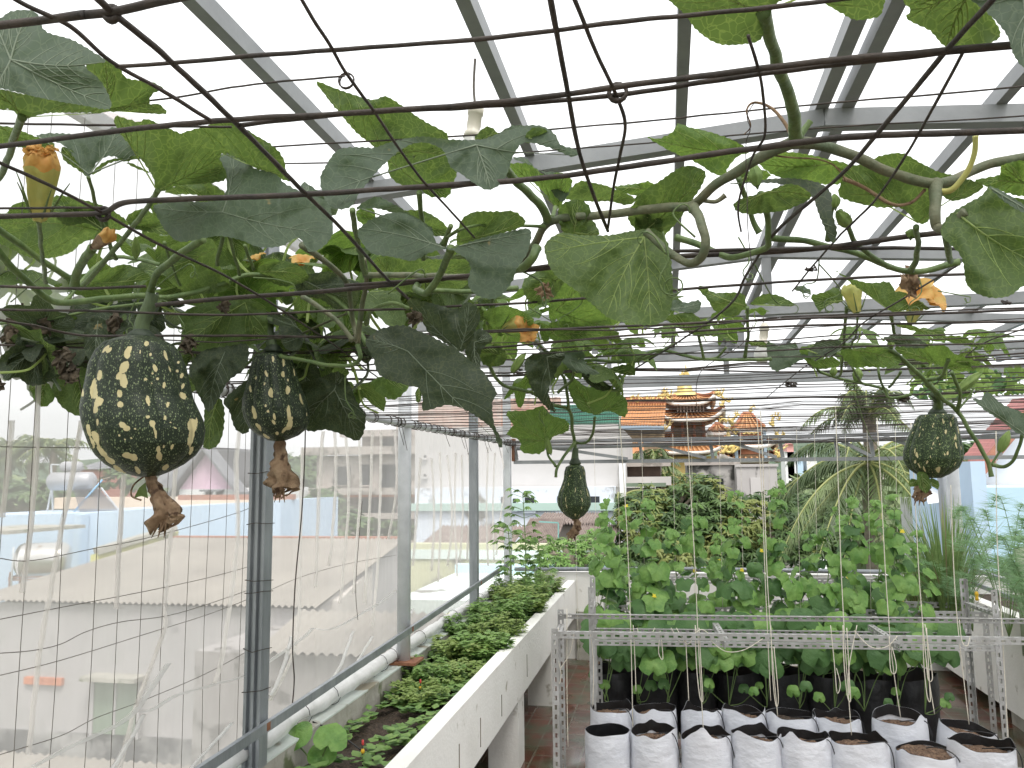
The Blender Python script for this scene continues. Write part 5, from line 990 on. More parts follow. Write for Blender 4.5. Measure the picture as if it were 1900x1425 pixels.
T(P4, [(1686,892),(1698,888),(1706,897),(1696,903),(1684,900)], 2.24, .2, 0, (1705, 892), 'b', wr=.2)
T(P4, [(1724,890),(1735,888),(1744,900),(1740,908),(1730,902)], 2.24, .2, 0, (1724, 892), 'b', wr=.2)
# ---------------------------------------------------------------- slotted angle racks
m_hole = M('slot_shadow', (.02, .02, .02), rough=.9)
def angle(parent, p, q, w_, fdir, tdir, nm):
    """L section bar from p to q with real slots cut in the front flange (fdir = flange direction, tdir = second flange)"""
    p = Vector(p); q = Vector(q); d = (q-p); L_ = d.length; d.normalize(); f_ = Vector(fdir).normalized(); t_ = Vector(tdir).normalized()
    mb = MB(); n_ = int(L_/.042); st = L_/n_; sl = .022
    def quad(a0, a1, b0, b1, fl, th=.0022):
        o_ = t_ if fl == f_ else f_
        v = [p+d*a0+fl*b0, p+d*a1+fl*b0, p+d*a1+fl*b1, p+d*a0+fl*b1]; v += [x+o_*th for x in v]
        mb.add(v, [(0, 3, 2, 1), (4, 5, 6, 7), (0, 1, 5, 4), (1, 2, 6, 5), (2, 3, 7, 6), (3, 0, 4, 7)])
    for fl in (f_, t_):
        quad(0, L_, 0.0001 if fl == t_ else 0, w_*.34, fl); quad(0, L_, w_*.66, w_, fl)
        for i in range(n_+1):
            a0 = max(0, i*st-(st-sl)/2); a1 = min(L_, i*st+(st-sl)/2); quad(a0, a1, w_*.34, w_*.66, fl)
    return mb.build(nm, m_slot, parent)
Ya, Yb, Yc, Yd = 4.0, 4.47, 4.50, 4.87
ZA, ZB = CAMZ-.735, CAMZ-.87
XL, XR = at(1021, 1160, Ya).x, 1.93
ra_ = thing('shelf_rack', 'front slotted angle steel rack around the white grow bags', 'rack', (.6, 4.2, 0))
up, X_, Y_ = (0, 0, 1), (1, 0, 0), (0, 1, 0)
dn = (0, 0, -1)
for nm, y, z in (('top_bar', Ya, ZA), ('shelf_bar', Ya, .18)): angle(ra_, (XL, y, z), (XR, y, z), .031, dn, Y_, nm)
for nm, y, z in (('top_bar', Yb, ZA+.01), ('shelf_bar', Yb, .18)): angle(ra_, (XL, y, z), (XR, y, z), .028, dn, (0, -1, 0), nm)
for x, s_ in ((XL, 1), (XR, -1)):
    angle(ra_, (x, Ya-.003, 0), (x, Ya-.003, ZA+.015), .033, (s_, 0, 0), Y_, 'post'); angle(ra_, (x, Yb+.003, 0), (x, Yb+.003, ZA+.03), .031, (s_, 0, 0), (0, -1, 0), 'post')
    angle(ra_, (x+.003*s_, Ya+.05, ZA-.04), (x+.003*s_, Yb-.04, ZA-.04), .034, dn, (s_, 0, 0), 'side_bar')
for x in (.22, 1.0): angle(ra_, (x, Ya+.003, ZA-.04), (x, Yb-.003, ZA-.03), .03, (1, 0, 0), dn, 'cross_bar')
rb2 = thing('shelf_rack', 'second slotted angle rack standing among the melon plants and black bags', 'rack', (.6, 4.7, 0))
XL2, XR2 = at(1090, 1180, Yc).x, at(1862, 1180, Yc).x
for y, t__ in ((Yc, Y_), (Yd, (0, -1, 0))): angle(rb2, (XL2, y, ZB), (XR2, y, ZB), .026, dn, t__, 'top_bar')
for x, s_ in ((XL2, 1), (XR2, -1)):
    for y, t__, zt in ((Yc-.003, Y_, 1.16), (Yd+.003, (0, -1, 0), 1.17)): angle(rb2, (x, y, 0), (x, y, zt), .031, (s_, 0, 0), t__, 'post')
    angle(rb2, (x+.003*s_, Yc+.05, 1.05), (x+.003*s_, Yd-.04, 1.05), .03, dn, (s_, 0, 0), 'side_bar')
rc = thing('shelf_rack', 'rear slotted angle rack carrying the black grow bags', 'rack', (.6, 5.6, 0))
for y, z, t__ in ((5.0, .15, Y_), (5.5, .16, (0, -1, 0)), (5.64, .88, Y_), (6.1, .87, Y_), (7.15, .90, Y_), (7.3, .86, Y_)): angle(rc, (-.46, y, z), (1.95, y, z), .036, dn, t__, 'shelf_bar')
for x, s_ in ((-.465, 1), (1.95, -1)):
    for y in (5.0, 5.64, 7.2): angle(rc, (x, y-.003, 0), (x, y-.003, .92), .036, (s_, 0, 0), Y_, 'post')
for q_ in (ra_, rb2): q_.rotation_euler.z = R_(3.8)
# ---------------------------------------------------------------- grow bags
m_bagw = M('white_bag_film', (.72, .73, .77), (.64, .66, .71), 3, .32, .7, 17, stretch=(1, 1, 1.8)); m_bagi = M('black_film', (.012, .012, .013), rough=.4, bump=.6, bscale=25)
m_bagk = M('black_bag_film', (.013, .013, .015), (.022, .022, .024), 8, .42, .9, 14)
m_coir = M('coir_substrate', (.05, .028, .018), (.22, .14, .09), 75, 1, 1.0, 110, c3=(.33, .24, .16), s3=120, t3=.63)
def rim(a, seed, amp):
    pk = 0 if amp < .015 else sum(amp*h_*math.exp(-(((a-c_-seed*1.7+math.pi) % (2*math.pi)-math.pi)/w_)**2) for c_, h_, w_ in ((0, 1.0, .22), (2.6, .7, .3)))
    return amp*(1.1*nv((math.cos(a)*1.0, math.sin(a)*1.0, seed)))+pk*.8
def bag(P, r, h, z0, mat, lab, group, seed, flap=.03, tilt=0, fill_=.72, lines=True, empty=False):
    o = thing('grow_bag', lab, 'grow bag', (P[0], P[1], z0), group); N = 56; K = 22; vs = []; fs = []
    Rt = Matrix.Rotation(tilt, 4, 'Y')
    def pt(a, t_):
        zz = (h+rim(a, seed, flap))*t_; rr_ = r*(1+.05*math.sin(t_*3)-.06*(1-t_)**2)*(1+.035*nv((math.cos(a)*2.5, math.sin(a)*2.5, t_*5+seed))+.026*(1.1-t_)*nv((math.cos(a)*5, math.sin(a)*5, t_*17+seed)))
        if t_ < .06: rr_ *= .93
        return Vector((math.cos(a)*rr_, math.sin(a)*rr_, zz))
    for k_ in range(K+1):
        for j in range(N): vs.append(pt(2*math.pi*j/N, k_/K))
    fs = [(k_*N+j, k_*N+(j+1) % N, (k_+1)*N+(j+1) % N, (k_+1)*N+j) for k_ in range(K) for j in range(N)]+[tuple(range(N-1, -1, -1))]
    tr_ = lambda L_: [Vector((P[0], P[1], z0))+(Rt @ v) for v in L_]
    MB().add(tr_(vs), fs).build('film', mat, o, True)
    vi = []; 
    for k_ in range(5):
        t_ = 1-k_/4*(1-fill_)-.002
        for j in range(N): q_ = pt(2*math.pi*j/N, t_); vi.append(Vector((q_.x*.975, q_.y*.975, q_.z+(.001 if k_ == 0 else 0))))
    MB().add(tr_(vi), [(k_*N+j, (k_+1)*N+j, (k_+1)*N+(j+1) % N, k_*N+(j+1) % N) for k_ in range(4) for j in range(N)]+[tuple(range(4*N, 5*N))]*(1 if empty else 0)).build('lining', m_bagi, o, True)
    if not empty:
        vt = []; ft = []
        for k_ in range(9):
            for j in range(36):
                a = 2*math.pi*j/36; q_ = k_/8; vt.append(Vector((math.cos(a)*r*.965*q_, math.sin(a)*r*.965*q_, h*fill_+.014*(1-q_*q_)+.012*nv((math.cos(a)*q_*5, math.sin(a)*q_*5, seed))+.006*nv((math.cos(a)*q_*16, math.sin(a)*q_*16, seed)))))
        ft = [(k_*36+j, k_*36+(j+1) % 36, (k_+1)*36+(j+1) % 36, (k_+1)*36+j) for k_ in range(8) for j in range(36)]
        MB().add(tr_(vt), ft).build('soil', m_soil if 'dark soil' in lab else m_coir, o, True)
    if mat is m_bagw:
        for j in range(7):
            a = 2*math.pi*j/7+seed; q_ = pt(a, .36+.02*nv((j, seed, 1))); nrm = Vector((math.cos(a), math.sin(a), 0)); c0 = tr_([q_+nrm*.0012])[0]; u_ = nrm.cross(Vector((0, 0, 1)))
            MB().add([c0+u_*math.cos(b_)*.0045+Vector((0, 0, 1))*math.sin(b_)*.0045+nrm*.001 for b_ in [i*math.pi/4 for i in range(8)]], [tuple(range(8))]).build('drain_hole', m_hole, o)
        if lines:
            a = -.7+seed*.1 % .5; c_ = [tr_([Vector((.0, -.1*r, h*fill_+.03))])[0], tr_([Vector((.35*r, -.5*r, h*fill_+.05))])[0], tr_([Vector((.8*r, -.66*r, h*1.02))])[0], tr_([Vector((1.02*r, -.55*r, h*.86))])[0], tr_([Vector((1.12*r, -.2*r, h*.6))])[0]]
            MB().tube(curve(c_, 5), .0026, 6).build('drip_tube', m_black, o, True)
    return o
gF = 'white grow bags in the front row'; gS = 'white grow bags in the second row'; gB = 'black grow bags with melon plants'
FR = [(1126, 1357, 78, 'leftmost front row white grow bag, empty with an even round rim', .01, True), (1213, 1357, 80, 'second white front row bag from the left, rim dipping over brown coir', .035, False), (1310, 1362, 84, 'third white front bag from the left, black lining folded up at its right', .04, False),
      (1404, 1364, 82, 'fourth white front bag from the left with a sagging right rim', .035, False), (1493, 1368, 86, 'fifth white front bag, dark lining sagging at its right edge', .035, False), (1594, 1372, 94, 'wide sixth white front bag with a drip tube over brown coir', .03, False),
      (1720, 1382, 90, 'seventh white front bag, set lower and filled nearly to the rim with coir', .02, False), (1824, 1382, 98, 'rightmost front row white grow bag with a wavy black lining', .03, False)]
for i, (px, py, w_, lab, fl, em) in enumerate(FR):
    p = at(px, py, 4.05); hh = p.z-.19; bag((p.x, p.y+.03), w_/2*4.05/F, hh-(.03 if i == 6 else 0), .19, m_bagw, lab, gF, 3+i*1.7, fl, 0, .62 if em else (.94 if i == 6 else .86), not em, em)
SR = [(1133, 1308, 74, 'second row white bag at far left, filled with brown coir', .02, 0), (1214, 1310, 74, 'second row white bag second from left, behind the coir filled front bag', .02, 0), (1302, 1312, 70, 'second row white bag third from left with a raised right corner', .04, 0),
      (1381, 1315, 72, 'second row white bag fourth from left, rim high at both sides', .03, 0), (1468, 1322, 82, 'second row white bag with dark soil heaped to the rim', .02, 0), (1555, 1322, 76, 'second row white bag behind the wide front bag, corner sticking up', .035, 0),
      (1672, 1328, 84, 'second row white bag second from right, with a pointed rim corner', .04, 0), (1778, 1345, 84, 'second row white bag at the right, leaning over to the right', .02, .16)]
for i, (px, py, w_, lab, fl, ti) in enumerate(SR):
    p = at(px, py+7, 4.38); bag((p.x, p.y+.04), w_/2*4.38/F, p.z-.19, .19, m_bagw, lab, gS, 30+i*2.3, fl, ti, .87)
BR = [(1137, 1258, 76, 'black grow bag at the left end of the back row'), (1216, 1256, 80, 'second black grow bag from the left'), (1293, 1260, 70, 'third black grow bag from the left'), (1372, 1260, 80, 'fourth black grow bag from the left'),
      (1455, 1260, 82, 'fifth black grow bag from the left'), (1537, 1262, 80, 'sixth black grow bag from the left'), (1615, 1270, 78, 'second black grow bag from the right'), (1694, 1268, 82, 'black grow bag at the right end of the back row')]
for i, (px, py, w_, lab) in enumerate(BR):
    p = at(px, py-12, 5.15); bag((p.x, p.y+.06), w_/2*5.15/F, p.z-.165, .165, m_bagk, lab, gB, 70+i*1.9, .025, 0, .8)
tag(MB().tube(curve([(-.5, 4.22, .22), (.2, 4.2, .2), (1, 4.23, .21), (2, 4.2, .2)], 8), .009, 8).build('irrigation_pipe', m_black, None, True), 'black irrigation pipe lying between the two rows of white bags', 'pipe')
# ---------------------------------------------------------------- strings
def string(pts, r, lab, grp=None, extra=True):
    o = tag(MB().tube(curve([at(*p) if not isinstance(p, Vector) else p for p in pts], 6), r, 5).build('string', m_string, None, True), lab, 'string', grp); return o
FS = [((1149, 772), (1158, 900), (1164, 1000), (1170, 1160), (1175, 1385)), ((1274, 765), (1282, 920), (1290, 1060), (1296, 1200), (1306, 1370)), ((1411, 762), (1418, 920), (1424, 1080), (1435, 1240), (1443, 1330)),
      ((1550, 753), (1556, 920), (1561, 1065), (1570, 1230), (1580, 1364)), ((1627, 775), (1636, 930), (1644, 1080), (1655, 1220), (1671, 1331)), ((1690, 784), (1698, 930), (1706, 1080), (1718, 1220), (1734, 1325)),
      ((1764, 900), (1767, 1000), (1776, 1150), (1798, 1344)), ((1848, 800), (1850, 1000), (1860, 1180), (1871, 1385)), ((1404, 770), (1414, 920), (1420, 1080), (1430, 1300))]
lb = ('leftmost long string', 'string before the temple', 'string over the sagging white bag', 'string above the tilted bag corner', 'string in front of the coconut palm', 'string beside the ribbed pumpkin', 'string before the lemongrass', 'rightmost string', 'thin companion string')
for i, s_ in enumerate(FS):
    n_ = len(s_); o = string([(a, b_, 4.06+.1*(k_/n_)) for k_, (a, b_) in enumerate(s_)], .0021, lb[i]+' hanging from the trellis to the white grow bags', 'strings down to the white bags')
    if i in (1, 3, 5): c = [at(a, b_, 4.0) for a, b_ in ((s_[3][0]-6, 1160), (s_[3][0]-4, 1230), (s_[3][0]+2, 1290), (s_[3][0]+8, 1300), (s_[3][0]+6, 1260), (s_[3][0]+1, 1165))]; MB().tube(curve(c, 6), .0022, 5).build('loop', m_string, o, True)
SL = ['short straight string at the left end,', 'knotted string above the second bag,', 'small tight string loop above the second bag,', 'straight string over the third bag,', 'long looped string before the wide bag,', 'looped string near the right bags,', 'longest string loop at the right,', 'looped string beside the left rack post,', 'very long string beside the left rack post,', 'slack string swinging to the left post,', 'long loop over the fifth bag,', 'shallow slack string left of centre,', 'short slack string at left,', 'wide slack string at centre,', 'wide slack string right of centre,', 'small slack string before the right wall,', 'double slack string at centre left,', 'straight string beside the doubled knot,']
for i, s_ in enumerate((((1095, 1170), (1101, 1230), (1100, 1310)), ((1175, 1160), (1178, 1220), (1180, 1283)), ((1225, 1170), (1222, 1210), (1230, 1222), (1226, 1175)), ((1272, 1180), (1275, 1240), (1278, 1300)), ((1541, 1160), (1548, 1230), (1553, 1285), (1559, 1270), (1552, 1240)), ((1650, 1180), (1652, 1240), (1660, 1250), (1663, 1235), (1655, 1200)), ((1712, 1155), (1718, 1220), (1722, 1260), (1730, 1258), (1724, 1210), (1716, 1158)),
          ((1036, 1165), (1034, 1240), (1038, 1268), (1041, 1250), (1036, 1225)), ((1052, 1130), (1052, 1280), (1054, 1385)), ((1066, 1170), (1058, 1210), (1040, 1240)), ((1430, 1160), (1434, 1260), (1440, 1310), (1444, 1290), (1436, 1200)), ((1255, 1165), (1275, 1195), (1290, 1175), (1291, 1165)), ((1182, 1165), (1190, 1185), (1205, 1182), (1215, 1165)), ((1315, 1185), (1345, 1208), (1380, 1206), (1415, 1185)), ((1585, 1170), (1615, 1200), (1645, 1200), (1665, 1180)), ((1780, 1150), (1785, 1190), (1795, 1198), (1800, 1180)),
          ((1245, 1165), (1262, 1190), (1280, 1185), (1302, 1168), (1330, 1190)), ((1590, 1160), (1575, 1240), (1576, 1290)))):
    string([(a, b_, 3.985) for a, b_ in s_], .0019, SL[i]+' tied to the front rack bar', 'string ends tied on the front rack')
for i in range(15):
    px = 1057+i*46+rnd.uniform(-8, 8); D = 5.2+.5*(i % 3)
    string([Vector((at(px, 800, D).x, D, 2.05)), (px+4, 1000, D), (px+9, 1225, D)], .0013, 'thin pale climbing string among the melon plants', 'thin climbing strings behind')
# ---------------------------------------------------------------- melon plants on strings
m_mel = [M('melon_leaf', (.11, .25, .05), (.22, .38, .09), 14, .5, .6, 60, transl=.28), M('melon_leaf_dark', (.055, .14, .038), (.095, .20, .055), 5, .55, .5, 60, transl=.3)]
m_mst = M('melon_stem', (.16, .25, .08), rough=.6); m_flw = M('melon_flower', (.85, .68, .05), rough=.6, transl=.3)
def rleaf(mb, c, n_, u_, size, seed, cup=.25, lob=.1, mi=0):
    n_ = Vector(n_).normalized(); u_ = Vector(u_); u_ = (u_-n_*u_.dot(n_)).normalized(); v_ = n_.cross(u_); vs = [Vector(c)]; K = 18
    for ring, rr_ in enumerate((.5, 1)):
        for j in range(K):
            a = -math.pi/2+2*math.pi*j/K; d = min(j, K-j)/K; q_ = size*rr_*(1-.55*math.exp(-(d/.045)**2))*(1+lob*math.cos(5*a+1.57)+.06*nv((j*.9, seed, 2)))
            vs.append(Vector(c)+u_*math.cos(a)*q_+v_*(math.sin(a)*q_+.15*size)+n_*(-cup*size*rr_*rr_+.18*size*rr_*nv((math.cos(a)*1.5, math.sin(a)*1.5, seed))+.06*size*rr_*math.sin(a*5)))
    fs = [(0, 1+j, 1+(j+1) % K) for j in range(K)]+[(1+j, 1+K+j, 1+K+(j+1) % K, 1+(j+1) % K) for j in range(K)]
    mb.add(vs, fs, mi)
def melon(px, D, ztop, lab, seed, dens=1.0, zb=.47, pxt=None):
    r_ = random.Random(seed); b0 = at(px, 1230, D); o = thing('melon_plant', lab, 'climbing plant', (b0.x, D, zb), 'melon plants climbing strings')
    xt = at((pxt or px), 950, D).x; pts = [Vector((b0.x+(xt-b0.x)*t_+.02*math.sin(t_*14+seed), D+.02*math.cos(t_*11+seed), zb+(ztop-zb)*t_)) for t_ in [i/24 for i in range(25)]]
    mb = MB(); st = MB().tube(pts, [.0055*(1-.7*i/24) for i in range(25)], 6); n_ = int((ztop-zb)/.033*dens)
    for i in range(int(n_*1.8)):
        t_ = .13+.87*r_.random()**1.05; p = pts[min(24, int(t_*24))]; a = r_.uniform(0, 2*math.pi); size = (.072 if t_ < .5 else .072-.085*(t_-.5))*r_.uniform(.45, 1.15); d = Vector((math.cos(a), math.sin(a), 0)); L_ = r_.uniform(.04, .13)*(1.25-.85*t_)
        c = p+d*L_+Vector((0, 0, r_.uniform(-.02, .05))); c.z = max(c.z, .68+.06*r_.random()); st.tube(curve([p, p+d*L_*.5+Vector((0, 0, .02)), c], 3), .0022, 4)
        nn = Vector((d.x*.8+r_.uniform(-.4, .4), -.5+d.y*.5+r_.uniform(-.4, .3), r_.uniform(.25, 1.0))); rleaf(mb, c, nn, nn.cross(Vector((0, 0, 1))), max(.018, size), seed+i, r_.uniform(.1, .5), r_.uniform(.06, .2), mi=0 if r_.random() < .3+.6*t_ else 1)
        if r_.random() < .022: fc = c+Vector((0, -.02, .02)); fl = MB(); rleaf(fl, fc, (r_.uniform(-1, 1), -1, .3), (1, 0, 0), .013, i, .2, .35); fl.build('flower', m_flw, o, True)
        if r_.random() < .1: st.tube(curve([p, p+d*.05, p+d*.11+Vector((0, 0, .05)), p+d*.13+Vector((.01, 0, .09))], 3), .0012, 4)
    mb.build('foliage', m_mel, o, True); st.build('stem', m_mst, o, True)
tops = [(1130, 930, 'at the left end of the front row'), (1205, 905, 'rising above the mango tree, left of the temple string'), (1290, 930, 'in the front row before the mango crown'), (1366, 925, 'in the front row left of the coconut palm'), (1448, 905, 'with a tall bare shoot before the concrete house'), (1530, 985, 'shorter, under the drooping palm fronds'), (1585, 920, 'directly before the coconut trunk'), (1662, 928, 'at the right end beside the lemongrass')]
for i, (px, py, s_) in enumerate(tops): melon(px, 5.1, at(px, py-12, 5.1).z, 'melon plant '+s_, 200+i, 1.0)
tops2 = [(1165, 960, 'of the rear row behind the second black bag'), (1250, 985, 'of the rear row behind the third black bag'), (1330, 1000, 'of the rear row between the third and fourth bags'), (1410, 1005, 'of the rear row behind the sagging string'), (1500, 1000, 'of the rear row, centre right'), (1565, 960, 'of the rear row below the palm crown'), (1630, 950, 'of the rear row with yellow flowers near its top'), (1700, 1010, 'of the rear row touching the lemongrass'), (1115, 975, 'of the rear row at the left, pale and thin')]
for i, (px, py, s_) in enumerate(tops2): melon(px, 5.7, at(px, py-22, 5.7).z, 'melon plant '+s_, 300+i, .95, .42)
for i, px in enumerate((1120, 1180, 1235, 1300, 1350, 1420, 1480, 1545, 1600, 1660, 1712)):
    r_ = random.Random(i); b0 = at(px, 1230, 4.98); o = thing('melon_plant', 'low melon shoot at the mouth of a black bag, %s' % ('far left', 'left', 'left of the white string', 'under the temple string', 'between two strings', 'centre', 'right of centre', 'beside the loops', 'under the palm', 'near the right end', 'far right')[i], 'climbing plant', (b0.x, 4.98, .45), 'low melon shoots'); mb = MB(); st = MB()
    for k_ in range(10):
        big = k_ < 8; c = Vector((b0.x+r_.uniform(-.13, .13), 4.98+r_.uniform(-.14, .02), r_.uniform(.66, .92) if big else r_.uniform(.50, .58)))
        if k_ % 3 == 0 or not big: st.tube(curve([Vector((b0.x, 5.0, .42)), Vector((b0.x*.6+c.x*.4+.02, 5.0, c.z*.82)), c], 4), .0026, 5)
        else: st.tube([c, c+Vector((0, .06, -.03))], .002, 4)
        rleaf(mb, c, (r_.uniform(-.5, .5), -1, r_.uniform(.2, .7)), (1, 0, 0), r_.uniform(.065, .10) if big else r_.uniform(.025, .04), i*9+k_, .3, .07, 1 if k_ % 3 else 0)
    mb.build('foliage', m_mel, o, True); st.build('stem', m_mst, o, True)
# ---------------------------------------------------------------- left planter plants
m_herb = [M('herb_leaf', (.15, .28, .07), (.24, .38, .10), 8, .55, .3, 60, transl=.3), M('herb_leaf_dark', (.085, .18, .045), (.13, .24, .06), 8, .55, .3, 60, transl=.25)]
m_herb2 = [M('herb_leaf_yellowish', (.22, .33, .08), (.33, .42, .13), 8, .55, .3, 60, transl=.35), M('herb_leaf_mid', (.11, .21, .06), (.17, .28, .08), 8, .55, .3, 60, transl=.25)]
def pleaf(mb, c, d, n_, L_, w_, mi=0, droop=.25):
    d = Vector(d).normalized(); n_ = Vector(n_); s_ = d.cross(n_); 
    if s_.length < 1e-5: s_ = d.orthogonal()
    s_.normalize(); n_ = s_.cross(d); c = Vector(c)
    vs = [c, c+d*L_*.35+s_*w_-n_*L_*.05, c+d*L_*.35-n_*L_*(.05-.06)*0+n_*L_*.02, c+d*L_*.35-s_*w_-n_*L_*.05, c+d*L_*.72+s_*w_*.65-n_*L_*droop*.7, c+d*L_*.72-n_*L_*droop*.45, c+d*L_*.72-s_*w_*.65-n_*L_*droop*.7, c+d*L_-n_*L_*droop]
    mb.add(vs, [(0, 2, 1), (0, 3, 2), (1, 2, 5, 4), (2, 3, 6, 5), (4, 5, 7), (5, 6, 7)], mi)
def herb(x, y, hgt, rad, lab, seed, nst=16, ll=.032):
    r_ = random.Random(seed); ll *= r_.uniform(.75, 1.5); o = thing('herb_bush', lab, 'herb', (x, y, .64), 'leafy herb bushes in the left planter'); mb = MB(); st = MB()
    for i in range(nst):
        a = r_.uniform(0, 6.28); q_ = math.sqrt(r_.random())*rad; b0 = Vector((x+math.cos(a)*q_*.5, y+math.sin(a)*q_*.5, .635)); tp = Vector((x+math.cos(a)*q_*1.1, y+math.sin(a)*q_*1.1, .64+hgt*r_.uniform(.55, 1.05)))
        c = curve([b0, b0.lerp(tp, .5)+Vector((r_.uniform(-.01, .01), 0, 0)), tp], 6); st.tube(c, .0018, 4)
        for k_, p in enumerate(c[1:]):
            for w2 in range(5):
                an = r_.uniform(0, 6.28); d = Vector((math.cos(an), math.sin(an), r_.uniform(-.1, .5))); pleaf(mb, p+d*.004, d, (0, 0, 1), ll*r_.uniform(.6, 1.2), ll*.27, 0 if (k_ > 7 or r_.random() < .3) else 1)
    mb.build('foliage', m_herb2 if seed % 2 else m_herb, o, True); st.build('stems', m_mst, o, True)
hd = ['large pale leaved herb bush near the corner post', 'herb bush behind the thick round post', 'dense herb bush beside the third post', 'herb bush touching the white planter wall, middle', 'low herb bush in front of the round post', 'nearest herb bush, thin and mixed with basil', 'herb bush leaning to the net, middle', 'fresh green herb bush at the far planter end', 'herb bush between round post and planter wall', 'tall soft herb bush left of the wall corner']
HB = [(-1.20, 6.6, .27, .2), (-1.26, 4.75, .18, .17), (-1.20, 5.75, .26, .2), (-1.12, 5.2, .22, .16), (-1.30, 4.3, .15, .15), (-1.24, 3.95, .12, .13), (-1.33, 5.3, .2, .15), (-1.15, 7.2, .2, .18), (-1.12, 4.75, .2, .14), (-1.12, 6.15, .26, .18),
      (-1.33, 5.9, .18, .14), (-1.13, 4.35, .13, .13), (-1.35, 4.85, .13, .12), (-1.33, 6.6, .2, .14)]
hd += ['low herb tuft against the kerb by the third post', 'low herb tuft against the white wall in front', 'low herb tuft against the kerb past the round post', 'herb tuft against the kerb near the far end']
for i, (x, y, h, rd) in enumerate(HB): herb(x, y, h*(.8+.14*(y-3.9)), rd*1.1, hd[i], 400+i, 44, .038)
# seedlings
mb = MB(); r_ = random.Random(9)
for i in range(360):
    y = 2.3+2.7*r_.random()**.7; x = r_.uniform(-1.41, -1.05)
    if nv((x*5, y*3, 2)) < -.08+(.1 if y < 3.2 else -.1): continue
    for k_ in range(r_.choice((2, 3, 4, 5))):
        an = r_.uniform(0, 6.28); pleaf(mb, (x, y, .66+.03*r_.random()), (math.cos(an), math.sin(an), .5), (0, 0, 1), r_.uniform(.03, .062), r_.uniform(.015, .027), r_.choice((0, 0, 1)))
o = mb.build('seedling_cover', m_herb, None, True); o['kind'] = 'stuff'; tag(o, 'small green seedlings sprouting over the dark soil of the left planter', 'seedlings')
o = thing('pumpkin_seedling', 'young pumpkin seedling with three broad leaves at the near end of the planter', 'seedling', atZ(590, 1425, .64)); mb = MB()
bs = atZ(590, 1432, .64)
for (px, py, s_, n_) in ((543, 1372, .078, (-.3, -.55, .8)), (612, 1372, .066, (.3, -.6, .8)), (596, 1402, .058, (.1, -.7, .8))):
    c = at(px, py, bs.y); MB().tube(curve([bs, (bs+c)/2+Vector((0, 0, .01)), c-Vector((0, 0, .004))], 5), .003, 6).build('stalk', m_stem, o, True)
    a_ = MB(); rleaf(a_, c, n_, (1, 0, 0), s_, px, .12, .03); a_.build('leaf', m_mel[0], o, True)
def tall(px, D, ztop, lab, seed):
    r_ = random.Random(seed); b0 = Vector((at(px, 1000, D).x, D, .64)); o = thing('okra_plant', lab, 'plant', b0, 'tall plants by the corner post'); c = curve([b0, b0+Vector((.01, 0, (ztop-.64)*.5)), Vector((b0.x-.01, D, ztop))], 8); st = MB(); st.tube(c, [.007*(1-.6*i/len(c)) for i in range(len(c))], 7); mb = MB()
    for k_, p in enumerate(c[2:]):
        for q_ in range(4):
            an = r_.uniform(0, 6.28); d = Vector((math.cos(an), math.sin(an)*.8, .35)); L_ = r_.uniform(.06, .14); e = p+d*L_; st.tube([p, e], .0018, 4)
            for b_ in (-.9, -.45, 0, .45, .9): dd = Matrix.Rotation(b_, 3, 'Z') @ d; pleaf(mb, e, (dd.x, dd.y, -.15), (0, 0, 1), r_.uniform(.04, .07), .010, 0 if r_.random() < .6 else 1, .4)
    mb.build('foliage', m_herb, o, True); st.build('stem', m_mst, o, True)
tall(973, 6.9, at(975, 915, 6.9).z, 'tallest slender plant before the corner post with a leafy crown', 1); tall(945, 6.5, at(945, 975, 6.5).z, 'slender plant with a thick stem left of the tallest one', 2); tall(1000, 6.9, at(1000, 1000, 6.9).z, 'slender plant right of the tallest one', 3)
# sprinklers
m_red = M('red_plastic', (.55, .05, .05), rough=.4); m_yelp = M('yellow_plastic', (.75, .45, .03), rough=.4)
for i, (px, py, lab) in enumerate(((673, 1385, 'micro sprinkler with red cap and yellow base standing in the soil'), (780, 1268, 'farther micro sprinkler with a pink red cap among seedlings'))):
    p = atZ(px, py+8, .70); o = thing('sprinkler', lab, 'sprinkler', p); MB().tube([p-Vector((0, 0, .08)), p+Vector((0, 0, .035))], .002, 6).build('stake', m_black, o, True)
    MB().lathe([(.001, -.012), (.007, -.008), (.008, 0), (.004, .008)], p, 12).build('base', m_yelp, o, True); MB().lathe([(.004, .022), (.0055, .026), (.0045, .04), (.001, .042)], p, 12).build('cap', m_red, o, True)
for i, (a, b_) in enumerate((((580, 1339), (670, 1392)), ((690, 1255), (750, 1280)), ((765, 1198), (800, 1215)), ((822, 1152), (845, 1160)))):
    p = atZ(*a, .765); q_ = atZ(*b_, .66); tag(MB().tube(curve([p, (p+q_)/2+Vector((0, 0, .012)), q_], 6), .003, 6).build('hose', m_black, None, True), ('nearest thin black hose', 'second thin black hose', 'third thin black hose', 'farthest thin black hose')[i]+' crossing the kerb into the planter soil', 'hose')
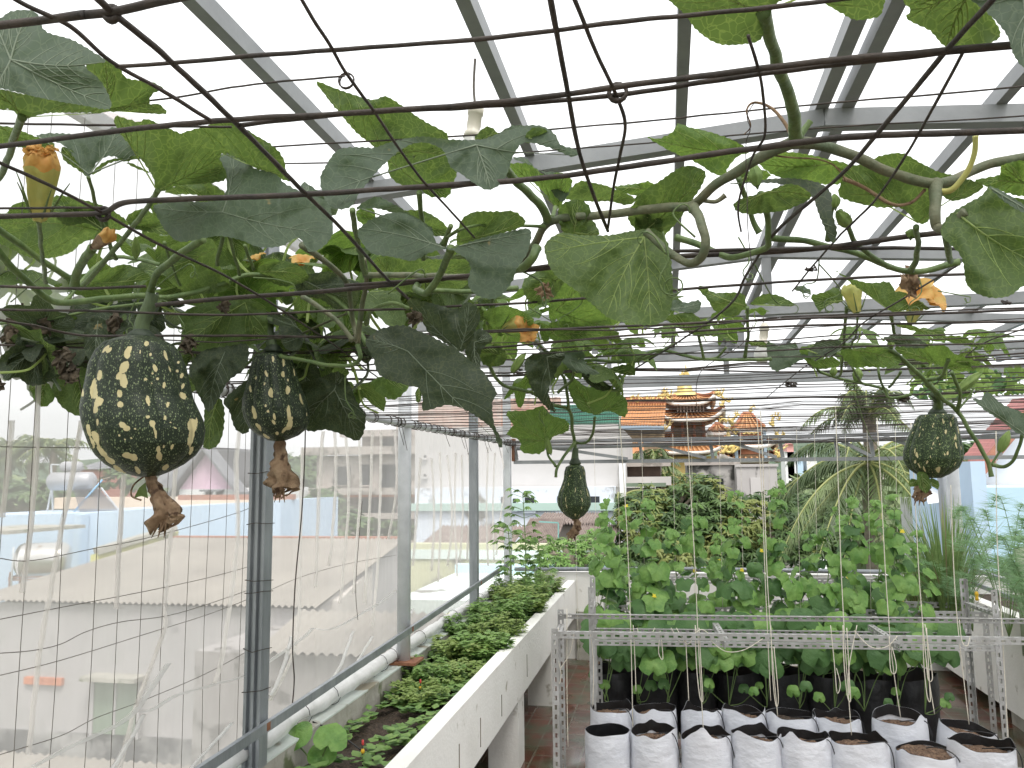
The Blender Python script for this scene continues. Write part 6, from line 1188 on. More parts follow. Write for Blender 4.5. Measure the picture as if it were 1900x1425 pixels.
# ---------------------------------------------------------------- right planter plants
m_grass = M('grass_blade', (.15, .27, .08), (.32, .42, .17), 9, .6, transl=.3); m_straw = M('dry_blade', (.4, .36, .2), (.3, .26, .14), 9, .8, transl=.2)
def clump(c, n_, L0, L1, spread, lab, nm, seed, w_=.006, mats=None, bend=.5, cat='grass clump'):
    r_ = random.Random(seed); o = tag(MB().add([], []).build(nm, mats or [m_grass, m_straw]), lab, cat) if False else None; mb = MB(); c = Vector(c)
    for i in range(n_):
        a = r_.uniform(0, 6.28); b0 = c+Vector((math.cos(a), math.sin(a), 0))*r_.uniform(0, spread*.35); L_ = r_.uniform(L0, L1); out = r_.uniform(.05, 1)*spread; d = Vector((math.cos(a), math.sin(a), 0)); K = 7; vs = []; s_ = d.cross(Vector((0, 0, 1)))
        for k_ in range(K+1):
            t_ = k_/K; dr = bend*r_.uniform(.8, 1.2)*out*t_*t_; p = b0+d*(out*t_**1.6)+Vector((0, 0, L_*(t_-dr*t_*.9))); wd = w_*(1-t_)**.6*.5+.0004; vs += [p+s_*wd, p-s_*wd]
        mb.add(vs, [(2*k_, 2*k_+1, 2*k_+3, 2*k_+2) for k_ in range(K)], 1 if r_.random() < .12 else 0)
    o = mb.build(nm, mats or [m_grass, m_straw], None, True); return tag(o, lab, cat)
g1 = at(1755, 1100, 6.2); clump((g1.x, 6.2, .70), 420, .45, .95, .38, 'large lemongrass clump growing behind the right planter wall', 'lemongrass', 1, .012)
g2 = at(1700, 1080, 6.6); clump((g2.x, 6.6, .70), 160, .3, .6, .32, 'smaller grass tuft left of the lemongrass, partly dry', 'grass_clump', 2, .009)
m_fern = M('feathery_leaf', (.22, .38, .18), (.32, .48, .26), 6, .7, transl=.3)
def feather(c, n_, hgt, spr, lab, seed):
    r_ = random.Random(seed); o = thing('asparagus_fern', lab, 'plant', c, 'feathery asparagus plants'); mb = MB(); st = MB(); c = Vector(c)
    for i in range(n_):
        a = r_.uniform(0, 6.28); tp = c+Vector((math.cos(a)*spr*r_.uniform(.3, 1.2), math.sin(a)*spr, hgt*r_.uniform(.5, 1))); cc = curve([c, c.lerp(tp, .5)+Vector((0, 0, .1)), tp, tp+Vector((math.cos(a)*.08, 0, -.05))], 7); st.tube(cc, .002, 4)
        for p in cc[5:]:
            for q_ in range(15): an = r_.uniform(0, 6.28); d = Vector((math.cos(an), math.sin(an), r_.uniform(-.3, .6)))*r_.uniform(.03, .11); e = p+d; s_ = Vector((.0012, 0, .0012)); mb.add([p+s_, p-s_, e], [(0, 1, 2)])
    mb.build('foliage', m_fern, o); st.build('stems', m_mst, o, True)
f1 = at(1868, 1130, 5.8); feather((f1.x, 5.8, .7), 20, .85, .34, 'feathery asparagus fern before the light blue wall', 5); f2 = at(1915, 1150, 5.2); feather((f2.x, 5.2, .7), 16, .9, .2, 'feathery asparagus fern cut by the right picture edge', 6)
f3 = at(1800, 1100, 6.0); feather((f3.x, 6.0, .7), 12, .5, .25, 'low feathery fern between the lemongrass and the right edge', 7)
o = thing('marker_stick', 'pale greenish stake wrapped in film at the right edge', 'stake', at(1890, 1000, 5.5)); p = at(1890, 1000, 5.5); MB().tube([(p.x, p.y, .65), (p.x, p.y, 1.3)], .03, 10).build('stake', M('pale_film', (.4, .5, .33), (.5, .55, .42), 9, .5, transl=.3), o, True)
p = at(1812, 1103, 5.6); tag(MB().lathe([(.001, .02), (.010, .014), (.012, 0), (.008, -.010), (.010, -.02), (.012, -.035), (.001, -.04)], p, 12).build('sprinkler', m_yelp, None, True), 'small yellow and red sprinkler head beside the lemongrass', 'sprinkler')
# railing on the right side
rr2 = thing('railing', 'grey rail slanting along the outer side of the right planter', 'railing', (3.1, 6, .9))
for a, b_ in (((1812, 1058), (1905, 1092)), ((1805, 1082), (1905, 1120))): MB().beam(at(a[0], a[1], 6.9), at(b_[0], b_[1], 6.0), .02, .03).build('rail', m_galv, rr2)
# vine foliage at the far right under the roof
m_far = [M('far_vine_leaf', (.20, .32, .07), (.28, .40, .1), 5, .6, transl=.4), m_mel[1]]
o = thing('grape_vine', 'leafy light green creeper on the far right of the trellis', 'vine', at(1760, 705, 6.5)); mb = MB(); r_ = random.Random(3); st = MB()
for i in range(150):
    px = r_.uniform(1690, 1900); p = at(px, r_.uniform(695, 738)-(8 if px > 1800 else 0), r_.uniform(5.6, 7)); rleaf(mb, p, (r_.uniform(-1, 1), -.5, r_.uniform(-.6, 1)), (1, 0, 0), r_.uniform(.025, .05), i, .2, .15, r_.choice((0, 0, 1)))
st.tube(curve([at(1690, 715, 6.5), at(1760, 708, 6.3), at(1840, 712, 6.3), at(1910, 700, 6)], 6), .006, 6); mb.build('foliage', m_far, o, True); st.build('stem', m_mst, o, True)
# ---------------------------------------------------------------- neighbouring buildings
def wallmat(name, c, c2=None, grime=(.2, .19, .17), t=.6, sc=.5): return M(name, c, c2 or tuple(k*.85 for k in c), sc*2, .85, .15, 8, c3=grime, s3=sc*3, t3=t)
m_ghouse = wallmat('grey_render', (.42, .40, .40), (.35, .34, .335), (.22, .21, .21), .66, 1.2)
m_corr = M('fibre_cement_sheet', (.31, .285, .25), (.24, .22, .195), 1.5, .9, c3=(.28, .26, .24), s3=4, t3=.64)
m_blue = wallmat('pale_blue_paint', (.44, .57, .72), (.50, .62, .76), (.3, .38, .45), .68)
m_peach = wallmat('peach_paint', (.72, .56, .42)); m_pink = wallmat('pink_paint', (.72, .50, .62)); m_wh = wallmat('house_white', (.78, .78, .78), (.7, .7, .71), (.4, .4, .4), .7)
m_dkroof = M('dark_grey_roof', (.15, .155, .17), (.2, .2, .22), 3, .7); m_brick = M('red_brick_cap', (.38, .16, .10), (.28, .12, .08), 8, .9)
m_yelw = wallmat('yellow_paint', (.68, .66, .25)); m_mint = wallmat('mint_roof', (.62, .72, .68), (.7, .78, .74)); m_glass = M('dark_glass', (.03, .035, .04), rough=.15)
m_grng = M('green_shutter', (.20, .26, .19), (.16, .21, .15), 4, .7); m_terra = M('terracotta', (.58, .20, .09), (.46, .16, .08), 10, .85)
def corr(mb, a, b_, c, d, n_, amp, up=(0, 0, 1), mi=0, sub=4):
    """corrugated sheet, a-b eave, d-c ridge, waves running along a->b"""
    a, b_, c, d = map(Vector, (a, b_, c, d)); up = Vector(up); N = n_*sub; vs = []
    for i in range(N+1):
        t_ = i/N; w_ = up*amp*math.sin(t_*n_*2*math.pi); vs += [a.lerp(b_, t_)+w_, d.lerp(c, t_)+w_]
    mb.add(vs, [(2*i, 2*i+2, 2*i+3, 2*i+1) for i in range(N)], mi); return mb
h1 = thing('grey_house', 'single pitch grey rendered house seen through the net at lower left', 'house', (-4.5, 7, GZ))
e0, e1 = at(0, 1118, 7).x, at(590, 1116, 7).x; ez = at(300, 1118, 7).z
MB().box((e0, 7.0, GZ), (e1, 9.2, ez-.03)).build('wall', m_ghouse, h1)
MB().add([(e1, 7.0, ez-.031), (e1, 9.3, ez-.031), (e1, 9.3, ez+.42), (e1-.05, 7.0, ez-.031), (e1-.05, 9.3, ez-.031), (e1-.05, 9.3, ez+.42)], [(0, 1, 2), (3, 5, 4), (0, 2, 5, 3)]).build('gable', m_ghouse, h1)
zb_ = at(735, 1000, 9.3).z
corr(MB(), (e0-.3, 6.93, ez), (e1+.02, 6.93, ez), (e1+.06, 9.3, zb_), (at(318, 1000, 9.3).x, 9.3, zb_), 58, .012, sub=6).build('roof', m_corr, h1, True)
MB().box((at(318, 1000, 9.3).x, 9.31, zb_-.6), (e1+.05, 9.45, zb_+.02)).build('ridge_cap', m_brick, h1)
w1 = MB(); a, b_ = at(183, 1262, 6.99), at(258, 1362, 6.99); w1.box((a.x, 6.94, b_.z), (b_.x, 6.999, a.z)).build('window', m_grng, h1)
ww = MB(); 
for x0, x1, z0, z1 in ((a.x-.03, a.x, b_.z-.03, a.z+.03), (b_.x, b_.x+.03, b_.z-.03, a.z+.03), ((a.x+b_.x)/2-.012, (a.x+b_.x)/2+.012, b_.z, a.z)): ww.box((x0, 6.93, z0), (x1, 6.998, z1))
ww.build('window_frame', m_ghouse, h1.children[-1] if False else h1)
MB().box((a.x-.06, 6.8, a.z+.031), (b_.x+.06, 6.998, a.z+.07)).build('ledge', m_conc, h1)
a, b_ = at(48, 1255, 6.99), at(118, 1271, 6.99)
for i in range(4): x = a.x+(b_.x-a.x)*i/4; MB().box((x+.004, 6.96, b_.z), (x+(b_.x-a.x)/4-.004, 6.999, a.z)).build('vent_brick', m_terra, h1)
MB().box((e0, 6.985, at(200, 1425, 7).z-1.5), (at(470, 1400, 7).x, 6.997, at(200, 1362, 7).z)).build('stain_band', M('damp_stain', (.09, .088, .09), (.36, .35, .34), 2.2, .95, lo=.45, hi=.62), h1)
a = at(0, 1392, 6.2); tag(corr(MB(), (a.x-1, 5.0, a.z-.75), (-2.6, 5.0, a.z-.80), (-2.9, 6.8, a.z-.27), (a.x-1, 6.8, a.z-.22), 40, .012, sub=6).build('shed_roof', m_corr, None, True), 'low fibre cement shed roof at the bottom left under the grey house', 'shed roof')
h2 = thing('lean_to', 'small grey lean-to with an old corrugated roof behind the channel post', 'shed', (-3, 5.8, GZ))
a, b_ = at(362, 1208, 5.8), at(760, 1208, 5.8); MB().box((a.x, 5.8, GZ), (b_.x, 6.9, a.z)).build('wall', wallmat('lean_to_render', (.27, .25, .24), (.33, .31, .30), (.15, .14, .13), .56, 1.5), h2)
corr(MB(), (at(470, 1205, 5.7).x, 5.7, a.z+.03), (b_.x+.02, 5.7, a.z+.03), (b_.x+.02, 6.8, a.z+.16), (at(560, 1165, 6.8).x, 6.8, a.z+.16), 16, .012, sub=6).build('roof', m_corr, h2, True)
# pale side wall right of the grey house
s1 = thing('side_wall', 'pale rendered side wall right of the grey house roof', 'wall', (-3.3, 9.5, GZ)); a, b_ = at(600, 1120, 8.6), at(742, 1000, 9.6)
MB().add([(e1+.08, 7.3, GZ), (b_.x+.02, 9.6, GZ), (b_.x+.02, 9.6, b_.z), (e1+.08, 7.3, ez), (e1-.02, 7.3, GZ), (b_.x-.1, 9.6, GZ), (b_.x-.1, 9.6, b_.z), (e1-.02, 7.3, ez)], [(0, 1, 2, 3), (4, 7, 6, 5), (3, 2, 6, 7), (0, 3, 7, 4), (1, 5, 6, 2)]).build('wall', wallmat('pale_render', (.62, .58, .54)), s1)
# light blue building
h3 = thing('blue_building', 'light blue building with a flat parapet behind the grey house', 'building', (-8, 12, GZ))
a, b_, c = at(-60, 955, 12), at(160, 952, 12), at(521, 928, 12.6)
MB().add([(a.x, 11, GZ), (b_.x, 12, GZ), (c.x, 12.6, GZ), (c.x, 15, GZ), (a.x, 15, GZ), (a.x, 11, a.z), (b_.x, 12, b_.z), (c.x, 12.6, c.z), (c.x, 15, c.z), (a.x, 15, a.z)], [(0, 1, 6, 5), (1, 2, 7, 6), (2, 3, 8, 7), (3, 4, 9, 8), (4, 0, 5, 9), (5, 6, 7, 8, 9)]).build('wall', m_blue, h3)
MB().box((a.x, 14, b_.z), (c.x-.8, 14.4, b_.z+.22)).build('parapet', m_peach, h3); MB().box((at(330, 930, 13).x, 13, c.z), (c.x+.03, 13.1, c.z+.09)).build('coping', m_brick, h3)
MB().box((b_.x-.07, 11.8, GZ), (b_.x+.07, 11.99, b_.z-.02)).build('drain_pipe', m_blue, h3)
a = at(0, 985, 9.7); MB().box((a.x-1, 9.7, a.z-.05), (at(16, 985, 9.7).x, 11.2, a.z)).build('canopy', m_conc, h3)
y1_ = thing('yellow_wall', 'short yellow parapet with mossy coping above the grey roof', 'wall', (-6.5, 10, GZ)); a, b_ = at(168, 1030, 9.6), at(316, 986, 10.4); MB().add([(a.x, 9.6, GZ), (b_.x, 10.4, GZ), (b_.x, 10.4, b_.z), (a.x, 9.6, a.z), (a.x, 9.8, GZ), (b_.x, 10.6, GZ), (b_.x, 10.6, b_.z), (a.x, 9.8, a.z)], [(0, 1, 2, 3), (5, 4, 7, 6), (3, 2, 6, 7), (4, 0, 3, 7), (1, 5, 6, 2)]).build('wall', m_yelw, y1_)
MB().beam((a.x, 9.7, a.z+.041), (b_.x, 10.5, b_.z+.041), .26, .08).build('coping', m_conc, y1_)
# water tank
m_inox = M('stainless', (.62, .61, .58), (.5, .48, .45), 5, .28, metal=.85, c3=(.36, .27, .2), s3=4, t3=.62); m_rs = M('rusty_frame', (.22, .13, .10), (.3, .2, .16), 12, .9)
t1 = thing('water_tank', 'lying stainless steel water tank on a rusty stand at far left', 'water tank', at(76, 1040, 10)); p = at(80, 1038, 10); rt = 34/F*10
prof = [(.001, -.36), (rt*.55, -.35), (rt*.9, -.30), (rt, -.26)]+sum([[(rt, -.26+i*.065), (rt*1.02, -.235+i*.065)] for i in range(8)], [])+[(rt, .27), (rt*.85, .32), (rt*.4, .35), (.001, .355)]
a_ = MB().lathe(prof, (0, 0, 0), 36, 0, 'X'); Tm = Matrix.Translation(p) @ Matrix.Rotation(R_(25), 4, 'Z'); a_.v = [tuple(Tm @ Vector(v)) for v in a_.v]; a_.build('tank', m_inox, t1, True)
fr_ = MB()
for sx in (-.34, .3):
    for sy in (-.2, .2): q_ = Tm @ Vector((sx, sy, -rt*.6)); fr_.beam(q_, (q_.x, q_.y, p.z-rt-.3), .02, .02, up=(0, 1, 0))
for sz in (-rt-.02, -rt*.95):
    for s_ in ((-.36, -.2, .32, -.2), (-.36, .2, .32, .2), (-.34, -.2, -.34, .2), (.3, -.2, .3, .2)): fr_.beam(Tm @ Vector((s_[0], s_[1], sz)), Tm @ Vector((s_[2], s_[3], sz)), .02, .02)
fr_.build('stand', m_rs, t1); q_ = Tm @ Vector((-.3, -.26, 0)); MB().tube([q_+Vector((0, 0, .2)), q_, q_-Vector((0, 0, .45))], .012, 8).build('pipe', m_pipe, t1, True)
# solar heater
t2 = thing('solar_heater', 'rooftop solar water heater with grey cylinder and slanted tubes', 'solar heater', at(150, 945, 13)); p = at(133, 893, 13.2); rt = 19/F*13.2
a_ = MB().lathe([(.001, -.44), (rt*.7, -.43), (rt, -.38), (rt, .38), (rt*.7, .43), (.001, .44)], (0, 0, 0), 28, 0, 'X'); a_.v = [tuple(p+(Matrix.Rotation(.1, 3, 'Z') @ Vector(v))) for v in a_.v]; a_.build('cylinder', M('grey_cylinder', (.42, .42, .44), (.36, .36, .38), 4, .45, metal=.3), t2, True)
p2 = at(133, 866, 13.3); MB().lathe([(.001, -.2), (.09, -.19), (.1, -.15), (.1, .15), (.09, .19), (.001, .2)], p2, 24, 0, 'X').build('small_tank', M('grey_tank', (.38, .38, .4), rough=.5), t2, True)
tb = MB()
for i in range(16): q_ = at(137+i*3.0, 907, 13.1); e_ = at(150+i*4.6, 949, 12.6); tb.tube([q_, e_], .011, 6)
tb.build('glass_tubes', M('tube_glass', (.10, .10, .12), rough=.2), t2, True); fr_ = MB()
for a, b_ in (((95, 862), (98, 948)), ((95, 862), (110, 862)), ((183, 905), (182, 950)), ((188, 905), (222, 950)), ((95, 910), (87, 952))): fr_.beam(at(*a, 13.3), at(*b_, 13.3), .025, .025, up=(0, 1, 0))
fr_.build('frame', m_pipe, t2); MB().tube([at(190, 890, 13.0), at(137, 950, 12.8)], .016, 8).build('blue_pipe', M('blue_pvc', (.2, .42, .62), rough=.5), t2, True)
# pink house
h4 = thing('pink_house', 'pink gabled house with grey roof and white lower wall', 'house', at(390, 930, 22)); Dp = 22
g_ = [at(333, 908, Dp), at(436, 900, Dp), at(385, 838, Dp)]; lo = at(333, 908, Dp)
MB().box((g_[0].x, Dp, GZ), (g_[1].x, Dp+5, g_[0].z)).build('wall', m_wh, h4); MB().add([(g_[0].x, Dp, g_[0].z), (g_[1].x, Dp, g_[0].z), (g_[2].x, Dp, g_[2].z), (g_[0].x, Dp+.2, g_[0].z), (g_[1].x, Dp+.2, g_[0].z), (g_[2].x, Dp+.2, g_[2].z)], [(0, 1, 2), (3, 5, 4)]).build('gable', m_pink, h4)
gz = g_[0].z; rx = g_[2]; mb = MB()
for (x0, z0, dp_) in ((g_[0].x-.35, gz-.35, 5), (g_[1].x+.25, gz-.2, .4)):
    mb.add([(x0, Dp-.3, z0), (rx.x, Dp-.3, rx.z+.05), (rx.x, Dp+dp_, rx.z+.05), (x0, Dp+dp_, z0), (x0, Dp-.3, z0+.1), (rx.x, Dp-.3, rx.z+.15), (rx.x, Dp+dp_, rx.z+.15), (x0, Dp+dp_, z0+.1)], [(0, 1, 2, 3), (4, 7, 6, 5), (0, 4, 5, 1), (1, 5, 6, 2), (2, 6, 7, 3), (3, 7, 4, 0)])
mb.build('roof', m_dkroof, h4)
MB().add([at(280, 905, Dp+1), at(345, 905, Dp), at(385, 838, Dp+.2), at(330, 838, Dp+4)], [(0, 1, 2, 3)]).build('side_roof', m_dkroof, h4)
for px in (388, 408): a, b_ = at(px-5, 912, Dp), at(px+5, 930, Dp); w_ = MB().box((a.x, Dp-.03, b_.z), (b_.x, Dp-.002, a.z)).build('window', m_glass, h4); MB().box((a.x-.05, Dp-.3, a.z+.002), (b_.x+.05, Dp-.003, a.z+.06)).build('awning', m_dkroof, w_)
h5 = thing('small_house', 'tiny house with a grey hipped roof behind the solar heater', 'house', at(155, 870, 40)); a, b_ = at(143, 868, 40), at(170, 880, 40); MB().box((a.x, 40, GZ), (b_.x, 44, a.z-.1)).build('wall', M('red_wall', (.5, .2, .16)), h5)
MB().add([(a.x-.2, 39.8, a.z-.1), (b_.x+.2, 39.8, a.z-.1), (b_.x+.2, 44, a.z-.1), (a.x-.2, 44, a.z-.1), ((a.x+b_.x)/2, 42, a.z+.55)], [(0, 1, 4), (1, 2, 4), (2, 3, 4), (3, 0, 4)]).build('roof', m_dkroof, h5)
# multi storey raw concrete building seen through the net
def block(nm, lab, x0, x1, ytop, D, depth, mat, wins, fl=(), winmat=None, cat='building'):
    a = at(x0, ytop, D); b_ = at(x1, ytop, D); o = thing(nm, lab, cat, ((a.x+b_.x)/2, D, GZ)); MB().box((a.x, D, GZ), (b_.x, D+depth, a.z)).build('wall', mat, o)
    for (wx0, wx1, wy0, wy1) in wins: p, q_ = at(wx0, wy0, D), at(wx1, wy1, D); w_ = MB().box((p.x, D-.03, q_.z), (q_.x, D-.004, p.z)).build('window', winmat or m_glass, o); MB().box((p.x-.04, D-.09, q_.z-.06), (q_.x+.04, D-.005, q_.z-.002)).build('sill', mat, w_)
    for (fy, th, ov, mm) in fl: p = at(x0, fy, D); MB().box((a.x-ov, D-ov, p.z-th/2), (b_.x+ov, D-.006, p.z+th/2)).build('ledge', mm, o)
    return o
m_raw = wallmat('raw_brown_render', (.36, .32, .29), (.42, .38, .35), (.20, .18, .16), .52, .5)
block('apartment_building', 'unfinished brown apartment block with balconies seen through the net', 588, 780, 846, 34, 8, m_raw, [(668, 688, 862, 900), (705, 735, 862, 905), (620, 650, 866, 900), (600, 650, 925, 950), (668, 735, 922, 955), (610, 640, 965, 985), (665, 720, 965, 990)], [(838, .35, .5, m_raw), (912, .3, .6, m_raw), (918, .2, .5, m_terra), (957, .25, .4, m_raw)])
block('stair_tower', 'rooftop stair tower of the brown apartment block', 672, 760, 800, 36, 4, m_raw, [(706, 730, 815, 835)], [(806, .3, .8, m_raw)])
block('far_block', 'pale building between the brown block and the grey gable wall', 735, 790, 790, 40, 5, m_raw, [(745, 760, 860, 880)])
for i, (x, lab) in enumerate(((655, 'left pagoda topped garden lantern tower'), (682, 'right pagoda topped garden lantern tower'))): pass
# large plain grey wall building
m_plain = M('plain_grey_render', (.52, .50, .485), (.46, .445, .43), .6, .9, stretch=(1, 1, 2), c3=(.34, .32, .30), s3=1.2, t3=.68)
b1 = block('grey_building', 'large windowless grey building wall with a green sheet on its roof', 770, 1147, 795, 20, 8, m_plain, [(787, 791, 845, 849), (787, 791, 880, 884)], [(905, .06, .02, m_plain)])
a, b_ = at(1020, 752, 20.3), at(1152, 796, 20.3); corr(MB(), (a.x, 20.3, b_.z), (b_.x, 20.3, b_.z), (b_.x, 20.34, a.z), (a.x, 20.34, a.z), 40, .02, (0, -1, 0)).build('green_sheet', M('green_sheet', (.07, .20, .15), (.09, .24, .18), 3, .5), b1, True)
a, b_ = at(776, 745, 21), at(1040, 782, 21); MB().box((a.x, 21, b_.z-.5), (b_.x, 21.2, a.z)).build('red_parapet', M('faded_red', (.42, .22, .17), (.5, .42, .36), 3, .9), b1)
for k_ in range(22): x = a.x+(b_.x-a.x)*k_/22; MB().box((x+.03, 20.95, a.z+.001), (x+.09, 21.01, a.z+.22)).build('baluster', m_wh, b1)
MB().box((at(1147, 800, 19.9).x, 19.9, GZ), (at(1158, 800, 19.9).x, 20.2, at(1150, 860, 19.9).z)).build('white_pillar', m_wh, b1)
block('white_house', 'white and pale blue house below the grey building wall', 770, 1138, 906, 19, .98, wallmat('bluish_white', (.66, .72, .80), (.72, .76, .82)), [(974, 992, 923, 947), (1034, 1048, 921, 948), (1092, 1113, 921, 946), (952, 958, 925, 945), (930, 940, 922, 940)], [(941, .18, .12, M('sea_green_band', (.42, .56, .5)))])
t_ = block('shop_house', 'dark open fronted balcony house left of the mango tree', 1134, 1215, 905, 22, 5, m_plain, [(1138, 1165, 914, 950), (1185, 1205, 935, 955)], [(900, .1, .3, m_grng)]); 
block('upper_balcony', 'dark balcony storey under the orange temple roof', 1150, 1225, 856, 24, 5, M('dark_interior', (.06, .045, .04), (.12, .08, .06), 2, .9), [], [(893, .25, .3, m_plain), (860, .2, .3, m_raw)])
# corrugated brown roofs in front
m_brn = M('old_tile_roof', (.17, .13, .12), (.30, .25, .22), 6, .9)
for (x0, x1, yt, yb, D, lab) in ((958, 1030, 962, 1012, 15, 'brown corrugated roof left of the small hanging pumpkin'), (1052, 1140, 972, 1010, 15.5, 'brown corrugated roof right of the small hanging pumpkin'), (990, 1108, 952, 972, 17, 'upper strip of brown corrugated roof below the white house'), (780, 950, 976, 1012, 15, 'brown corrugated roof seen through the net')):
    a, b_, c, d = at(x0, yb, D), at(x1, yb, D), at(x1, yt, D+1.6), at(x0, yt, D+1.6); o = thing('roofed_shed', lab, 'shed', (a.x, D, GZ)); corr(MB(), a, b_, (b_.x, D+1.6, c.z), (a.x, D+1.6, c.z), 22, .035).build('roof', m_brn, o, True); MB().box((a.x+.1, D+.2, GZ), (b_.x-.1, D+1.55, a.z-.05)).build('wall', m_raw, o)
o = thing('gutter_frame', 'teal gutter frame beside the brown roof', 'gutter', at(1035, 990, 14.8)); MB().beam(at(1000, 968, 14.8), at(1036, 970, 14.8), .02, .025).build('gutter', M('teal', (.2, .42, .4)), o); MB().beam(at(1036, 970, 14.8), at(1036, 1000, 14.8), .02, .02, up=(0, 1, 0)).build('downpipe', M('teal_pipe', (.2, .42, .4)), o)
a, b_ = at(762, 1010, 13), at(1140, 1040, 13); o = thing('yellow_wall', 'yellow and green striped parapet seen through the far net', 'wall', (-3, 13, GZ)); m_yel2 = wallmat('pale_yellow_paint', (.58, .58, .38)); MB().box((a.x, 13, GZ), (b_.x, 13.3, b_.z)).build('wall', m_yel2, o); z0, z1 = at(900, 1028, 13).z, at(900, 1018, 13).z; a2 = at(900, 1020, 13).z; MB().box((a.x, 12.97, b_.z+.001), (b_.x, 13.2, a2)).build('band', m_mint, o); MB().box((a.x, 12.98, a2+.001), (b_.x, 13.2, at(900, 1009, 13).z)).build('coping', m_yel2, o)
o = thing('flat_roof', 'pale mint flat roof with a blue edge below the yellow parapet', 'roof', (-3, 10, GZ)); a, b_ = at(735, 1112, 9.7), at(1120, 1112, 9.7); MB().box((a.x, 9.7, GZ), (b_.x, 12.9, a.z)).build('slab', m_mint, o); MB().box((a.x, 12.5, a.z+.001), (b_.x, 12.7, at(900, 1048, 12.5).z)).build('edge', M('sky_edge', (.5, .68, .74)), o)
for k_ in range(6): MB().box((a.x+.3+k_*.28, 9.66, a.z-.9), (a.x+.5+k_*.28, 9.698, a.z-.25)).build('opening', m_glass, o)
o = thing('flat_roof', 'yellow edged lower roof close behind the third post', 'roof', (-2.6, 7, GZ)); a, b_ = at(745, 1180, 7.0), at(905, 1110, 8.4); MB().beam((a.x, 7.0, a.z-.1), (b_.x, 8.4, b_.z-.1), .3, .12).build('edge', m_yelw, o); MB().box((a.x-.1, 6.9, GZ), (b_.x+.2, 8.5, a.z-.17)).build('wall', m_plain, o)
# dark weathered concrete house
m_old = M('weathered_concrete', (.46, .44, .42), (.36, .34, .32), 1.2, .95, .3, 10, c3=(.07, .07, .065), s3=1.1, t3=.47); m_old2 = M('weathered_panel', (.46, .44, .43), (.40, .38, .37), 1.4, .95, .3, 10, c3=(.09, .09, .085), s3=2.2, t3=.57, stretch=(1, 1, .35))
o = block('concrete_house', 'old concrete house with black weathering below the temple', 1275, 1368, 858, 31, 4, m_old, [(1330, 1343, 888, 912)], [(860, .15, .1, m_raw)])
o = block('concrete_tower', 'pale concrete panel tower right of the black weathered wall', 1366, 1441, 862, 30, 4, m_old2, [], [(864, .1, .05, m_old2)]); a, b_ = at(1392, 886, 29.99), at(1416, 922, 29.99); MB().box((a.x, 29.96, b_.z), (b_.x, 29.998, a.z)).build('panel', M('patch', (.52, .50, .49), rough=.9), o)
block('low_wall', 'low grey wall behind the mango crowns', 1360, 1520, 930, 28, 1, m_old, [])
# right house
m_rt = M('red_roof_tile', (.40, .13, .12), (.50, .19, .17), 5, .7)
h6 = thing('white_house', 'white house with a red tiled roof at the right edge', 'house', at(1880, 900, 13)); D = 13
MB().add([at(1818, 868, D), at(1930, 745, D), at(1960, 745, D), at(1960, 935, D), at(1812, 935, D)], [(0, 1, 2, 3, 4)]).build('gable', m_wh, h6); a = at(1812, 935, D); MB().box((a.x, D+.01, GZ), (a.x+4, D+4, a.z)).build('wall', m_wh, h6)
A0, A1, B1, B0 = at(1815, 868, D-.3), at(1925, 735, D-.3), at(1880, 740, D+5), at(1770, 868, D+4); mb = MB(); ns = 14; vs = []
for i in range(ns*3+1):
    t_ = i/(ns*3); z_ = .035*((i % 3)/3); vs += [A0.lerp(A1, t_)+Vector((0, 0, z_)), B0.lerp(B1, t_)+Vector((0, 0, z_))]
mb.add(vs, [(2*i, 2*i+2, 2*i+3, 2*i+1) for i in range(ns*3)]).build('roof', m_rt, h6); MB().beam(A0-Vector((.0, .05, .06)), A1-Vector((0, .05, .06)), .08, .14).build('barge_board', m_brick, h6)
h7 = thing('blue_wall', 'light blue building wall with a white band at the right edge', 'building', at(1880, 1000, 10.5)); a = at(1800, 856, 10.5); b_ = at(1827, 856, 10.5); zc = at(1827, 905, 10.5).z
MB().box((a.x, 10.5, GZ), (b_.x, 13, a.z)).build('pilaster', m_blue, h7); MB().box((b_.x+.002, 10.55, GZ), (b_.x+4, 12.9, zc)).build('wall', M('blue_wall_paint', (.42, .60, .74), (.46, .63, .76), .6, .8), h7)
block('brown_hut', 'low brown roofed hut behind the round white post', 1775, 1812, 880, 20, 3, m_raw, [], [(882, .1, .1, m_brn)])
o = thing('white_awning', 'white sloping awning below the round post', 'awning', at(1740, 900, 12)); MB().add([at(1715, 905, 12), at(1755, 905, 12), at(1760, 930, 11), at(1722, 935, 11)], [(0, 1, 2, 3)]).build('sheet', m_wh, o)
o = tag(corr(MB(), at(1500, 1060, 10), at(1558, 1060, 10), at(1556, 1040, 11), at(1508, 1040, 11), 10, .02).build('white_roof_sheet', m_wh, None, True), 'small white sheet roof glimpsed between the melon plants', 'roof')
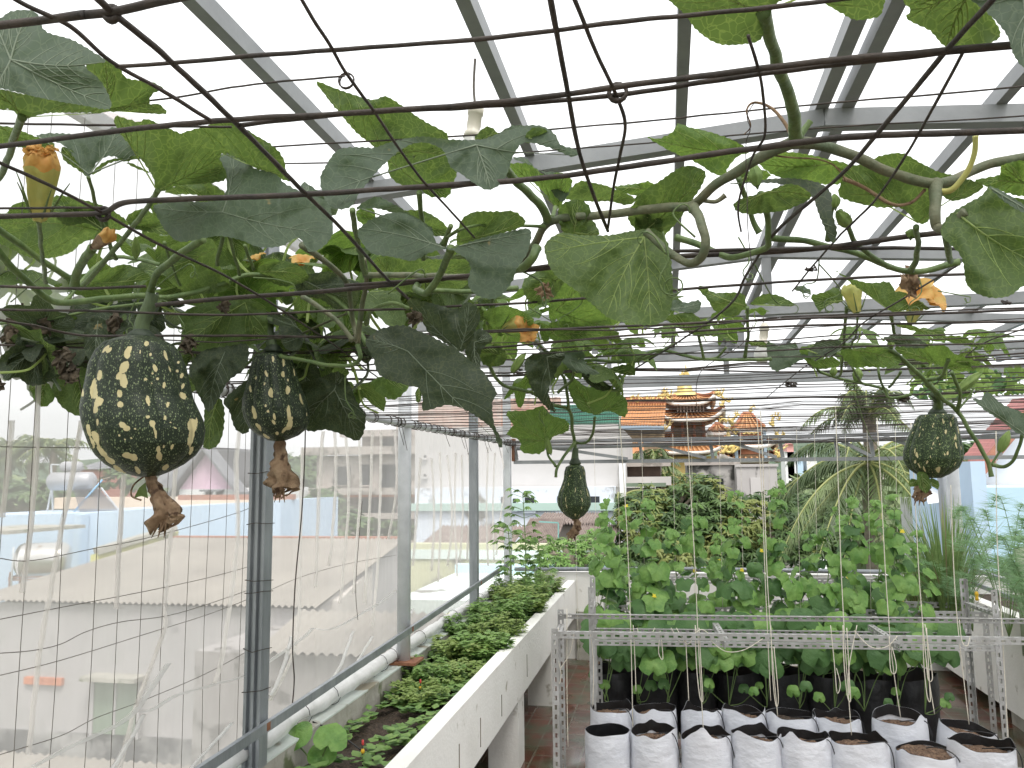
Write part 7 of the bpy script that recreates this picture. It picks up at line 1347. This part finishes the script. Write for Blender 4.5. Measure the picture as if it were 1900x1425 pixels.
# far hillside houses
r_ = random.Random(44)
for i, (px, py, w_, h_, c, lab) in enumerate(((1466, 829, 11, 9, (.5, .2, .17), 'red roofed tall house on the far hillside'), (1466, 841, 18, 5, (.75, .78, .8), 'white house below the red roofed one'), (1484, 848, 10, 5, (.4, .55, .7), 'small bluish house on the far slope'), (1500, 842, 7, 5, (.7, .68, .66), 'small pale house on the far slope'), (1510, 852, 10, 4, (.7, .7, .7), 'low white roof on the far slope'), (1690, 872, 14, 8, (.6, .58, .55), 'beige house far behind the right truss'), (1790, 845, 12, 5, (.7, .7, .7), 'tiny pale house on the ridge at right'), (1650, 868, 14, 12, (.75, .6, .55), 'pale pink tower house far behind the palm'))):
    D = 160; p = at(px, py, D); ww_ = w_*D/F; hh_ = h_*D/F; o = thing('hill_house', lab, 'house', (p.x, D, p.z)); MB().box((p.x-ww_/2, D, p.z-6), (p.x+ww_/2, D+6, p.z+hh_/2)).build('wall', M('far_wall', tuple(min(.8, k_+.1) for k_ in c)), o)
    MB().add([(p.x-ww_*.56, D-.4, p.z+hh_/2), (p.x+ww_*.56, D-.4, p.z+hh_/2), (p.x+ww_*.56, D+6.4, p.z+hh_/2), (p.x-ww_*.56, D+6.4, p.z+hh_/2), (p.x-ww_*.3, D+3, p.z+hh_*.8), (p.x+ww_*.3, D+3, p.z+hh_*.8)], [(0, 1, 5, 4), (1, 2, 5), (2, 3, 4, 5), (3, 0, 4)]).build('roof', M('far_roof', c), o)
# ---------------------------------------------------------------- temple
m_otile = M('orange_glazed_tile', (.52, .25, .10), (.42, .19, .08), 3, .55, c3=(.34, .16, .09), s3=6, t3=.6); m_gold = M('gold_ornament', (.62, .46, .14), (.74, .58, .26), 2, .45, .6, 4, metal=.2)
m_tw = M('temple_white', (.74, .70, .66), (.5, .3, .22), 3, .7, lo=.5, hi=.75); m_tr = M('temple_red', (.46, .20, .11), (.34, .14, .08), 3, .8); m_tb = M('temple_blue_grey', (.30, .38, .46), rough=.7); m_tdk = M('temple_brown_wood', (.20, .14, .09), (.32, .24, .15), 3, .9)  # last one: gold-brown wood of the temple walls, bracket tier and lintel
def troof(o, cx, cy, z, w_, d_, h_, top, flare, nm='roof', ridge=.12, mat=None):
    """hipped roof with upswept corners and tile rows; top = fraction of width at the ridge"""
    mb = MB(); N = 40; K = 8
    def edge(s_, t_):      # s along side -1..1, t 0 eave 1 ridge
        k_ = 1-t_*(1-top); return k_
    for side in range(4):
        vs = []
        for k_ in range(K+1):
            t_ = k_/K; zz = z+h_*(t_**1.12)
            for i in range(N+1):
                s_ = i/N*2-1; kk = 1-t_*(1-top); kd = 1-t_; fl = flare*abs(s_)**4*(1-t_)**2; rib = .02*h_*math.sin(i*math.pi) if False else 0
                x, y = (s_*w_/2*kk, -d_/2*kd) if side == 0 else (w_/2*kk, s_*d_/2*kd) if side == 1 else (-s_*w_/2*kk, d_/2*kd) if side == 2 else (-w_/2*kk, -s_*d_/2*kd)
                vs.append((cx+x, cy+y, zz+fl))
        mb.add(vs, [(k_*(N+1)+i, k_*(N+1)+i+1, (k_+1)*(N+1)+i+1, (k_+1)*(N+1)+i) for k_ in range(K) for i in range(N)])
    rf = mb.build(nm, mat or m_otile, o, True); rb = MB(); nr = int(w_/.28)
    for i in range(nr+1):
        s_ = i/nr*2-1; pts = []
        for k_ in range(6): t_ = k_/5; kk = 1-t_*(1-top); pts.append((cx+s_*w_/2*kk, cy-d_/2*(1-t_)-.03, z+h_*t_**1.12+flare*abs(s_)**4*(1-t_)**2+.03))
        rb.tube(pts, .055, 6)
    rb.build('tile_ridges', M('tile_ridge', (.60, .33, .15), (.5, .26, .12), 3, .45), rf, True)
    ev = MB(); n2 = 30
    for side in range(2):
        pts = [(cx+(i/n2*2-1)*w_/2*1.01, cy+(-d_/2 if side == 0 else d_/2)*1.02, z+flare*abs(i/n2*2-1)**4-.10) for i in range(n2+1)]; ev.tube(pts, .12, 6)
    for sx in (-1, 1):
        pts = [(cx+sx*w_/2*1.01, cy+(i/n2*2-1)*d_/2*1.02, z+flare*abs(i/n2*2-1)**4-.10) for i in range(n2+1)]; ev.tube(pts, .12, 6)
    ev.build('eave', m_tw, rf, True); hp = MB()
    for sx in (-1, 1):
        for sy in (-1, 1): hp.tube([(cx+sx*w_/2*(1-t_*(1-top)), cy+sy*d_/2*(1-t_), z+h_*t_**1.12+flare*(1-t_)**2+.08) for t_ in [i/10 for i in range(11)]], ridge, 7)
    hp.tube([(cx-w_/2*top, cy, z+h_+.1), (cx+w_/2*top, cy, z+h_+.1)], ridge*1.2, 7); hp.build('hip_ridge', m_tr, rf, True); return rf
def ornament(o, p, s_, seed, flip=1):
    r_ = random.Random(seed); mb = MB(); p = Vector(p); pts = [p+Vector((flip*s_*(t_*.9+.18*math.sin(t_*9)), 0, s_*(.25+.35*math.sin(t_*7+seed)+.5*t_))) for t_ in [i/22 for i in range(23)]]; mb.tube(pts, [s_*.13*(1.2-.6*i/22) for i in range(23)], 8)
    for i in range(16): q_ = pts[r_.randrange(23)]; a = r_.uniform(0, 6.28); mb.tube([q_, q_+Vector((math.cos(a)*s_*.3, r_.uniform(-.1, .1)*s_, abs(math.sin(a))*s_*.4)), q_+Vector((math.cos(a+.6)*s_*.42, 0, abs(math.sin(a+.5))*s_*.5))], [s_*.07, s_*.05, s_*.01], 5)
    mb.build('gold_ornament', m_gold, o, True)
D = 50; u_ = D/F
tp_ = thing('temple', 'tiered temple pavilion with orange tile roofs and gold ornaments', 'temple', at(1275, 900, D)); P_ = lambda px, py, d=D: at(px, py, d)
def body(x0, x1, y0, y1, mat, d0=D, dep=3, nm='wall'): a, b_ = P_(x0, y0, d0), P_(x1, y1, d0); return MB().box((a.x, d0, b_.z), (b_.x, d0+dep, a.z)).build(nm, mat, tp_)
c = P_(1272, 850); body(1215, 1340, 848, 900, wallmat('temple_ochre', (.55, .42, .16)), D, 6); body(1250, 1308, 772, 812, m_tdk, D+1.8, 1.5); body(1254, 1306, 742, 760, m_tdk, D+1.3, 1.6, 'bracket_tier')
for i in range(9): x = P_(1256+i*6, 760, D+1.2).x; MB().box((x, D+1.1, P_(1275, 762).z), (x+.08, D+1.28, P_(1275, 743).z)).build('bracket', m_tw, tp_)
for x in (1248, 1268, 1290, 1308): a = P_(x, 800); MB().tube([(a.x, D+1.6, P_(1275, 812).z), (a.x, D+1.6, P_(1275, 774).z)], .10, 8).build('column', m_tr, tp_, True)
troof(tp_, c.x, D+2.4, P_(1275, 838).z, 150*u_, 5.6, P_(1275, 803).z-P_(1275, 838).z, .55, .7)
troof(tp_, P_(1281, 770).x, D+2.0, P_(1275, 778).z, 116*u_, 4.8, 20*u_, .5, .65); troof(tp_, P_(1278, 770).x, D+2.0, P_(1275, 747).z, 92*u_, 3.8, 20*u_, .3, .5)
for i, (px, py, s_, f_) in enumerate(((1203, 805, .8, 1), (1225, 803, .6, 1), (1345, 812, .7, 1), (1330, 795, .6, 1), (1222, 755, .75, 1), (1336, 752, .6, 1), (1228, 740, .6, 1), (1328, 738, .5, 1))): ornament(tp_, P_(px, py, D-.6), s_, i, f_)
sp = MB(); a = P_(1273, 706); sp.lathe([(.9, 0), (.7, .25), (.5, .35), (.45, .7)], (P_(1272, 730).x, D+2, P_(1272, 729).z), 12)
for x, h_ in ((1264, 20), (1268, 28), (1273, 26), (1275, 38), (1279, 24)): q_ = P_(x, 706); sp.lathe([(.18, 0), (.22, .12), (.1, .25), (.16, .4), (.07, .55), (.1, .65), (.02, h_*u_)], (q_.x, D+2, q_.z), 10)
sp.build('spire', m_gold, tp_, True)
# long orange roof on the left
lr = thing('temple_hall', 'long temple hall roof of orange tiles left of the pavilion', 'temple', at(1190, 850, 44)); a, b_, c, d = at(1148, 790, 44), at(1232, 790, 44), at(1236, 748, 48), at(1160, 748, 48); corr(MB(), a, b_, c, d, 16, .06).build('roof', m_otile, lr, True); MB().beam(d+Vector((0, 0, .15)), c+Vector((0, 0, .15)), .3, .45).build('ridge', m_tr, lr); MB().box((a.x, 44.2, GZ), (b_.x, 48, a.z-.1)).build('wall', m_tdk, lr); MB().beam(a-Vector((0, 0, .12)), b_-Vector((0, 0, .12)), .3, .2).build('eave', m_tb, lr)
a, b_, c, d = at(1155, 852, 38), at(1195, 852, 38), at(1195, 822, 41), at(1160, 822, 41); corr(MB(), a, b_, c, d, 9, .05).build('roof', m_otile, lr, True)
a = at(1190, 745, 47.5)
for i in range(5): ornament(lr, at(1168+i*14, 745, 47.6), .35, 60+i, 1)
# secondary pavilion
t3_ = thing('temple_gate', 'smaller temple gate with blue grey posts and gold dragons at right', 'temple', at(1387, 900, 42)); D2 = 42; u2 = D2/F
def b2(x0, x1, y0, y1, mat, dep=1.5, nm='wall', d0=D2): a, b_ = at(x0, y0, d0), at(x1, y1, d0); MB().box((a.x, d0, b_.z), (b_.x, d0+dep, a.z)).build(nm, mat, t3_)
for x in (1366, 1420): b2(x-4, x+4, 800, 855, m_tb, .4, 'post', D2-.3)
b2(1372, 1414, 800, 812, m_tr, 1, 'sign_board'); b2(1374, 1412, 828, 843, m_tr, 1, 'sign_board'); b2(1360, 1426, 843, 862, m_tdk, 2, 'lintel')
MB().tube([at(1378+i*3, 804+2*math.sin(i*2), D2-.05) for i in range(11)], .05, 5).build('carving', m_gold, t3_, True)
troof(t3_, at(1392, 815, D2).x, D2+1, at(1390, 851, D2).z, 100*u2, 2.4, 7*u2, .8, .3, mat=m_otile); troof(t3_, at(1393, 815, D2).x, D2+1, at(1390, 826, D2).z, 88*u2, 2.4, 9*u2, .75, .35); troof(t3_, at(1392, 815, D2).x, D2+1, at(1390, 797, D2).z, 52*u2, 1.8, 28*u2, .3, .1, ridge=.08)
troof(t3_, at(1336, 815, D2).x, D2+1.6, at(1390, 800, D2).z, 34*u2, 1.6, 14*u2, .3, .1, ridge=.08)
for i, (px, py, s_, f_) in enumerate(((1352, 790, .55, 1), (1428, 790, .5, 1), (1345, 815, .55, 1), (1436, 818, .5, 1), (1340, 845, .6, 1), (1352, 843, .6, 1), (1438, 850, .5, 1), (1390, 765, .3, 1))): ornament(t3_, at(px, py, D2-.6), s_, 90+i, f_)
# ---------------------------------------------------------------- trees
mg = [M('mango_leaf', (.065, .125, .035), (.11, .18, .05), .8, .5, transl=.25), M('mango_leaf_young', (.17, .23, .06), (.25, .27, .08), .8, .5, transl=.3), M('mango_leaf_deep', (.04, .08, .025), (.06, .11, .035), .8, .5, transl=.2)]
def mango(lab, ells, nT, seed, mats=mg, ll=.17, wl=.024, young=.25, base=None, nm='mango_tree', cat='tree'):
    r_ = random.Random(seed); c0 = Vector(base or (ells[0][0][0], ells[0][0][1], GZ)); o = thing(nm, lab, cat, c0); mb = MB(); tk = MB(); tk.tube(curve([c0, c0+(Vector(ells[0][0])-c0)*.6+Vector((.2, 0, 0)), Vector(ells[0][0])], 5), [.22-.01*i for i in range(11)], 8)
    for (cc, rr_) in ells:
        cc = Vector(cc); tk.tube(curve([Vector(ells[0][0])-Vector((0, 0, .9)), (Vector(ells[0][0])+cc)/2, cc+Vector((0, 0, rr_[2]*.5))], 4), [.1, .09, .08, .07, .06, .05, .04, .03, .02], 6)
        n_ = int(nT*rr_[0]*rr_[2])
        for i in range(n_):
            v = Vector((r_.gauss(0, 1), r_.gauss(0, 1), r_.gauss(0, 1))).normalized(); q_ = r_.uniform(.72, 1.05)*(1+.16*nv(v*3+cc)); p = cc+Vector((v.x*rr_[0], v.y*rr_[1], v.z*rr_[2]))*q_
            if v.z < -.75: continue
            yng = nv(p*.9+Vector((seed, 0, 0))) > .42-young and v.z > -.2; k_ = 9; mi_ = 1 if (yng and r_.random() < .75) else (2 if r_.random() < .35 else 0)
            for j in range(k_): a = j/k_*6.28+r_.random(); d = Vector((math.cos(a), math.sin(a), r_.uniform(-.9, .35)))+v*.5; pleaf(mb, p, d, v+Vector((0, 0, .5)), ll*r_.uniform(.7, 1.2), wl, mi_, .45)
    mb.build('crown', mats, o, True); tk.build('trunk', m_bark, o, True); return o
def E_(px, py, D, wpx, hpx, dd=None): p = at(px, py, D); return (tuple(p), (wpx*D/F, dd or wpx*D/F, hpx*D/F))
mango('broad mango tree with yellowish young leaves in the middle distance', [E_(1205, 985, 17, 66, 78), E_(1290, 955, 17.4, 72, 72), E_(1255, 1040, 16.6, 90, 70), E_(1345, 1000, 17, 60, 76), E_(1190, 1050, 16.5, 50, 50), E_(1300, 905, 18, 26, 22)], 560, 1, young=.33)
mango('darker mango tree between the broad one and the coconut palm', [E_(1425, 985, 18, 72, 68), E_(1380, 1040, 17.8, 60, 60), E_(1490, 985, 19, 66, 60), E_(1440, 1060, 18, 80, 50)], 480, 2, young=.05)
mango('soft green tree left of the mango trees', [E_(1050, 1030, 12.5, 46, 36), E_(1100, 1020, 12.8, 46, 34), E_(1020, 1042, 12.3, 28, 24), E_(1125, 1045, 12.4, 40, 30)], 900, 3, [m_herb[0], m_mel[0], m_herb[1]], .09, .012, .0, nm='leafy_tree')
mango('round dark green tree behind the ribbed pumpkin', [E_(1775, 855, 30, 28, 34), E_(1815, 850, 31, 26, 30), E_(1755, 870, 29, 22, 26), E_(1800, 880, 30, 30, 26)], 260, 4, young=-.3, ll=.26, wl=.07, nm='leafy_tree')
mango('bushy tree behind the coconut palm base', [E_(1560, 1000, 22, 60, 50), E_(1640, 990, 23, 60, 50), E_(1500, 960, 23, 40, 40)], 260, 6, young=-.2, ll=.2, wl=.04, nm='leafy_tree')
mango('tree in front of the brown apartment block seen through the net', [E_(640, 975, 26, 60, 30), E_(600, 940, 27, 40, 40), E_(720, 985, 26, 50, 22)], 160, 8, young=-.3, ll=.28, wl=.07, nm='leafy_tree')
mango('olive green tree mass at the left edge seen through the net', [E_(40, 922, 26, 60, 34), E_(110, 918, 27, 70, 32), E_(-20, 915, 26, 50, 40), E_(240, 890, 30, 60, 30)], 150, 9, young=-.1, ll=.3, wl=.07, nm='leafy_tree')
mango('dark tree line behind the pink house', [E_(470, 880, 40, 60, 40), E_(560, 870, 42, 60, 30), E_(520, 900, 38, 70, 40)], 90, 10, young=-.4, ll=.45, wl=.1, nm='leafy_tree')
mp1 = [M('palm_leaflet', (.10, .165, .05), (.17, .22, .08), .7, .45, transl=.25), M('palm_leaflet_dark', (.06, .10, .035), (.09, .13, .05), .7, .45, transl=.2)]; m_rach = M('palm_rachis', (.28, .30, .10), (.22, .24, .08), 2, .5)
def frond(mb, rb, p0, p1, p2, Lf, seed, mi, r0=.03, dens=34, wl=.022):
    r_ = random.Random(seed); c = [Vector(p0).lerp(Vector(p1), t_).lerp(Vector(p1).lerp(Vector(p2), t_), t_) for t_ in [i/dens for i in range(dens+1)]]; rb.tube(c[::2], [r0*(1-.85*i/(len(c[::2])-1)) for i in range(len(c[::2]))], 5)
    for i in range(3, dens+1):
        t_ = i/dens; d = (c[i]-c[i-1]).normalized(); s_ = d.cross(Vector((0, 0, 1)))
        if s_.length < .1: s_ = Vector((1, 0, 0))
        s_.normalize(); L_ = Lf*(math.sin(math.pi*min(1, t_*.85+.12))**.7)
        for sg in (-1, 1):
            for k_ in (0,):
                q_ = c[i]-(c[i]-c[i-1])*k_; dd = (s_*sg*.75+d*.65+Vector((0, 0, r_.uniform(-1.1, -.1)))).normalized(); e1_ = q_+dd*L_*.5; e2_ = e1_+(dd+Vector((0, 0, -.9))).normalized()*L_*.5*r_.uniform(.8, 1.1); w_ = d*wl
                mb.add([q_-w_, q_+w_, e1_+w_*.8, e2_, e1_-w_*.8], [(0, 1, 2, 4), (4, 2, 3)], mi)
def palm(lab, cpx, cpy, D, L_, n_, seed, fixed=(), tr=.2, Lf=.55, elev=(-.5, 1.1), gz=GZ, wl=.022, dens=34, base_x=0):
    r_ = random.Random(seed); c = at(cpx, cpy, D); o = thing('coconut_palm', lab, 'palm tree', (c.x+base_x, D, gz)); MB().tube(curve([(c.x+base_x, D, gz), (c.x+base_x*.6, D, (gz+c.z)/2), c], 6), tr, 10).build('trunk', m_bark, o, True); mb = MB(); rb = MB()
    for i in range(n_):
        a = i*2.4+r_.uniform(-.2, .2); el = r_.uniform(*elev); d = Vector((math.cos(a)*math.cos(el), math.sin(a)*math.cos(el), math.sin(el))); l2 = L_*r_.uniform(.8, 1.1); p1 = c+d*l2*.55+Vector((0, 0, .12*l2)); p2 = c+Vector((d.x, d.y, 0))*l2*.95+Vector((0, 0, l2*(math.sin(el)*.55-.35))); frond(mb, rb, c, p1, p2, Lf, seed*50+i, i % 2, .035, dens, wl)
    for i, (mx_, my_, ex, ey, dd) in enumerate(fixed): frond(mb, rb, c, at(mx_, my_, D+dd), at(ex, ey, D+dd*2), Lf*1.25, seed*90+i, i % 2, .03, dens+24, wl)
    mb.build('fronds', mp1, o); rb.build('rachis', m_rach, o, True); return o
palm('big coconut palm with long drooping fronds in front of the sky at right', 1610, 860, 15.5, 2.1, 12, 1, [(1500, 870, 1440, 1060, -.6), (1560, 860, 1500, 1110, -.8), (1690, 850, 1740, 1010, -.7), (1520, 820, 1450, 930, .2), (1640, 880, 1640, 1090, -.8), (1580, 900, 1560, 1100, -.7), (1700, 800, 1760, 920, .3), (1520, 780, 1460, 860, .5), (1660, 790, 1720, 830, .4)], .13, .42, (-.7, .7), wl=.012, dens=58)
palm('taller coconut palm whose crown shows above the truss', 1612, 775, 21, 1.9, 16, 2, [(1610, 720, 1570, 700, 0), (1600, 740, 1550, 760, 0), (1640, 730, 1665, 770, 0)], .16, .5, (-.2, 1.35), wl=.02)
palm('small palm left of the mango crown', 1225, 905, 26, 1.3, 16, 3, (), .12, .4, (-.1, 1.3), wl=.02, dens=24); palm('dark palm tufts beneath the temple roofs', 1205, 860, 30, 1.5, 14, 4, (), .14, .5, (-.2, 1.3), wl=.03, dens=22)
palm('palm behind the round post, only lower fronds showing', 1790, 900, 18, 1.2, 12, 5, (), .12, .4, (-.6, .8), wl=.02, dens=22); palm('palm with drooping fronds left of the temple house', 1150, 925, 20, 1.2, 10, 12, (), .1, .4, (-.6, .6), wl=.02, dens=22)
for i, (px, py, lab) in enumerate(((18, 850, 'leftmost hazy palm seen through the net'), (60, 845, 'second hazy palm from the left through the net'), (100, 852, 'third hazy palm left of the solar heater'), (-20, 870, 'hazy palm cut by the left edge'))): palm(lab, px, py-14, 32, 2.1, 16, 20+i, (), .16, .6, (-.4, 1.0), wl=.04, dens=16)
# woods around
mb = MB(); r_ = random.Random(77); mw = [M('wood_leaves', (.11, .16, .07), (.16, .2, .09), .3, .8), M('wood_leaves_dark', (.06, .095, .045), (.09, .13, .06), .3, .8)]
for i in range(420):
    y = r_.uniform(45, 200); x = r_.uniform(-1.0, .62)*y; 
    if y < 70 and -.12 < x/y < .2: continue
    s_ = r_.uniform(2.0, 3.4); cz = -8+r_.uniform(5.0, 8.3)+y*.012
    for k_ in range(70):
        v = Vector((r_.gauss(0, 1), r_.gauss(0, 1), r_.gauss(0, .75))).normalized(); p = Vector((x, y, cz-s_*.5))+v*s_*r_.uniform(.7, 1.1); a = r_.uniform(0, 6.28); u2_ = Vector((math.cos(a), math.sin(a), r_.uniform(-.5, .5)))*.5; v2 = v.cross(u2_).normalized()*.45
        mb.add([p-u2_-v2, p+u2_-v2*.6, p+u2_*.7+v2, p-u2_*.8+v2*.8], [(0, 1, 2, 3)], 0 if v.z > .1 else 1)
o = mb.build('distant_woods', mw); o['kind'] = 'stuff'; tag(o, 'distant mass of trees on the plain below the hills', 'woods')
